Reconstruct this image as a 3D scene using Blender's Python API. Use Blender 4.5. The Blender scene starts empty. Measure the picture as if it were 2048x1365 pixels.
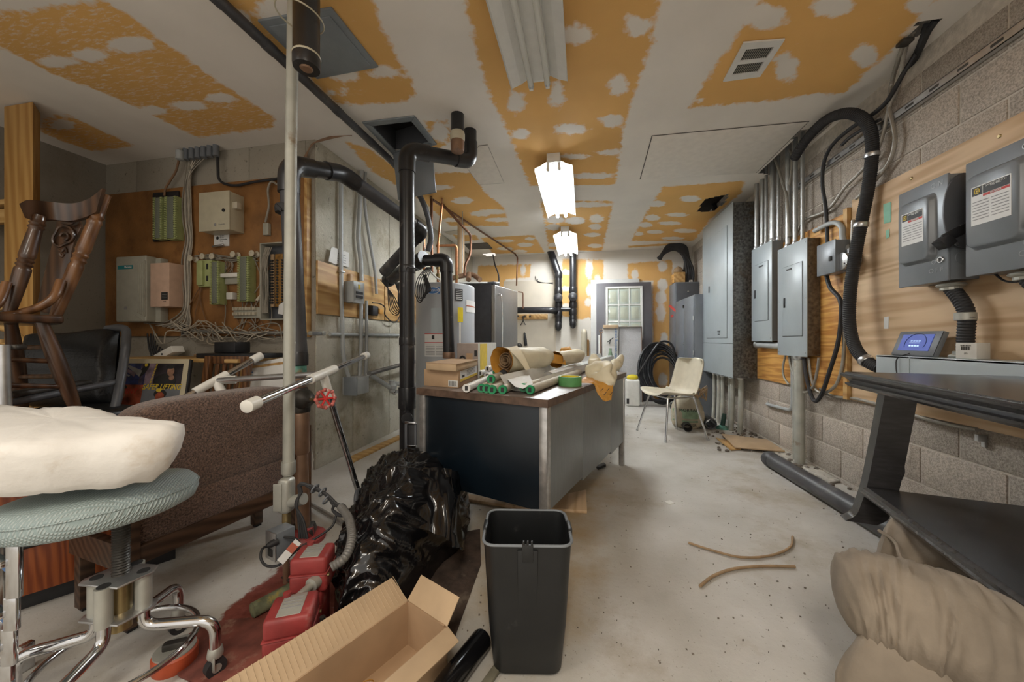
import bpy, bmesh, math, random
import numpy as np
from mathutils import Vector, Matrix, noise

R = math.radians
random.seed(7)
scn = bpy.context.scene
COL = scn.collection

# ------------------------------------------------------------------ camera, world, lights, exposure
EYE = Vector((0, 0, 1.0))
YAW = R(11.2)
FPX = 717.0
HZ = 680.0
CEIL = 2.54
cd = bpy.data.cameras.new('camera'); cam = bpy.data.objects.new('camera', cd); COL.objects.link(cam)
cam.location = EYE; cam.rotation_euler = (R(90), 0, YAW)
cd.sensor_width = 36; cd.lens = FPX / 2048 * 36; cd.shift_y = -2.5 / 2048; cd.clip_start = 0.02
scn.camera = cam
scn.view_settings.view_transform = 'Standard'; scn.view_settings.look = 'None'
scn.view_settings.exposure = 1.08; scn.view_settings.gamma = 1.0; scn.view_settings.use_curve_mapping = False
w = bpy.data.worlds.new('world'); scn.world = w; w.use_nodes = True
w.node_tree.nodes['Background'].inputs[0].default_value = (1.0, 0.93, 0.84, 1)
w.node_tree.nodes['Background'].inputs[1].default_value = 0.48

def area_light(name, loc, size, energy, color, rot=(0, 0, 0)):
    l = bpy.data.lights.new(name, 'AREA'); l.shape = 'RECTANGLE'; l.size, l.size_y = size
    l.energy = energy; l.color = color
    o = bpy.data.objects.new(name, l); COL.objects.link(o); o.location = loc; o.rotation_euler = rot
    return o
area_light('rear_ceiling_fill', (0.1, -0.9, 2.40), (0.35, 1.2), 22, (1.0, 0.92, 0.80))  # unseen fill light added behind the camera, roughly continuing the strip-light row
area_light('rear_side_fill', (-1.9, -0.7, 2.40), (0.35, 1.2), 10, (1.0, 0.95, 0.86))  # second unseen fill light added behind the camera, off to the left
TUBE_POWER = 47.0

# ------------------------------------------------------------------ photo geometry: a pixel becomes a point on a real plane
def ray(px, py):
    u = (px - 1024) / FPX; v = (HZ - py) / FPX
    c, s = math.cos(YAW), math.sin(YAW)
    return Vector((-s + u * c, c + u * s, v))
def FL(px, py, z=0.0):
    d = ray(px, py); return EYE + d * ((z - EYE.z) / d.z)
def WX(px, py, X):
    d = ray(px, py); return EYE + d * (X / d.x)
def WY(px, py, Y):
    d = ray(px, py); return EYE + d * (Y / d.y)
def AT(px, py, t):
    return EYE + ray(px, py) * t
def ATS(*a):
    return [AT(*p) for p in a]

# ------------------------------------------------------------------ materials
def nodes_of(m):
    m.use_nodes = True; nt = m.node_tree
    return nt, nt.nodes, nt.links, nt.nodes['Principled BSDF']
def mat(name, col, rough=0.5, metal=0.0, var=0.12, scale=18.0, bump=0.0, bscale=None, spec=0.5, coat=0.0, col2=None, stretch=None, wear=None):
    m = bpy.data.materials.new(name); nt, N, L, b = nodes_of(m)
    tc = N.new('ShaderNodeTexCoord'); src = tc.outputs['Object']
    if stretch:
        mp = N.new('ShaderNodeMapping'); mp.inputs['Scale'].default_value = stretch; L.new(src, mp.inputs[0]); src = mp.outputs[0]
    nz = N.new('ShaderNodeTexNoise'); nz.inputs['Scale'].default_value = scale; nz.inputs['Detail'].default_value = 5; L.new(src, nz.inputs['Vector'])
    rp = N.new('ShaderNodeValToRGB'); L.new(nz.outputs['Fac'], rp.inputs[0])
    c2 = col2 if col2 else tuple(min(1, c * (1 + var)) for c in col)
    c1 = col if col2 else tuple(c * (1 - var) for c in col)
    rp.color_ramp.elements[0].position = 0.32; rp.color_ramp.elements[1].position = 0.68
    rp.color_ramp.elements[0].color = (*c1, 1); rp.color_ramp.elements[1].color = (*c2, 1)
    out = rp.outputs[0]
    if wear:   # (colour, amount 0..1, scale): blotches of dirt or worn paint
        n2 = N.new('ShaderNodeTexNoise'); n2.inputs['Scale'].default_value = wear[2]; n2.inputs['Detail'].default_value = 8; n2.inputs['Roughness'].default_value = 0.65
        L.new(tc.outputs['Object'], n2.inputs['Vector'])
        r2 = N.new('ShaderNodeValToRGB'); r2.color_ramp.elements[0].position = 0.66 - 0.3 * wear[1]; r2.color_ramp.elements[1].position = 0.74 - 0.22 * wear[1]
        L.new(n2.outputs['Fac'], r2.inputs[0])
        mx = N.new('ShaderNodeMix'); mx.data_type = 'RGBA'; L.new(r2.outputs[0], mx.inputs[0]); L.new(out, mx.inputs[6]); mx.inputs[7].default_value = (*wear[0], 1)
        out = mx.outputs[2]
    L.new(out, b.inputs['Base Color'])
    b.inputs['Roughness'].default_value = rough; b.inputs['Metallic'].default_value = metal
    b.inputs['Specular IOR Level'].default_value = spec; b.inputs['Coat Weight'].default_value = coat
    if bump:
        bz = N.new('ShaderNodeTexNoise'); bz.inputs['Scale'].default_value = bscale or scale * 3; bz.inputs['Detail'].default_value = 6
        L.new(src, bz.inputs['Vector'])
        bp = N.new('ShaderNodeBump'); bp.inputs['Strength'].default_value = bump; bp.inputs['Distance'].default_value = 0.01
        L.new(bz.outputs['Fac'], bp.inputs['Height']); L.new(bp.outputs[0], b.inputs['Normal'])
    return m
def wood(name, c1, c2, axis=2, scale=9.0, rough=0.5, dist=3.0, coat=0.0, bump=0.15):
    """axis: the grain direction in object space"""
    m = bpy.data.materials.new(name); nt, N, L, b = nodes_of(m)
    tc = N.new('ShaderNodeTexCoord'); mp = N.new('ShaderNodeMapping')
    sc = [1, 1, 1]; sc[axis] = 0.09; mp.inputs['Scale'].default_value = sc; L.new(tc.outputs['Object'], mp.inputs[0])
    nz = N.new('ShaderNodeTexNoise'); nz.inputs['Scale'].default_value = scale; nz.inputs['Detail'].default_value = 7; nz.inputs['Distortion'].default_value = dist * 0.3
    L.new(mp.outputs[0], nz.inputs[0])
    wv = N.new('ShaderNodeTexWave'); wv.inputs['Scale'].default_value = scale * 1.6; wv.inputs['Distortion'].default_value = dist * 3; wv.inputs['Detail'].default_value = 3; wv.inputs['Detail Scale'].default_value = 1.4
    wv.bands_direction = 'DIAGONAL'; L.new(mp.outputs[0], wv.inputs[0])
    mx = N.new('ShaderNodeMix'); mx.inputs[0].default_value = 0.45; L.new(nz.outputs['Fac'], mx.inputs[2]); L.new(wv.outputs['Fac'], mx.inputs[3])
    rp = N.new('ShaderNodeValToRGB'); L.new(mx.outputs[0], rp.inputs[0])
    rp.color_ramp.elements[0].position = 0.25; rp.color_ramp.elements[1].position = 0.75
    rp.color_ramp.elements[0].color = (*c1, 1); rp.color_ramp.elements[1].color = (*c2, 1)
    L.new(rp.outputs[0], b.inputs['Base Color']); b.inputs['Roughness'].default_value = rough; b.inputs['Coat Weight'].default_value = coat
    bp = N.new('ShaderNodeBump'); bp.inputs['Strength'].default_value = bump; bp.inputs['Distance'].default_value = 0.003
    L.new(mx.outputs[0], bp.inputs['Height']); L.new(bp.outputs[0], b.inputs['Normal'])
    return m
def emit(name, col, strength):
    m = bpy.data.materials.new(name); nt, N, L, b = nodes_of(m)
    b.inputs['Base Color'].default_value = (*col, 1)
    b.inputs['Emission Color'].default_value = (*col, 1); b.inputs['Emission Strength'].default_value = strength
    return m
def concrete(name, c1, c2, stain, seam=None, scale=1.6, bump=0.35, rough=0.85, pits=True, seam_axis=0):
    m = bpy.data.materials.new(name); nt, N, L, b = nodes_of(m)
    tc = N.new('ShaderNodeTexCoord'); src = tc.outputs['Object']
    def nzn(s, d=8, ro=0.6, vec=src):
        n = N.new('ShaderNodeTexNoise'); n.inputs['Scale'].default_value = s; n.inputs['Detail'].default_value = d; n.inputs['Roughness'].default_value = ro
        L.new(vec, n.inputs['Vector']); return n.outputs['Fac']
    def ramp(f, a, bb, ca=(0, 0, 0, 1), cb=(1, 1, 1, 1)):
        r = N.new('ShaderNodeValToRGB'); r.color_ramp.elements[0].position = a; r.color_ramp.elements[1].position = bb
        r.color_ramp.elements[0].color = ca; r.color_ramp.elements[1].color = cb; L.new(f, r.inputs[0]); return r.outputs[0]
    base = ramp(nzn(scale), 0.3, 0.7, (*c1, 1), (*c2, 1))
    st = ramp(nzn(scale * 0.55, 10, 0.72), 0.52, 0.68)
    def mix(fac, a, bb):
        x = N.new('ShaderNodeMix'); x.data_type = 'RGBA'; L.new(fac, x.inputs[0]); L.new(a, x.inputs[6])
        if isinstance(bb, tuple): x.inputs[7].default_value = (*bb, 1)
        else: L.new(bb, x.inputs[7])
        return x.outputs[2]
    out = mix(st, base, stain)
    fine = nzn(70, 4, 0.7)
    sp = ramp(fine, 0.62, 0.72)
    out = mix(sp, out, tuple(c * 0.55 for c in stain))
    h = nzn(34, 6, 0.7)
    if pits:
        pt = ramp(nzn(22, 10, 0.75), 0.60, 0.66)
        out = mix(pt, out, tuple(c * 0.5 for c in c1))
    L.new(out, b.inputs['Base Color']); b.inputs['Roughness'].default_value = rough
    bp = N.new('ShaderNodeBump'); bp.inputs['Strength'].default_value = bump; bp.inputs['Distance'].default_value = 0.012
    L.new(h, bp.inputs['Height']); L.new(bp.outputs[0], b.inputs['Normal'])
    return m
def drywall(name, paper, mud, edge_noise=0.05):
    """float attribute 'mud' holds a signed distance in metres (positive = joint compound)"""
    m = bpy.data.materials.new(name); nt, N, L, b = nodes_of(m)
    at = N.new('ShaderNodeAttribute'); at.attribute_name = 'mud'
    tc = N.new('ShaderNodeTexCoord')
    nz = N.new('ShaderNodeTexNoise'); nz.inputs['Scale'].default_value = 17; nz.inputs['Detail'].default_value = 8; nz.inputs['Roughness'].default_value = 0.62; L.new(tc.outputs['Object'], nz.inputs[0])
    a = N.new('ShaderNodeMath'); a.operation = 'SUBTRACT'; L.new(nz.outputs['Fac'], a.inputs[0]); a.inputs[1].default_value = 0.48
    a2 = N.new('ShaderNodeMath'); a2.operation = 'MULTIPLY_ADD'; L.new(a.outputs[0], a2.inputs[0]); a2.inputs[1].default_value = edge_noise * 2.2; L.new(at.outputs['Fac'], a2.inputs[2])
    rp = N.new('ShaderNodeMapRange'); rp.inputs[1].default_value = -0.012; rp.inputs[2].default_value = 0.012; L.new(a2.outputs[0], rp.inputs[0])
    # paper: brown board paper with scuffs; where dry it is greyer
    pz = N.new('ShaderNodeTexNoise'); pz.inputs['Scale'].default_value = 1.3; pz.inputs['Detail'].default_value = 6; L.new(tc.outputs['Object'], pz.inputs[0])
    pr = N.new('ShaderNodeValToRGB'); L.new(pz.outputs['Fac'], pr.inputs[0]); pr.color_ramp.elements[0].position = 0.3; pr.color_ramp.elements[1].position = 0.7
    pr.color_ramp.elements[0].color = (*[c * 0.9 for c in paper], 1); pr.color_ramp.elements[1].color = (*[min(1, c * 1.1) for c in paper], 1)
    mp = N.new('ShaderNodeMapping'); mp.inputs['Rotation'].default_value = (0, 0, 0.6); mp.inputs['Scale'].default_value = (6, 26, 6); L.new(tc.outputs['Object'], mp.inputs[0])
    sz = N.new('ShaderNodeTexNoise'); sz.inputs['Scale'].default_value = 3.0; sz.inputs['Detail'].default_value = 6; sz.inputs['Roughness'].default_value = 0.7; L.new(mp.outputs[0], sz.inputs[0])
    ma = N.new('ShaderNodeAttribute'); ma.attribute_name = 'scuff'
    sm = N.new('ShaderNodeMath'); sm.operation = 'MULTIPLY_ADD'; L.new(ma.outputs['Fac'], sm.inputs[0]); sm.inputs[1].default_value = 0.12; L.new(sz.outputs['Fac'], sm.inputs[2])
    sr = N.new('ShaderNodeMapRange'); sr.inputs[1].default_value = 0.66; sr.inputs[2].default_value = 0.78; sr.inputs[4].default_value = 0.6; L.new(sm.outputs[0], sr.inputs[0])
    mz = N.new('ShaderNodeTexNoise'); mz.inputs['Scale'].default_value = 2.2; mz.inputs['Detail'].default_value = 7; L.new(tc.outputs['Object'], mz.inputs[0])
    mr = N.new('ShaderNodeValToRGB'); L.new(mz.outputs['Fac'], mr.inputs[0]); mr.color_ramp.elements[0].position = 0.3; mr.color_ramp.elements[1].position = 0.7
    mr.color_ramp.elements[0].color = (*[c * 0.93 for c in mud], 1); mr.color_ramp.elements[1].color = (*[min(1, c * 1.05) for c in mud], 1)
    x1 = N.new('ShaderNodeMix'); x1.data_type = 'RGBA'; L.new(sr.outputs[0], x1.inputs[0]); L.new(pr.outputs[0], x1.inputs[6]); L.new(mr.outputs[0], x1.inputs[7])
    x2 = N.new('ShaderNodeMix'); x2.data_type = 'RGBA'; L.new(rp.outputs[0], x2.inputs[0]); L.new(x1.outputs[2], x2.inputs[6]); L.new(mr.outputs[0], x2.inputs[7])
    L.new(x2.outputs[2], b.inputs['Base Color']); b.inputs['Roughness'].default_value = 0.75; b.inputs['Specular IOR Level'].default_value = 0.25
    bp = N.new('ShaderNodeBump'); bp.inputs['Strength'].default_value = 0.25; bp.inputs['Distance'].default_value = 0.004
    L.new(rp.outputs[0], bp.inputs['Height']); L.new(bp.outputs[0], b.inputs['Normal'])
    return m
def weave(name, c1, c2, scale=220, rough=0.95, bump=0.6, diag=0.7, sheen=0.3):
    m = bpy.data.materials.new(name); nt, N, L, b = nodes_of(m)
    tc = N.new('ShaderNodeTexCoord')
    mp = N.new('ShaderNodeMapping'); mp.inputs['Rotation'].default_value = (diag, diag, diag); L.new(tc.outputs['Object'], mp.inputs[0])
    v = N.new('ShaderNodeTexVoronoi'); v.inputs['Scale'].default_value = scale; L.new(mp.outputs[0], v.inputs['Vector'])
    nz = N.new('ShaderNodeTexNoise'); nz.inputs['Scale'].default_value = scale * 0.5; nz.inputs['Detail'].default_value = 4; L.new(mp.outputs[0], nz.inputs[0])
    rp = N.new('ShaderNodeValToRGB'); rp.color_ramp.elements[0].position = 0.3; rp.color_ramp.elements[1].position = 0.75
    rp.color_ramp.elements[0].color = (*c1, 1); rp.color_ramp.elements[1].color = (*c2, 1); L.new(nz.outputs['Fac'], rp.inputs[0])
    L.new(rp.outputs[0], b.inputs['Base Color']); b.inputs['Roughness'].default_value = rough; b.inputs['Sheen Weight'].default_value = sheen
    bp = N.new('ShaderNodeBump'); bp.invert = True; bp.inputs['Strength'].default_value = bump; bp.inputs['Distance'].default_value = 0.004
    L.new(v.outputs['Distance'], bp.inputs['Height']); L.new(bp.outputs[0], b.inputs['Normal'])
    return m
def quilt(name, c1, c2, scale=55, rough=0.6):
    """small diamond relief pressed into vinyl"""
    m = bpy.data.materials.new(name); nt, N, L, b = nodes_of(m)
    tc = N.new('ShaderNodeTexCoord'); outs = []
    for a in (0.785, -0.785):
        mp = N.new('ShaderNodeMapping'); mp.inputs['Rotation'].default_value = (0.5, 0.0, a); L.new(tc.outputs['Object'], mp.inputs[0])
        wv = N.new('ShaderNodeTexWave'); wv.inputs['Scale'].default_value = scale * 0.32; L.new(mp.outputs[0], wv.inputs[0]); outs.append(wv.outputs['Fac'])
    mn = N.new('ShaderNodeMath'); mn.operation = 'MINIMUM'; L.new(outs[0], mn.inputs[0]); L.new(outs[1], mn.inputs[1])
    rp = N.new('ShaderNodeValToRGB'); rp.color_ramp.elements[0].color = (*c1, 1); rp.color_ramp.elements[1].color = (*c2, 1); rp.color_ramp.elements[1].position = 0.5; L.new(mn.outputs[0], rp.inputs[0])
    L.new(rp.outputs[0], b.inputs['Base Color']); b.inputs['Roughness'].default_value = rough
    bp = N.new('ShaderNodeBump'); bp.inputs['Strength'].default_value = 0.7; bp.inputs['Distance'].default_value = 0.004
    L.new(mn.outputs[0], bp.inputs['Height']); L.new(bp.outputs[0], b.inputs['Normal'])
    return m
def block_mat(name):
    m = bpy.data.materials.new(name); nt, N, L, b = nodes_of(m)
    tc = N.new('ShaderNodeTexCoord'); oi = N.new('ShaderNodeObjectInfo'); ge = N.new('ShaderNodeNewGeometry')
    def nzn(s, d=6, ro=0.6):
        n = N.new('ShaderNodeTexNoise'); n.inputs['Scale'].default_value = s; n.inputs['Detail'].default_value = d; n.inputs['Roughness'].default_value = ro; L.new(ge.outputs['Position'], n.inputs[0]); return n.outputs['Fac']
    rp = N.new('ShaderNodeValToRGB'); L.new(nzn(130, 3), rp.inputs[0]); rp.color_ramp.elements[0].position = 0.36; rp.color_ramp.elements[1].position = 0.62
    rp.color_ramp.elements[0].color = (0.30, 0.26, 0.215, 1); rp.color_ramp.elements[1].color = (0.53, 0.465, 0.395, 1)
    hs = N.new('ShaderNodeHueSaturation'); L.new(rp.outputs[0], hs.inputs['Color'])
    mr = N.new('ShaderNodeMapRange'); mr.inputs[3].default_value = 0.82; mr.inputs[4].default_value = 1.16; L.new(oi.outputs['Random'], mr.inputs[0]); L.new(mr.outputs[0], hs.inputs['Value'])
    st = N.new('ShaderNodeMapRange'); st.inputs[1].default_value = 0.55; st.inputs[2].default_value = 0.72; st.inputs[4].default_value = 0.35; L.new(nzn(2.4, 8, 0.7), st.inputs[0])
    mx = N.new('ShaderNodeMix'); mx.data_type = 'RGBA'; L.new(st.outputs[0], mx.inputs[0]); L.new(hs.outputs[0], mx.inputs[6]); mx.inputs[7].default_value = (0.17, 0.13, 0.10, 1)
    L.new(mx.outputs[2], b.inputs['Base Color']); b.inputs['Roughness'].default_value = 0.92
    bp = N.new('ShaderNodeBump'); bp.inputs['Strength'].default_value = 0.8; bp.inputs['Distance'].default_value = 0.006
    L.new(nzn(150, 4, 0.7), bp.inputs['Height']); L.new(bp.outputs[0], b.inputs['Normal'])
    return m

M = {}
M['abs'] = mat('black_plastic_pipe', (0.018, 0.018, 0.02), 0.32, var=0.3, scale=6, wear=((0.09, 0.08, 0.075), 0.12, 9))
M['abs_dusty'] = mat('dusty_black_pipe', (0.055, 0.055, 0.06), 0.42, var=0.3, scale=7, wear=((0.12, 0.115, 0.11), 0.25, 6))
M['black'] = mat('matt_black', (0.015, 0.015, 0.017), 0.5, var=0.25)
M['rubber'] = mat('black_rubber', (0.022, 0.022, 0.024), 0.62, var=0.2, bump=0.1)
M['emt'] = mat('galvanised_tube', (0.42, 0.43, 0.42), 0.38, 0.75, var=0.15, scale=10, wear=((0.33, 0.32, 0.29), 0.2, 7))
M['emt_paint'] = mat('grey_painted_conduit', (0.40, 0.42, 0.42), 0.5, 0.15, var=0.1, scale=8, wear=((0.24, 0.22, 0.19), 0.15, 10))
M['emt_dust'] = mat('dusty_pale_conduit', (0.42, 0.42, 0.37), 0.55, 0.25, var=0.14, scale=9, wear=((0.25, 0.2, 0.14), 0.2, 6))
M['zinc'] = mat('spangled_zinc', (0.12, 0.12, 0.115), 0.45, 0.55, var=0.55, scale=55, bump=0.05, wear=((0.09, 0.07, 0.045), 0.25, 4))
M['steel'] = mat('bright_steel', (0.55, 0.56, 0.57), 0.3, 0.9, var=0.12)
M['chrome'] = mat('chrome', (0.66, 0.67, 0.69), 0.14, 1.0, var=0.05)
M['chrome_worn'] = mat('worn_chrome', (0.50, 0.49, 0.48), 0.3, 0.8, var=0.18, scale=30)
M['brushed'] = mat('brushed_steel', (0.29, 0.285, 0.28), 0.36, 0.85, var=0.12, scale=20, stretch=(30, 30, 1))
M['deskgrey'] = mat('desk_grey_steel', (0.23, 0.245, 0.25), 0.4, 0.55, var=0.1, scale=12, stretch=(30, 30, 1))
M['deskblue'] = mat('dark_blue_enamel', (0.004, 0.009, 0.015), 0.36, var=0.25, scale=4, wear=((0.014, 0.018, 0.022), 0.1, 7))
M['panelgrey'] = mat('pale_grey_enamel', (0.37, 0.42, 0.44), 0.33, 0.05, var=0.05, scale=4)
M['boxgrey'] = mat('mid_grey_enamel', (0.19, 0.21, 0.23), 0.32, 0.1, var=0.08, scale=5)
M['lockgrey'] = mat('cabinet_grey_enamel', (0.155, 0.17, 0.19), 0.36, 0.1, var=0.1, scale=5)
M['lockdark'] = mat('cabinet_dark_grey', (0.085, 0.09, 0.10), 0.45, 0.1, var=0.1, scale=5)
M['hatchgrey'] = mat('hatch_grey_paint', (0.20, 0.225, 0.245), 0.45, var=0.05)
M['white'] = mat('white_enamel', (0.72, 0.72, 0.69), 0.35, var=0.04)
M['whiteplastic'] = mat('white_plastic', (0.74, 0.73, 0.68), 0.4, var=0.06)
M['cream'] = mat('cream_plastic', (0.54, 0.49, 0.38), 0.42, var=0.06)
M['creamenamel'] = mat('cream_enamel', (0.50, 0.46, 0.34), 0.42, var=0.06)
M['pink'] = mat('pinkish_enamel', (0.56, 0.38, 0.28), 0.5, var=0.08)
M['telgrey'] = mat('pale_olive_grey_plastic', (0.36, 0.35, 0.29), 0.5, var=0.06)
M['red'] = mat('red_enamel', (0.27, 0.035, 0.033), 0.5, var=0.25, scale=14, wear=((0.36, 0.19, 0.17), 0.42, 6))
M['redbright'] = mat('bright_red', (0.55, 0.03, 0.03), 0.4, var=0.1)
M['green'] = mat('green_cap_plastic', (0.01, 0.25, 0.09), 0.35, var=0.12)
M['greentape'] = mat('green_masking_tape', (0.10, 0.30, 0.10), 0.6, var=0.1, scale=30)
M['mint'] = mat('mint_tape', (0.25, 0.52, 0.37), 0.6, var=0.1)
M['yellow'] = mat('yellow_plastic', (0.75, 0.60, 0.03), 0.5, var=0.1)
M['kraft'] = mat('golden_kraft_paper', (0.55, 0.27, 0.045), 0.6, var=0.12, scale=8)
M['kraftcore'] = mat('brown_paper', (0.34, 0.23, 0.13), 0.75, var=0.15)
M['paper'] = mat('white_paper', (0.72, 0.72, 0.69), 0.65, var=0.05)
M['paperroll'] = mat('rolled_plan_paper', (0.52, 0.47, 0.38), 0.65, var=0.1)
M['creampaper'] = mat('cream_paper_wrap', (0.66, 0.60, 0.44), 0.55, var=0.08, scale=10, bump=0.2, bscale=30)
M['film'] = mat('clear_glossy_film', (0.66, 0.68, 0.68), 0.22, var=0.06, coat=0.3)
M['card'] = mat('cardboard', (0.42, 0.28, 0.165), 0.75, var=0.08, scale=9)
M['cardpale'] = mat('pale_cardboard', (0.49, 0.355, 0.22), 0.75, var=0.08, scale=9)
M['cardgrey'] = mat('printed_grey_box', (0.30, 0.25, 0.225), 0.6, var=0.08)
M['cardwhite'] = mat('printed_white_box', (0.60, 0.59, 0.55), 0.6, var=0.06)
M['labelwhite'] = mat('label_white', (0.68, 0.68, 0.66), 0.5, var=0.04)
M['ink'] = mat('black_ink', (0.02, 0.02, 0.02), 0.6, var=0.1)
M['inkgrey'] = mat('grey_ink', (0.25, 0.25, 0.25), 0.6, var=0.1)
M['inkred'] = mat('red_ink', (0.50, 0.04, 0.03), 0.6, var=0.1)
M['inkblue'] = mat('blue_ink', (0.05, 0.17, 0.42), 0.5, var=0.1)
M['inkyellow'] = mat('yellow_ink', (0.66, 0.48, 0.04), 0.6, var=0.1)
M['teal'] = mat('teal_label', (0.02, 0.20, 0.22), 0.5, var=0.05)
M['copper'] = mat('copper_tube', (0.42, 0.19, 0.085), 0.34, 0.85, var=0.25, scale=14, wear=((0.16, 0.075, 0.04), 0.3, 9))
M['copper_dark'] = mat('aged_copper', (0.16, 0.075, 0.04), 0.45, 0.6, var=0.3, scale=12)
M['bronze'] = mat('brown_painted_pipe', (0.25, 0.15, 0.095), 0.42, 0.35, var=0.2, scale=8, wear=((0.13, 0.085, 0.055), 0.3, 7))
M['verdigris'] = mat('verdigris_brass', (0.12, 0.30, 0.24), 0.6, 0.3, var=0.4, scale=30, wear=((0.25, 0.17, 0.09), 0.35, 14))
M['brass'] = mat('dull_brass', (0.33, 0.25, 0.12), 0.4, 0.8, var=0.2)
M['iron'] = mat('dark_iron', (0.07, 0.065, 0.058), 0.5, 0.6, var=0.35, scale=20)
M['castal'] = mat('cast_aluminium', (0.40, 0.40, 0.36), 0.45, 0.4, var=0.12, scale=12)
M['ply'] = wood('pale_plywood', (0.47, 0.305, 0.165), (0.66, 0.475, 0.295), axis=1, scale=3.0, dist=5.0, rough=0.6, bump=0.05)
M['plyorange'] = wood('orange_fir_plywood', (0.40, 0.17, 0.03), (0.66, 0.36, 0.10), axis=1, scale=5.5, dist=5.0, rough=0.5, bump=0.08)
M['plybrown'] = mat('aged_brown_board', (0.25, 0.115, 0.034), 0.55, var=0.3, scale=5, bump=0.2, bscale=60, wear=((0.15, 0.06, 0.016), 0.3, 3.0))
M['plystrip'] = wood('honey_plywood', (0.40, 0.22, 0.07), (0.58, 0.37, 0.15), axis=1, scale=4, dist=3, rough=0.5)
M['stud'] = wood('yellow_lumber', (0.36, 0.18, 0.045), (0.50, 0.29, 0.09), axis=2, scale=5, dist=1.5, rough=0.55)
M['studx'] = wood('yellow_lumber_flat', (0.42, 0.24, 0.075), (0.57, 0.37, 0.15), axis=0, scale=5, dist=1.5, rough=0.55)
M['darkwood'] = wood('dark_turned_wood', (0.032, 0.015, 0.0075), (0.09, 0.042, 0.019), axis=2, scale=7, dist=.6, rough=0.36, coat=0.25)
M['warmwood'] = wood('worn_brown_wood', (0.10, 0.042, 0.015), (0.20, 0.09, 0.033), axis=2, scale=6, dist=.6, rough=0.36, coat=0.2)
M['walnut'] = wood('dark_stained_wood', (0.035, 0.017, 0.008), (0.09, 0.047, 0.025), axis=1, scale=10, dist=1.0, rough=0.5)
M['slatwood'] = wood('brown_slat_wood', (0.07, 0.03, 0.012), (0.17, 0.075, 0.028), axis=2, scale=12, dist=1.0, rough=0.4)
M['redwood'] = wood('orange_red_veneer', (0.17, 0.032, 0.006), (0.34, 0.085, 0.018), axis=2, scale=12, dist=2.5, rough=0.4)
M['laminate'] = wood('walnut_laminate', (0.16, 0.125, 0.11), (0.26, 0.215, 0.19), axis=0, scale=9, dist=1.5, rough=0.4)
M['laminate_edge'] = mat('walnut_laminate_edge', (0.10, 0.062, 0.043), 0.45, var=0.35, scale=26)
M['emboss'] = mat('embossed_grey', (0.26, 0.28, 0.30), 0.35)
M['blackwood'] = mat('black_lacquered_wood', (0.03, 0.029, 0.031), 0.26, var=0.3, scale=6, stretch=(1, 10, 10), wear=((0.06, 0.058, 0.056), 0.15, 9))
M['leather'] = mat('black_leather', (0.007, 0.0075, 0.0085), 0.42, var=0.3, scale=8, bump=0.2, bscale=90)
M['bag'] = mat('black_polythene', (0.006, 0.006, 0.007), 0.16, var=0.2, scale=8, spec=0.8)
M['tweed'] = weave('brown_tweed', (0.022, 0.010, 0.007), (0.23, 0.14, 0.10), 330)
M['suede'] = mat('taupe_suede', (0.27, 0.225, 0.175), 0.9, var=0.18, scale=9, bump=0.12, bscale=120)
M['vinyl'] = quilt('blue_green_vinyl', (0.27, 0.345, 0.345), (0.42, 0.49, 0.485), 150)
M['fleece'] = mat('off_white_padding', (0.76, 0.74, 0.70), 0.9, var=0.08, scale=5, bump=0.35, bscale=26, wear=((0.62, 0.55, 0.46), 0.15, 3))
M['binplastic'] = mat('charcoal_plastic', (0.009, 0.010, 0.011), 0.42, var=0.2, scale=9, wear=((0.028, 0.028, 0.028), 0.1, 12))
M['blockplastic'] = mat('olive_terminal_plastic', (0.36, 0.40, 0.17), 0.5, var=0.1)
M['blockgrey'] = mat('grey_terminal_strip', (0.17, 0.185, 0.145), 0.5, var=0.3, scale=200)
M['wire'] = mat('grey_wire', (0.27, 0.245, 0.20), 0.55, var=0.15)
M['wirepale'] = mat('pale_wire', (0.44, 0.39, 0.31), 0.55, var=0.15)
M['wirebrown'] = mat('brown_wire', (0.20, 0.11, 0.055), 0.55, var=0.15)
M['amber'] = mat('amber_circuit_board', (0.24, 0.12, 0.025), 0.5, var=0.35, scale=60)
M['flexgrey'] = mat('grey_flexible_conduit', (0.16, 0.155, 0.145), 0.5, 0.2, var=0.15)
M['bx'] = mat('armoured_cable', (0.34, 0.32, 0.28), 0.45, 0.5, var=0.15)
M['glass'] = mat('pane_glass', (0.50, 0.56, 0.50), 0.12, var=0.03)
M['doorwhite'] = mat('white_door_paint', (0.66, 0.66, 0.63), 0.45, var=0.04)
M['doorgrey'] = mat('slate_door_paint', (0.105, 0.10, 0.11), 0.5, var=0.08, scale=5)
M['doorgreen'] = mat('pale_green_door_panel', (0.47, 0.50, 0.40), 0.5, var=0.05)
M['tileboard'] = mat('flecked_ceiling_tile', (0.60, 0.60, 0.61), 0.9, var=0.12, scale=90, bump=0.3)
M['bagpaper'] = mat('mortar_bag_paper', (0.40, 0.35, 0.26), 0.7, var=0.12, scale=10)
M['baggreen'] = mat('mortar_bag_green_print', (0.20, 0.29, 0.19), 0.7, var=0.25, scale=14)
M['dirt'] = mat('rubble', (0.17, 0.145, 0.12), 0.95, var=0.4, scale=30)
M['plasterbit'] = mat('plaster_scraps', (0.52, 0.49, 0.43), 0.9, var=0.2)
M['carpet'] = mat('stained_brown_board', (0.06, 0.04, 0.03), 0.85, var=0.4, scale=18, bump=0.3, wear=((0.13, 0.10, 0.075), 0.3, 7))
M['poster_mount'] = mat('cream_mount', (0.52, 0.46, 0.32), 0.6, var=0.04)
M['orangeband'] = mat('orange_red_band', (0.40, 0.07, 0.025), 0.5, var=0.25)
M['wallpaint'] = mat('cream_wall_board', (0.58, 0.52, 0.42), 0.7, var=0.08, scale=3)
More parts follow.
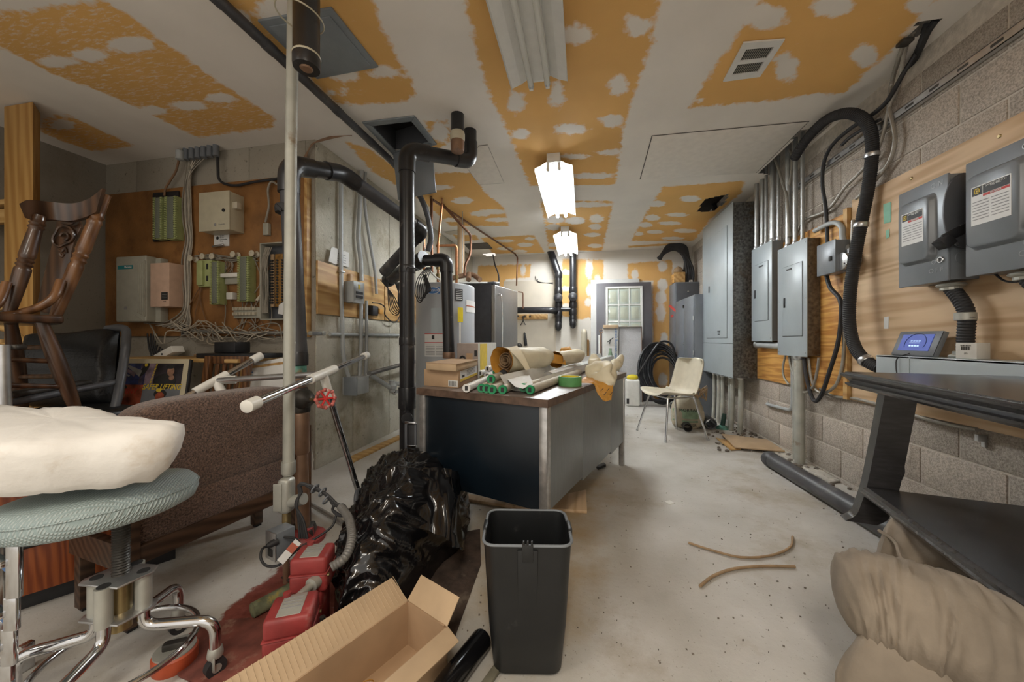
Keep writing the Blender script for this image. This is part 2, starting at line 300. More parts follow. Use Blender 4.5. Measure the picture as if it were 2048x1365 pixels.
M['sprinkler'] = mat('chrome_sprinkler', (0.5, 0.5, 0.5), 0.3, 0.8)
M['tube_on'] = emit('lit_fluorescent_tube', (0.93, 0.97, 1.0), TUBE_POWER)
M['tube_off'] = mat('unlit_fluorescent_tube', (0.60, 0.61, 0.57), 0.2, var=0.02, coat=0.5)
M['screen'] = emit('blue_screen', (0.008, 0.028, 0.21), 0.42)
M['screen_text'] = emit('screen_text', (0.45, 0.62, 0.85), 0.5)
M['mark'] = mat('pencil_mark', (0.10, 0.09, 0.08), 0.8)

# ------------------------------------------------------------------ mesh builder
def frame_of(d):
    d = Vector(d).normalized(); a = Vector((0, 0, 1)) if abs(d.z) < 0.92 else Vector((1, 0, 0))
    x = a.cross(d).normalized(); return x, d.cross(x), d
def catmull(pts, n=8):
    P = [Vector(p) for p in pts]; P = [P[0] * 2 - P[1]] + P + [P[-1] * 2 - P[-2]]; out = []
    for i in range(1, len(P) - 2):
        a, b, c, d = P[i - 1:i + 3]
        for k in range(n):
            t = k / n
            out.append(0.5 * ((2 * b) + (c - a) * t + (2 * a - 5 * b + 4 * c - d) * t * t + (3 * b - a - 3 * c + d) * t ** 3))
    out.append(P[-2]); return out
def fillet(pts, r, n=6):
    P = [Vector(p) for p in pts]; out = [P[0]]
    for i in range(1, len(P) - 1):
        a, b, c = P[i - 1:i + 2]; d1 = (a - b); d2 = (c - b); q = min(r, d1.length * 0.49, d2.length * 0.49)
        p0 = b + d1.normalized() * q; p1 = b + d2.normalized() * q
        for k in range(n + 1):
            t = k / n; out.append(p0 * (1 - t) ** 2 + b * 2 * t * (1 - t) + p1 * t * t)
    out.append(P[-1]); return out
class MB:
    def __init__(s): s.v = []; s.f = []
    def add(s, vs, fs):
        o = len(s.v); s.v += [Vector(v) for v in vs]; s.f += [tuple(i + o for i in f) for f in fs]; return s
    def obox(s, o, a, b, c):
        o, a, b, c = Vector(o), Vector(a), Vector(b), Vector(c)
        vs = [o, o + a, o + a + b, o + b, o + c, o + a + c, o + a + b + c, o + b + c]
        fs = [(0, 3, 2, 1), (4, 5, 6, 7), (0, 1, 5, 4), (1, 2, 6, 5), (2, 3, 7, 6), (3, 0, 4, 7)]
        if a.cross(b).dot(c) < 0: fs = [f[::-1] for f in fs]
        return s.add(vs, fs)
    def box(s, x0, x1, y0, y1, z0, z1):
        return s.obox((min(x0, x1), min(y0, y1), min(z0, z1)), (abs(x1 - x0), 0, 0), (0, abs(y1 - y0), 0), (0, 0, abs(z1 - z0)))
    def cbox(s, c, a, b, d):
        c, a, b, d = Vector(c), Vector(a), Vector(b), Vector(d); return s.obox(c - a / 2 - b / 2 - d / 2, a, b, d)
    def sweep(s, pts, radii, n=10, caps=True):
        P = [Vector(p) for p in pts]; m = len(P)
        if not hasattr(radii, '__len__'): radii = [radii] * m
        T = []
        for i in range(m):
            d = P[min(i + 1, m - 1)] - P[max(i - 1, 0)]; T.append(d.normalized() if d.length > 1e-9 else (T[-1] if T else Vector((0, 0, 1))))
        x, y, _ = frame_of(T[0]); vs = []
        for i in range(m):
            if i:
                q = T[i - 1].rotation_difference(T[i]); x = q @ x; x = (x - T[i] * x.dot(T[i])).normalized()
            y = T[i].cross(x)
            for k in range(n):
                a = 2 * math.pi * k / n; vs.append(P[i] + (x * math.cos(a) + y * math.sin(a)) * radii[i])
        fs = [(i * n + k, i * n + (k + 1) % n, (i + 1) * n + (k + 1) % n, (i + 1) * n + k) for i in range(m - 1) for k in range(n)]
        if caps: fs += [tuple(range(n))[::-1], tuple((m - 1) * n + k for k in range(n))]
        return s.add(vs, fs)
    def cyl(s, p0, p1, r0, r1=None, n=16, caps=True):
        return s.sweep([p0, p1], [r0, r0 if r1 is None else r1], n, caps)
    def lathe(s, prof, p=(0, 0, 0), d=(0, 0, 1), n=20, caps=True):
        p = Vector(p); d = Vector(d).normalized()
        return s.sweep_prof([p + d * z for r, z in prof], [r for r, z in prof], d, n, caps)
    def sweep_prof(s, P, radii, d, n, caps):
        x, y, _ = frame_of(d); m = len(P); vs = []
        for i in range(m):
            for k in range(n):
                a = 2 * math.pi * k / n; vs.append(P[i] + (x * math.cos(a) + y * math.sin(a)) * radii[i])
        fs = [(i * n + k, i * n + (k + 1) % n, (i + 1) * n + (k + 1) % n, (i + 1) * n + k) for i in range(m - 1) for k in range(n)]
        if caps: fs += [tuple(range(n))[::-1], tuple((m - 1) * n + k for k in range(n))]
        return s.add(vs, fs)
    def prism(s, poly, off):
        P = [Vector(p) for p in poly]; o = Vector(off); n = len(P)
        nn = sum(((P[i] - P[0]).cross(P[(i + 1) % n] - P[0]) for i in range(1, n)), Vector())
        if nn.dot(o) > 0: P = P[::-1]
        fs = [tuple(range(n)), tuple(range(2 * n - 1, n - 1, -1))] + [(i, n + i, n + (i + 1) % n, (i + 1) % n)[::1] for i in range(n)]
        fs = fs[:2] + [f[::-1] for f in fs[2:]]
        return s.add(P + [p + o for p in P], fs)
    def grid(s, fn, nu, nv, closeu=False, thick=None):
        vs = [Vector(fn(i / (nu if closeu else nu - 1), j / (nv - 1))) for j in range(nv) for i in range(nu)]
        mu = nu if closeu else nu - 1
        fs = [(j * nu + i, j * nu + (i + 1) % nu, (j + 1) * nu + (i + 1) % nu, (j + 1) * nu + i) for j in range(nv - 1) for i in range(mu)]
        s.add(vs, fs)
        if thick:
            t = Vector(thick); n0 = nu * nv; o = len(s.v) - n0; s.v += [v + t for v in vs]
            s.f += [tuple(i + o + n0 for i in f[::-1]) for f in fs]
            ring = list(range(nu)) + [j * nu + nu - 1 for j in range(1, nv)] + [(nv - 1) * nu + i for i in range(nu - 2, -1, -1)] + [j * nu for j in range(nv - 2, 0, -1)]
            for a, b in zip(ring, ring[1:] + ring[:1]): s.f.append((o + b, o + a, o + a + n0, o + b + n0))
        return s
    def ball(s, c, r, nu=18, nv=12, fn=None):
        c = Vector(c); r = r if hasattr(r, '__len__') else (r, r, r)
        def f(u, v):
            a = u * 2 * math.pi; b = (v - 0.5) * math.pi * 0.998
            p = Vector((math.cos(a) * math.cos(b) * r[0], math.sin(a) * math.cos(b) * r[1], math.sin(b) * r[2]))
            return c + (fn(p) if fn else p)
        return s.grid(f, nu, nv, closeu=True)
    def torus(s, c, axis, R0, r, n=24, m=8, a0=0, a1=2 * math.pi):
        x, y, _ = frame_of(axis); c = Vector(c); k = n + 1
        pts = [c + (x * math.cos(a0 + (a1 - a0) * i / n) + y * math.sin(a0 + (a1 - a0) * i / n)) * R0 for i in range(k)]
        return s.sweep(pts, r, m, caps=True)
    def wrap(s, fn):
        s.v = [Vector(fn(v)) for v in s.v]; return s
    def mesh(s, name, bev=0.0, seg=2):
        me = bpy.data.meshes.new(name); me.from_pydata([tuple(v) for v in s.v], [], s.f)
        if len(s.v) < 20000:
            bm = bmesh.new(); bm.from_mesh(me); bmesh.ops.recalc_face_normals(bm, faces=bm.faces); bm.to_mesh(me); bm.free()
        if bev:
            bm = bmesh.new(); bm.from_mesh(me); bmesh.ops.remove_doubles(bm, verts=bm.verts, dist=1e-6)
            ed = [e for e in bm.edges if len(e.link_faces) == 2 and e.calc_face_angle(0) > 0.5]
            bmesh.ops.bevel(bm, geom=ed, offset=bev, segments=seg, profile=0.5, affect='EDGES', clamp_overlap=True)
            bm.to_mesh(me); bm.free()
        return me

# ------------------------------------------------------------------ object makers
def thing(name, label, cat, loc=(0, 0, 0), group=None, rz=0.0):
    o = bpy.data.objects.new(name, None); COL.objects.link(o); o.location = loc; o.rotation_euler = (0, 0, rz)
    o.empty_display_size = 0.05; o['label'] = label; o['category'] = cat
    if group: o['group'] = group
    return o
def world_m(o):
    m = Matrix.Identity(4)
    while o is not None:
        m = Matrix.Translation(o.location) @ o.rotation_euler.to_matrix().to_4x4() @ m; o = o.parent
    return m
def obj(name, mb, m, parent=None, bev=0.0, smooth=True, angle=38, local=False, label=None, seg=2):
    """one mesh object; geometry is given in room coordinates (or the parent's, with local)"""
    me = mb.mesh(name, bev, seg) if isinstance(mb, MB) else mb
    if smooth:
        me.shade_smooth(); me.set_sharp_from_angle(angle=R(angle))
    me.materials.append(M[m] if isinstance(m, str) else m)
    o = bpy.data.objects.new(name, me); COL.objects.link(o)
    if parent is not None:
        if not local: me.transform(world_m(parent).inverted())
        o.parent = parent
    if label: o['label'] = label
    return o
def base_of(mb):
    xs = [v.x for v in mb.v]; ys = [v.y for v in mb.v]; zs = [v.z for v in mb.v]
    return Vector(((min(xs) + max(xs)) / 2, (min(ys) + max(ys)) / 2, min(zs)))
def single(name, mb, m, label, cat, group=None, bev=0.0, smooth=True, angle=38, kind=None):
    c = base_of(mb); mb.wrap(lambda v: v - c)
    o = obj(name, mb, m, None, bev, smooth, angle); o.location = c
    o['label'] = label; o['category'] = cat
    if group: o['group'] = group
    if kind: o['kind'] = kind
    return o
def struct(name, mb, m, parent=None, **k):
    o = obj(name, mb, m, parent, **k)
    if parent is None: o['kind'] = 'structure'
    return o
def dup(root, loc=None, rz=None, label=None, group=None):
    r = root.copy(); COL.objects.link(r)
    if loc is not None: r.location = loc
    if rz is not None: r.rotation_euler = (0, 0, rz)
    if label: r['label'] = label
    if group: r['group'] = group
    for ch in list(root.children):
        c = ch.copy(); COL.objects.link(c); c.parent = r
        for g in list(ch.children):
            d = g.copy(); COL.objects.link(d); d.parent = c
    return r
def text(s, size, loc, right, up, m, parent, name='lettering', align='CENTER', bold=False, sx=1.0):
    cu = bpy.data.curves.new(name, 'FONT'); cu.body = s; cu.size = size; cu.align_x = align; cu.align_y = 'CENTER'; cu.extrude = 0.0004
    if bold: cu.offset = size * 0.012
    cu.materials.append(M[m] if isinstance(m, str) else m)
    o = bpy.data.objects.new(name, cu); COL.objects.link(o)
    r = Vector(right).normalized(); u = Vector(up); u = (u - r * u.dot(r)).normalized(); n = r.cross(u)
    mt = Matrix((r * sx, u, n)).transposed().to_4x4(); mt.translation = Vector(loc)
    o.parent = parent; o.matrix_local = (world_m(parent).inverted() @ mt)
    return o
def pieces(mbs, name, m, parent, **k):
    return [obj(name, mb, m, parent, **k) for mb in mbs]
def ribbed(pts, r, pitch, depth=0.12, n=12):
    """corrugated flexible conduit along a smooth path"""
    P = [Vector(p) for p in pts]; L = [0]
    for a, b in zip(P, P[1:]): L.append(L[-1] + (b - a).length)
    k = max(4, int(L[-1] / (pitch / 2))); out = []; rad = []; j = 0
    for i in range(k + 1):
        d = L[-1] * i / k
        while j < len(L) - 2 and L[j + 1] < d: j += 1
        t = (d - L[j]) / max(1e-9, L[j + 1] - L[j]); out.append(P[j].lerp(P[j + 1], min(1, t))); rad.append(r * (1 if i % 2 else 1 - depth))
    return MB().sweep(out, rad, n)
X_, Y_, Z_ = Vector((1, 0, 0)), Vector((0, 1, 0)), Vector((0, 0, 1))

# ================================================================== THE ROOM
XR, XL, XI, YB, YP = 1.765, -4.12, -2.02, 6.40, 2.41     # right wall, far-left wall, inner concrete wall, back wall, alcove wall
Y0 = -1.6
def sd_poly(px, py, poly):
    """signed distance (positive inside) of points to a polygon, numpy"""
    n = len(poly); d = np.full(px.shape, 1e9); inside = np.zeros(px.shape, bool)
    for i in range(n):
        ax, ay = poly[i]; bx, by = poly[(i + 1) % n]; ex, ey = bx - ax, by - ay
        wx, wy = px - ax, py - ay; t = np.clip((wx * ex + wy * ey) / (ex * ex + ey * ey + 1e-12), 0, 1)
        d = np.minimum(d, np.hypot(wx - ex * t, wy - ey * t))
        c = ((ay > py) != (by > py)) & (px < (bx - ax) * (py - ay) / (by - ay + 1e-12) + ax); inside ^= c
    return np.where(inside, d, -d)
def sd_dab(px, py, c, a, b):
    det = a[0] * b[1] - a[1] * b[0]; qx, qy = px - c[0], py - c[1]
    al = (qx * b[1] - qy * b[0]) / det; be = (a[0] * qy - a[1] * qx) / det
    return (1 - np.hypot(al, be)) * min(math.hypot(*a), math.hypot(*b))
def grid_mesh(name, us, vs, pos, attrs, holes=()):
    """regular sheet: us, vs = coordinate arrays, pos(u,v)->xyz arrays; attrs: name -> array; holes: polygons cut out"""
    U, V = np.meshgrid(us, vs); nu, nv = len(us), len(vs); xyz = np.stack(pos(U, V), -1).reshape(-1, 3)
    idx = np.arange(nu * nv).reshape(nv, nu)
    q = np.stack([idx[:-1, :-1], idx[:-1, 1:], idx[1:, 1:], idx[1:, :-1]], -1).reshape(-1, 4)
    if holes:
        cu = (U[:-1, :-1] + U[1:, 1:]).ravel() / 2; cv = (V[:-1, :-1] + V[1:, 1:]).ravel() / 2; keep = np.ones(len(q), bool)
        for h in holes: keep &= sd_poly(cu, cv, h) < 0
        q = q[keep]
    me = bpy.data.meshes.new(name); me.from_pydata(xyz.tolist(), [], q.tolist())
    for k, a in attrs.items():
        at = me.attributes.new(k, 'FLOAT', 'POINT'); at.data.foreach_set('value', a.ravel().astype(np.float32))
    return me

# ---- ceiling: brown board paper with bands and dabs of joint compound
def cpoly(pts, ext=False):
    P = [FL(x, y, CEIL) for x, y in pts]; P = [(p.x, p.y) for p in P]
    if ext: P = P + [(P[-1][0], Y0 - 0.1), (P[0][0], Y0 - 0.1)]
    return P
PAPER = [
    cpoly([(215, 0), (330, 85), (440, 165), (550, 235), (545, 255), (395, 275), (300, 228), (265, 210), (185, 178), (110, 150), (50, 120), (0, 95), (-160, 40)]) ,
    cpoly([(85, 240), (135, 230), (270, 292), (185, 303), (85, 268)]),
    cpoly([(745, 0), (765, 50), (785, 100), (812, 145), (835, 185), (815, 203), (680, 212), (650, 190), (610, 150), (545, 95), (430, -10)], True),
    cpoly([(1320, 0), (1305, 80), (1290, 130), (1262, 210), (1244, 270), (1232, 370), (1060, 372), (1030, 300), (1010, 250), (985, 205), (965, 150), (945, 60), (930, 0)], True),
    cpoly([(1080, 402), (1227, 402), (1216, 450), (1204, 503), (1097, 499), (1088, 440)]),
    cpoly([(850, 243), (895, 240), (905, 275), (880, 300), (905, 335), (868, 315)]),
    cpoly([(690, 282), (745, 300), (780, 330), (870, 345), (942, 345), (970, 385), (1008, 415), (1018, 452), (900, 452), (860, 415), (820, 385), (745, 345)]),
    cpoly([(1868, 0), (1790, 95), (1690, 187), (1640, 187), (1560, 200), (1377, 216), (1440, 120), (1498, 39), (1515, 0)], True),
    cpoly([(1325, 374), (1490, 362), (1482, 386), (1420, 440), (1388, 482), (1262, 482), (1290, 430)]),
    cpoly([(962, 476), (1068, 470), (1090, 506), (985, 508)]),
    cpoly([(1256, 492), (1350, 486), (1350, 490), (1256, 496)]),
    cpoly([(905, 470), (950, 470), (960, 480), (920, 484)]),
]
DABS = [(262, 90, 46, 16), (181, 111, 36, 13), (115, 124, 40, 11), (378, 212, 38, 9), (440, 197, 29, 9), (306, 222, 30, 9), (127, 250, 24, 9),
        (480, 40, 22, 16), (560, 20, 45, 26), (770, 145, 30, 11), (690, 152, 30, 10), (660, 185, 5, 7), (690, 184, 5, 9),
        (1153, 70, 32, 18), (1272, 52, 26, 20), (1113, 191, 14, 22), (1236, 172, 18, 19), (1224, 243, 24, 12), (1141, 258, 32, 10), (1033, 205, 16, 20), (1042, 268, 18, 9),
        (1222, 305, 24, 6), (1150, 313, 24, 5), (1185, 352, 40, 6), (1035, 355, 16, 8), (1170, 410, 55, 5), (1110, 440, 17, 7), (1150, 442, 20, 7), (1193, 438, 14, 8), (1190, 454, 12, 6),
        (1106, 455, 14, 6), (1185, 470, 16, 4), (1130, 478, 16, 4), (1190, 492, 14, 4), (1108, 490, 12, 4),
        (875, 375, 28, 5), (925, 402, 20, 7), (960, 428, 20, 5), (985, 424, 26, 5), (1000, 440, 30, 4), (905, 440, 18, 4), (870, 340, 22, 7), (880, 265, 18, 18),
        (1530, 35, 40, 24), (1665, 12, 40, 22), (1845, 10, 30, 16), (1730, 112, 26, 22), (1572, 135, 22, 27), (1400, 200, 8, 4),
        (1380, 398, 20, 6), (1313, 408, 18, 6), (1305, 436, 14, 6), (1355, 430, 20, 4), (1290, 450, 14, 5), (1340, 447, 22, 4), (1370, 462, 22, 4), (1310, 464, 16, 4), (1278, 468, 9, 4), (1345, 477, 22, 3),
        (1010, 482, 18, 3), (1050, 490, 16, 4), (1010, 498, 16, 3), (1060, 478, 10, 3), (1040, 503, 14, 3)]
HATCH2 = [FL(724, 243, CEIL), FL(829, 230, CEIL), FL(870, 285, CEIL), FL(788, 305, CEIL)]
HOLES = [cpoly([(738, 248), (826, 236), (868, 284), (790, 300)]),
         cpoly([(1838, 42), (1884, 36), (1850, 66), (1812, 78)]),
         cpoly([(1412, 398), (1458, 388), (1450, 406), (1424, 424), (1392, 424)]),
         cpoly([(1602, 262), (1668, 244), (1646, 262), (1556, 352), (1516, 346)]),
         cpoly([(966, 508), (990, 506), (992, 513), (975, 515)])]
us = np.linspace(XL - 0.05, XR + 0.05, 240); vs = np.linspace(Y0, YB + 0.05, 320)
U, V = np.meshgrid(us, vs)
paper = np.max([sd_poly(U, V, p) for p in PAPER], 0); mud = -paper
for cx, cy, hw, hh in DABS:
    c = FL(cx, cy, CEIL); a = FL(cx + hw, cy, CEIL) - c; b = FL(cx, cy + hh, CEIL) - c
    mud = np.maximum(mud, sd_dab(U, V, (c.x, c.y), (a.x, a.y), (b.x, b.y)))
mud = np.clip(mud, -0.3, 0.3)
scuff = np.clip((-U - 0.9) * 0.9, 0, 1.2)
cm = grid_mesh('ceiling', us, vs, lambda a, b: (a, b, np.full_like(a, CEIL)), {'mud': mud, 'scuff': scuff}, HOLES)
cm.flip_normals()
M['drywall_ceiling'] = drywall('ceiling_drywall', (0.74, 0.44, 0.15), (0.80, 0.76, 0.70))
ceil = struct('ceiling', cm, 'drywall_ceiling', smooth=False)
struct('trim_1', MB().box(XL - 0.1, XR + 0.2, Y0, YB + 0.2, CEIL + 0.30, CEIL + 0.36), mat('dark_floor_deck', (0.06, 0.055, 0.05), 0.9))

# ---- floor: worn concrete with a patch of old red paint round the sprinkler riser
RED = [FL(*p) for p in [(560, 1130), (640, 1110), (690, 1150), (690, 1220), (640, 1365), (560, 1500), (300, 1480), (380, 1330), (400, 1270), (470, 1200)]]
us = np.linspace(XL - 0.05, XR + 0.05, 120); vs = np.linspace(Y0, YB + 0.05, 160); U, V = np.meshgrid(us, vs)
redsd = np.clip(sd_poly(U, V, [(p.x, p.y) for p in RED]), -0.3, 0.3)
dust_shade = [FL(*p) for p in [(930, 960), (1170, 930), (1250, 960), (1235, 1080), (1180, 1365), (940, 1365), (905, 1100)]]  # sandy dust plus the desk's cast shadow, painted as one brown patch
dust_shade_sd = np.clip(sd_poly(U, V, [(p.x, p.y) for p in dust_shade]), -0.3, 0.3)
fm = grid_mesh('floor', us, vs, lambda a, b: (a, b, np.zeros_like(a)), {'paint': redsd, 'dust': dust_shade_sd})  # the dust attribute also carries the painted desk shadow
def floor_mat():
    m = concrete('floor_concrete', (0.42, 0.40, 0.355), (0.58, 0.56, 0.52), (0.35, 0.30, 0.225), scale=2.2, bump=0.16, rough=0.62, pits=False)
    nt, N, L, b = nodes_of(m); src = b.inputs['Base Color'].links[0].from_socket
    tc = N.new('ShaderNodeTexCoord')
    def nz(s, d=8, ro=0.65):
        n = N.new('ShaderNodeTexNoise'); n.inputs['Scale'].default_value = s; n.inputs['Detail'].default_value = d; n.inputs['Roughness'].default_value = ro; L.new(tc.outputs['Object'], n.inputs[0]); return n.outputs['Fac']
    def layer(attr, col, k, lo, hi, sc):
        nonlocal src
        at = N.new('ShaderNodeAttribute'); at.attribute_name = attr
        s = N.new('ShaderNodeMath'); s.operation = 'SUBTRACT'; L.new(nz(sc), s.inputs[0]); s.inputs[1].default_value = 0.5
        a = N.new('ShaderNodeMath'); a.operation = 'MULTIPLY_ADD'; L.new(s.outputs[0], a.inputs[0]); a.inputs[1].default_value = k; L.new(at.outputs['Fac'], a.inputs[2])
        r = N.new('ShaderNodeMapRange'); r.inputs[1].default_value = lo; r.inputs[2].default_value = hi; L.new(a.outputs[0], r.inputs[0])
        x = N.new('ShaderNodeMix'); x.data_type = 'RGBA'; L.new(r.outputs[0], x.inputs[0]); L.new(src, x.inputs[6])
        if isinstance(col, tuple): x.inputs[7].default_value = (*col, 1)
        else: L.new(col, x.inputs[7])
        src = x.outputs[2]
    rr = N.new('ShaderNodeValToRGB'); rr.color_ramp.elements[0].color = (0.11, 0.022, 0.015, 1); rr.color_ramp.elements[1].color = (0.25, 0.075, 0.055, 1)
    rr.color_ramp.elements[0].position = 0.35; rr.color_ramp.elements[1].position = 0.65; L.new(nz(9), rr.inputs[0])
    layer('dust', (0.40, 0.30, 0.18), 0.5, 0.02, 0.25, 5)  # brown of the sandy dust and of the desk's shadow, put into the floor colour
    layer('paint', rr.outputs[0], 0.22, 0.0, 0.02, 8)
    # scattered dark specks of dirt
    sp = N.new('ShaderNodeMapRange'); sp.inputs[1].default_value = 0.70; sp.inputs[2].default_value = 0.74; sp.inputs[4].default_value = 0.8; L.new(nz(45, 3, 0.6), sp.inputs[0])
    x = N.new('ShaderNodeMix'); x.data_type = 'RGBA'; L.new(sp.outputs[0], x.inputs[0]); L.new(src, x.inputs[6]); x.inputs[7].default_value = (0.16, 0.12, 0.085, 1)
    L.new(x.outputs[2], b.inputs['Base Color']); b.inputs['Specular IOR Level'].default_value = 0.35
    return m
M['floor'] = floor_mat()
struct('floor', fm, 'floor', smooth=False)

# ---- walls
M['conc_in'] = concrete('inner_wall_concrete', (0.40, 0.38, 0.30), (0.60, 0.575, 0.49), (0.27, 0.225, 0.14), scale=2.6, bump=0.6)
M['conc_alc'] = concrete('alcove_concrete', (0.27, 0.245, 0.20), (0.35, 0.32, 0.265), (0.20, 0.165, 0.12), scale=1.4)
M['conc_left'] = concrete('left_wall_concrete', (0.24, 0.22, 0.185), (0.29, 0.27, 0.23), (0.21, 0.18, 0.14), scale=1.1, bump=0.15, pits=False)
inner = struct('wall_inner', MB().box(XI - 0.25, XI, YP, YB + 0.1, 0, CEIL), 'conc_in')
for y0, y1 in ((YP, 2.86), (2.868, 3.47), (3.478, 4.08), (4.088, 4.7), (4.708, 5.3), (5.308, 6.4)):     # board marks left by the formwork
    obj('form_panel', MB().box(XI, XI + 0.006, y0 + 0.002, y1 - 0.002, 0.0, CEIL), 'conc_in', inner, bev=0.003)
alc = struct('wall_alcove', MB().box(XL - 0.1, XI - 0.25, YP, YP + 0.2, 0, CEIL), 'conc_alc')
obj('corner_face', MB().box(XI - 0.25, XI, YP - 0.003, YP, 0, CEIL), 'conc_alc', alc)
for x0, x1 in ((XL, -3.78), (-3.775, -3.22), (-3.215, -2.62), (-2.615, -2.10)):
    obj('form_panel', MB().box(x0, x1, YP - 0.008, YP, 2.275, CEIL), 'conc_alc', alc, bev=0.003)
struct('wall_left', MB().box(XL - 0.15, XL, Y0, YP + 0.2, 0, CEIL), 'conc_left')

wr = struct('wall_right', MB().box(XR + 0.007, XR + 0.2, Y0, YB + 0.1, 0, CEIL + 0.3), mat('mortar', (0.54, 0.49, 0.42), 0.95, var=0.15, scale=30, bump=0.3))
M['block'] = block_mat('concrete_block')
bmesh_ = MB().box(-0.035, 0.0, 0.005, 0.395, 0.005, 0.195).wrap(lambda v: Vector((v.x + 0.017, v.y, v.z))).mesh('block', 0.004)
bmesh_.shade_smooth(); bmesh_.set_sharp_from_angle(angle=R(38)); bmesh_.materials.append(M['block'])
first = True
for k in range(13):
    z = -0.17 + 0.2 * k + 0.0
    for i in range(-1, 14):
        y = 0.9 + i * 0.4 + (0.0 if k % 2 else 0.2)
        if y < 0.65 or y > 6.3: continue
        o = bpy.data.objects.new('block', bmesh_); COL.objects.link(o); o.parent = wr
        o.location = (XR + 0.018 + random.uniform(0, .0024), y, z)

wb = [[(1125, 518), (1207, 520), (1207, 600), (1180, 640), (1165, 610), (1122, 600)], [(1255, 527), (1345, 520), (1345, 900), (1306, 900), (1306, 562), (1256, 562)],
      [(955, 532), (1062, 528), (1060, 555), (1010, 560), (1005, 590), (955, 590)], [(1122, 590), (1200, 590), (1200, 625), (1165, 640), (1122, 632)]]
us = np.linspace(XI - 0.05, XR + 0.05, 160); vs = np.linspace(0, CEIL, 110); U, V = np.meshgrid(us, vs)
def bpoly(pts):
    return [(WY(x, y, YB).x, WY(x, y, YB).z) for x, y in pts]
mud = -np.max([sd_poly(U, V, bpoly(p)) for p in wb], 0)
for cx, cy, hw, hh in [(1046, 540, 5, 12), (1178, 540, 7, 20), (1132, 545, 8, 5), (1132, 578, 9, 5), (1132, 612, 8, 4), (1325, 533, 9, 10), (1270, 550, 7, 12), (1325, 570, 10, 12), (1322, 595, 11, 14),
                       (1322, 625, 9, 18), (1328, 680, 8, 14), (1326, 760, 9, 14), (1180, 580, 8, 12), (1176, 605, 7, 8), (1195, 560, 5, 10)]:
    c = WY(cx, cy, YB); a = WY(cx + hw, cy, YB) - c; b = WY(cx, cy + hh, YB) - c
    mud = np.maximum(mud, sd_dab(U, V, (c.x, c.z), (a.x, a.z), (b.x, b.z)))
bm_ = grid_mesh('wall_back', us, vs, lambda a, b: (a, np.full_like(a, YB), b), {'mud': np.clip(mud, -.3, .3), 'scuff': np.zeros_like(U)})
M['drywall_back'] = drywall('back_wall_drywall', (0.66, 0.39, 0.14), (0.70, 0.66, 0.59), 0.035)
wback = struct('wall_back', bm_, 'drywall_back', smooth=False)
p0, p1 = WY(1010, 585, YB), WY(1112, 700, YB)
obj('wall_board', MB().box(WY(1008, 600, YB).x, WY(1112, 600, YB).x, YB - 0.008, YB + 0.002, 0.1, WY(1050, 562, YB).z), 'wallpaint', wback, bev=0.002)

# ================================================================== CEILING FITTINGS
def fixture(y0, y1, label, on):
    x = -0.24; zt = CEIL
    t = thing('fluorescent_fixture', label, 'ceiling light', (x, (y0 + y1) / 2, zt - 0.09), 'strip lights along the ceiling')
    obj('housing', MB().box(x - 0.055, x + 0.055, y0 - 0.02, y1 + 0.02, zt - 0.075, zt), 'white', t, bev=0.004)
    prof = [(-0.158, -0.125), (-0.155, -0.105), (-0.105, -0.088), (-0.06, -0.062), (-0.052, -0.078), (0.052, -0.078), (0.06, -0.062), (0.105, -0.088), (0.155, -0.105), (0.158, -0.125)]
    g = MB()
    for (a, b), (c, d) in zip(prof, prof[1:]):
        g.obox((x + a, y0, zt + b), (c - a, 0, d - b), (0, y1 - y0, 0), (0, 0, 0.0015))
    obj('reflector', g, 'white', t, smooth=False)
    for s in (-1, 1):
        tx = x + s * 0.046
        tb = obj('tube', MB().cyl((tx, y0 + 0.03, zt - 0.115), (tx, y1 - 0.03, zt - 0.115), 0.016, n=14), 'tube_on' if on else 'tube_off', t)
        for ya, yb in ((y0 + 0.012, y0 + 0.03), (y1 - 0.03, y1 - 0.012)):
            obj('end_cap', MB().cyl((tx, ya, zt - 0.115), (tx, yb, zt - 0.115), 0.0165, n=14), 'steel', tb)
        for ya, yb in ((y0 - 0.004, y0 + 0.012), (y1 - 0.012, y1 + 0.004)):
            obj('lampholder', MB().box(tx - 0.011, tx + 0.011, ya, yb, zt - 0.132, zt - 0.07), 'whiteplastic', t, bev=0.003)
    return t
fixture(0.80, 2.01, 'unlit double tube strip light over the foreground of the room', False)
fixture(2.98, 4.19, 'lit double tube strip light hanging above the far end of the desk', True)
fixture(4.92, 6.12, 'small lit strip light farthest away, above the back wall pipes', True)

def cquad(name, px, m, label, cat, th=0.008, z=CEIL - .001, bev=0.002, **k):
    P = [FL(x, y, z) for x, y in px]
    o = single(name, MB().prism(P, (0, 0, -th)), m, label, cat, bev=bev, **k); c = sum(P, Vector()) / len(P)
    if name == 'drywall_patch': obj('joint_gap', MB().prism([c + (p - c) * 1.014 for p in P], (0, 0, -th * .5)), 'mark', o)
    return o
t = thing('ceiling_access_hatch', 'closed grey metal access panel on ceiling behind black hanging cylinder', 'access panel', FL(640, 85, CEIL))
P = [FL(x, y, CEIL) for x, y in [(515, 38), (663, 12), (757, 131), (634, 155)]]; c = sum(P, Vector()) / 4
obj('frame', MB().prism(P, (0, 0, -0.012)), 'hatchgrey', t, bev=0.003)
obj('door', MB().prism([c + (p - c) * 0.84 + Vector((0, 0, -0.012)) for p in P], (0, 0, -0.006)), 'hatchgrey', t, bev=0.004)
t = thing('ceiling_hatch', 'open grey access hatch in the ceiling with its door hanging down', 'access hatch', FL(800, 265, CEIL))
O = [FL(x, y, CEIL) for x, y in [(724, 243), (829, 230), (874, 287), (788, 310)]]; c = sum(O, Vector()) / 4; I = [c + (p - c) * 0.76 for p in O]
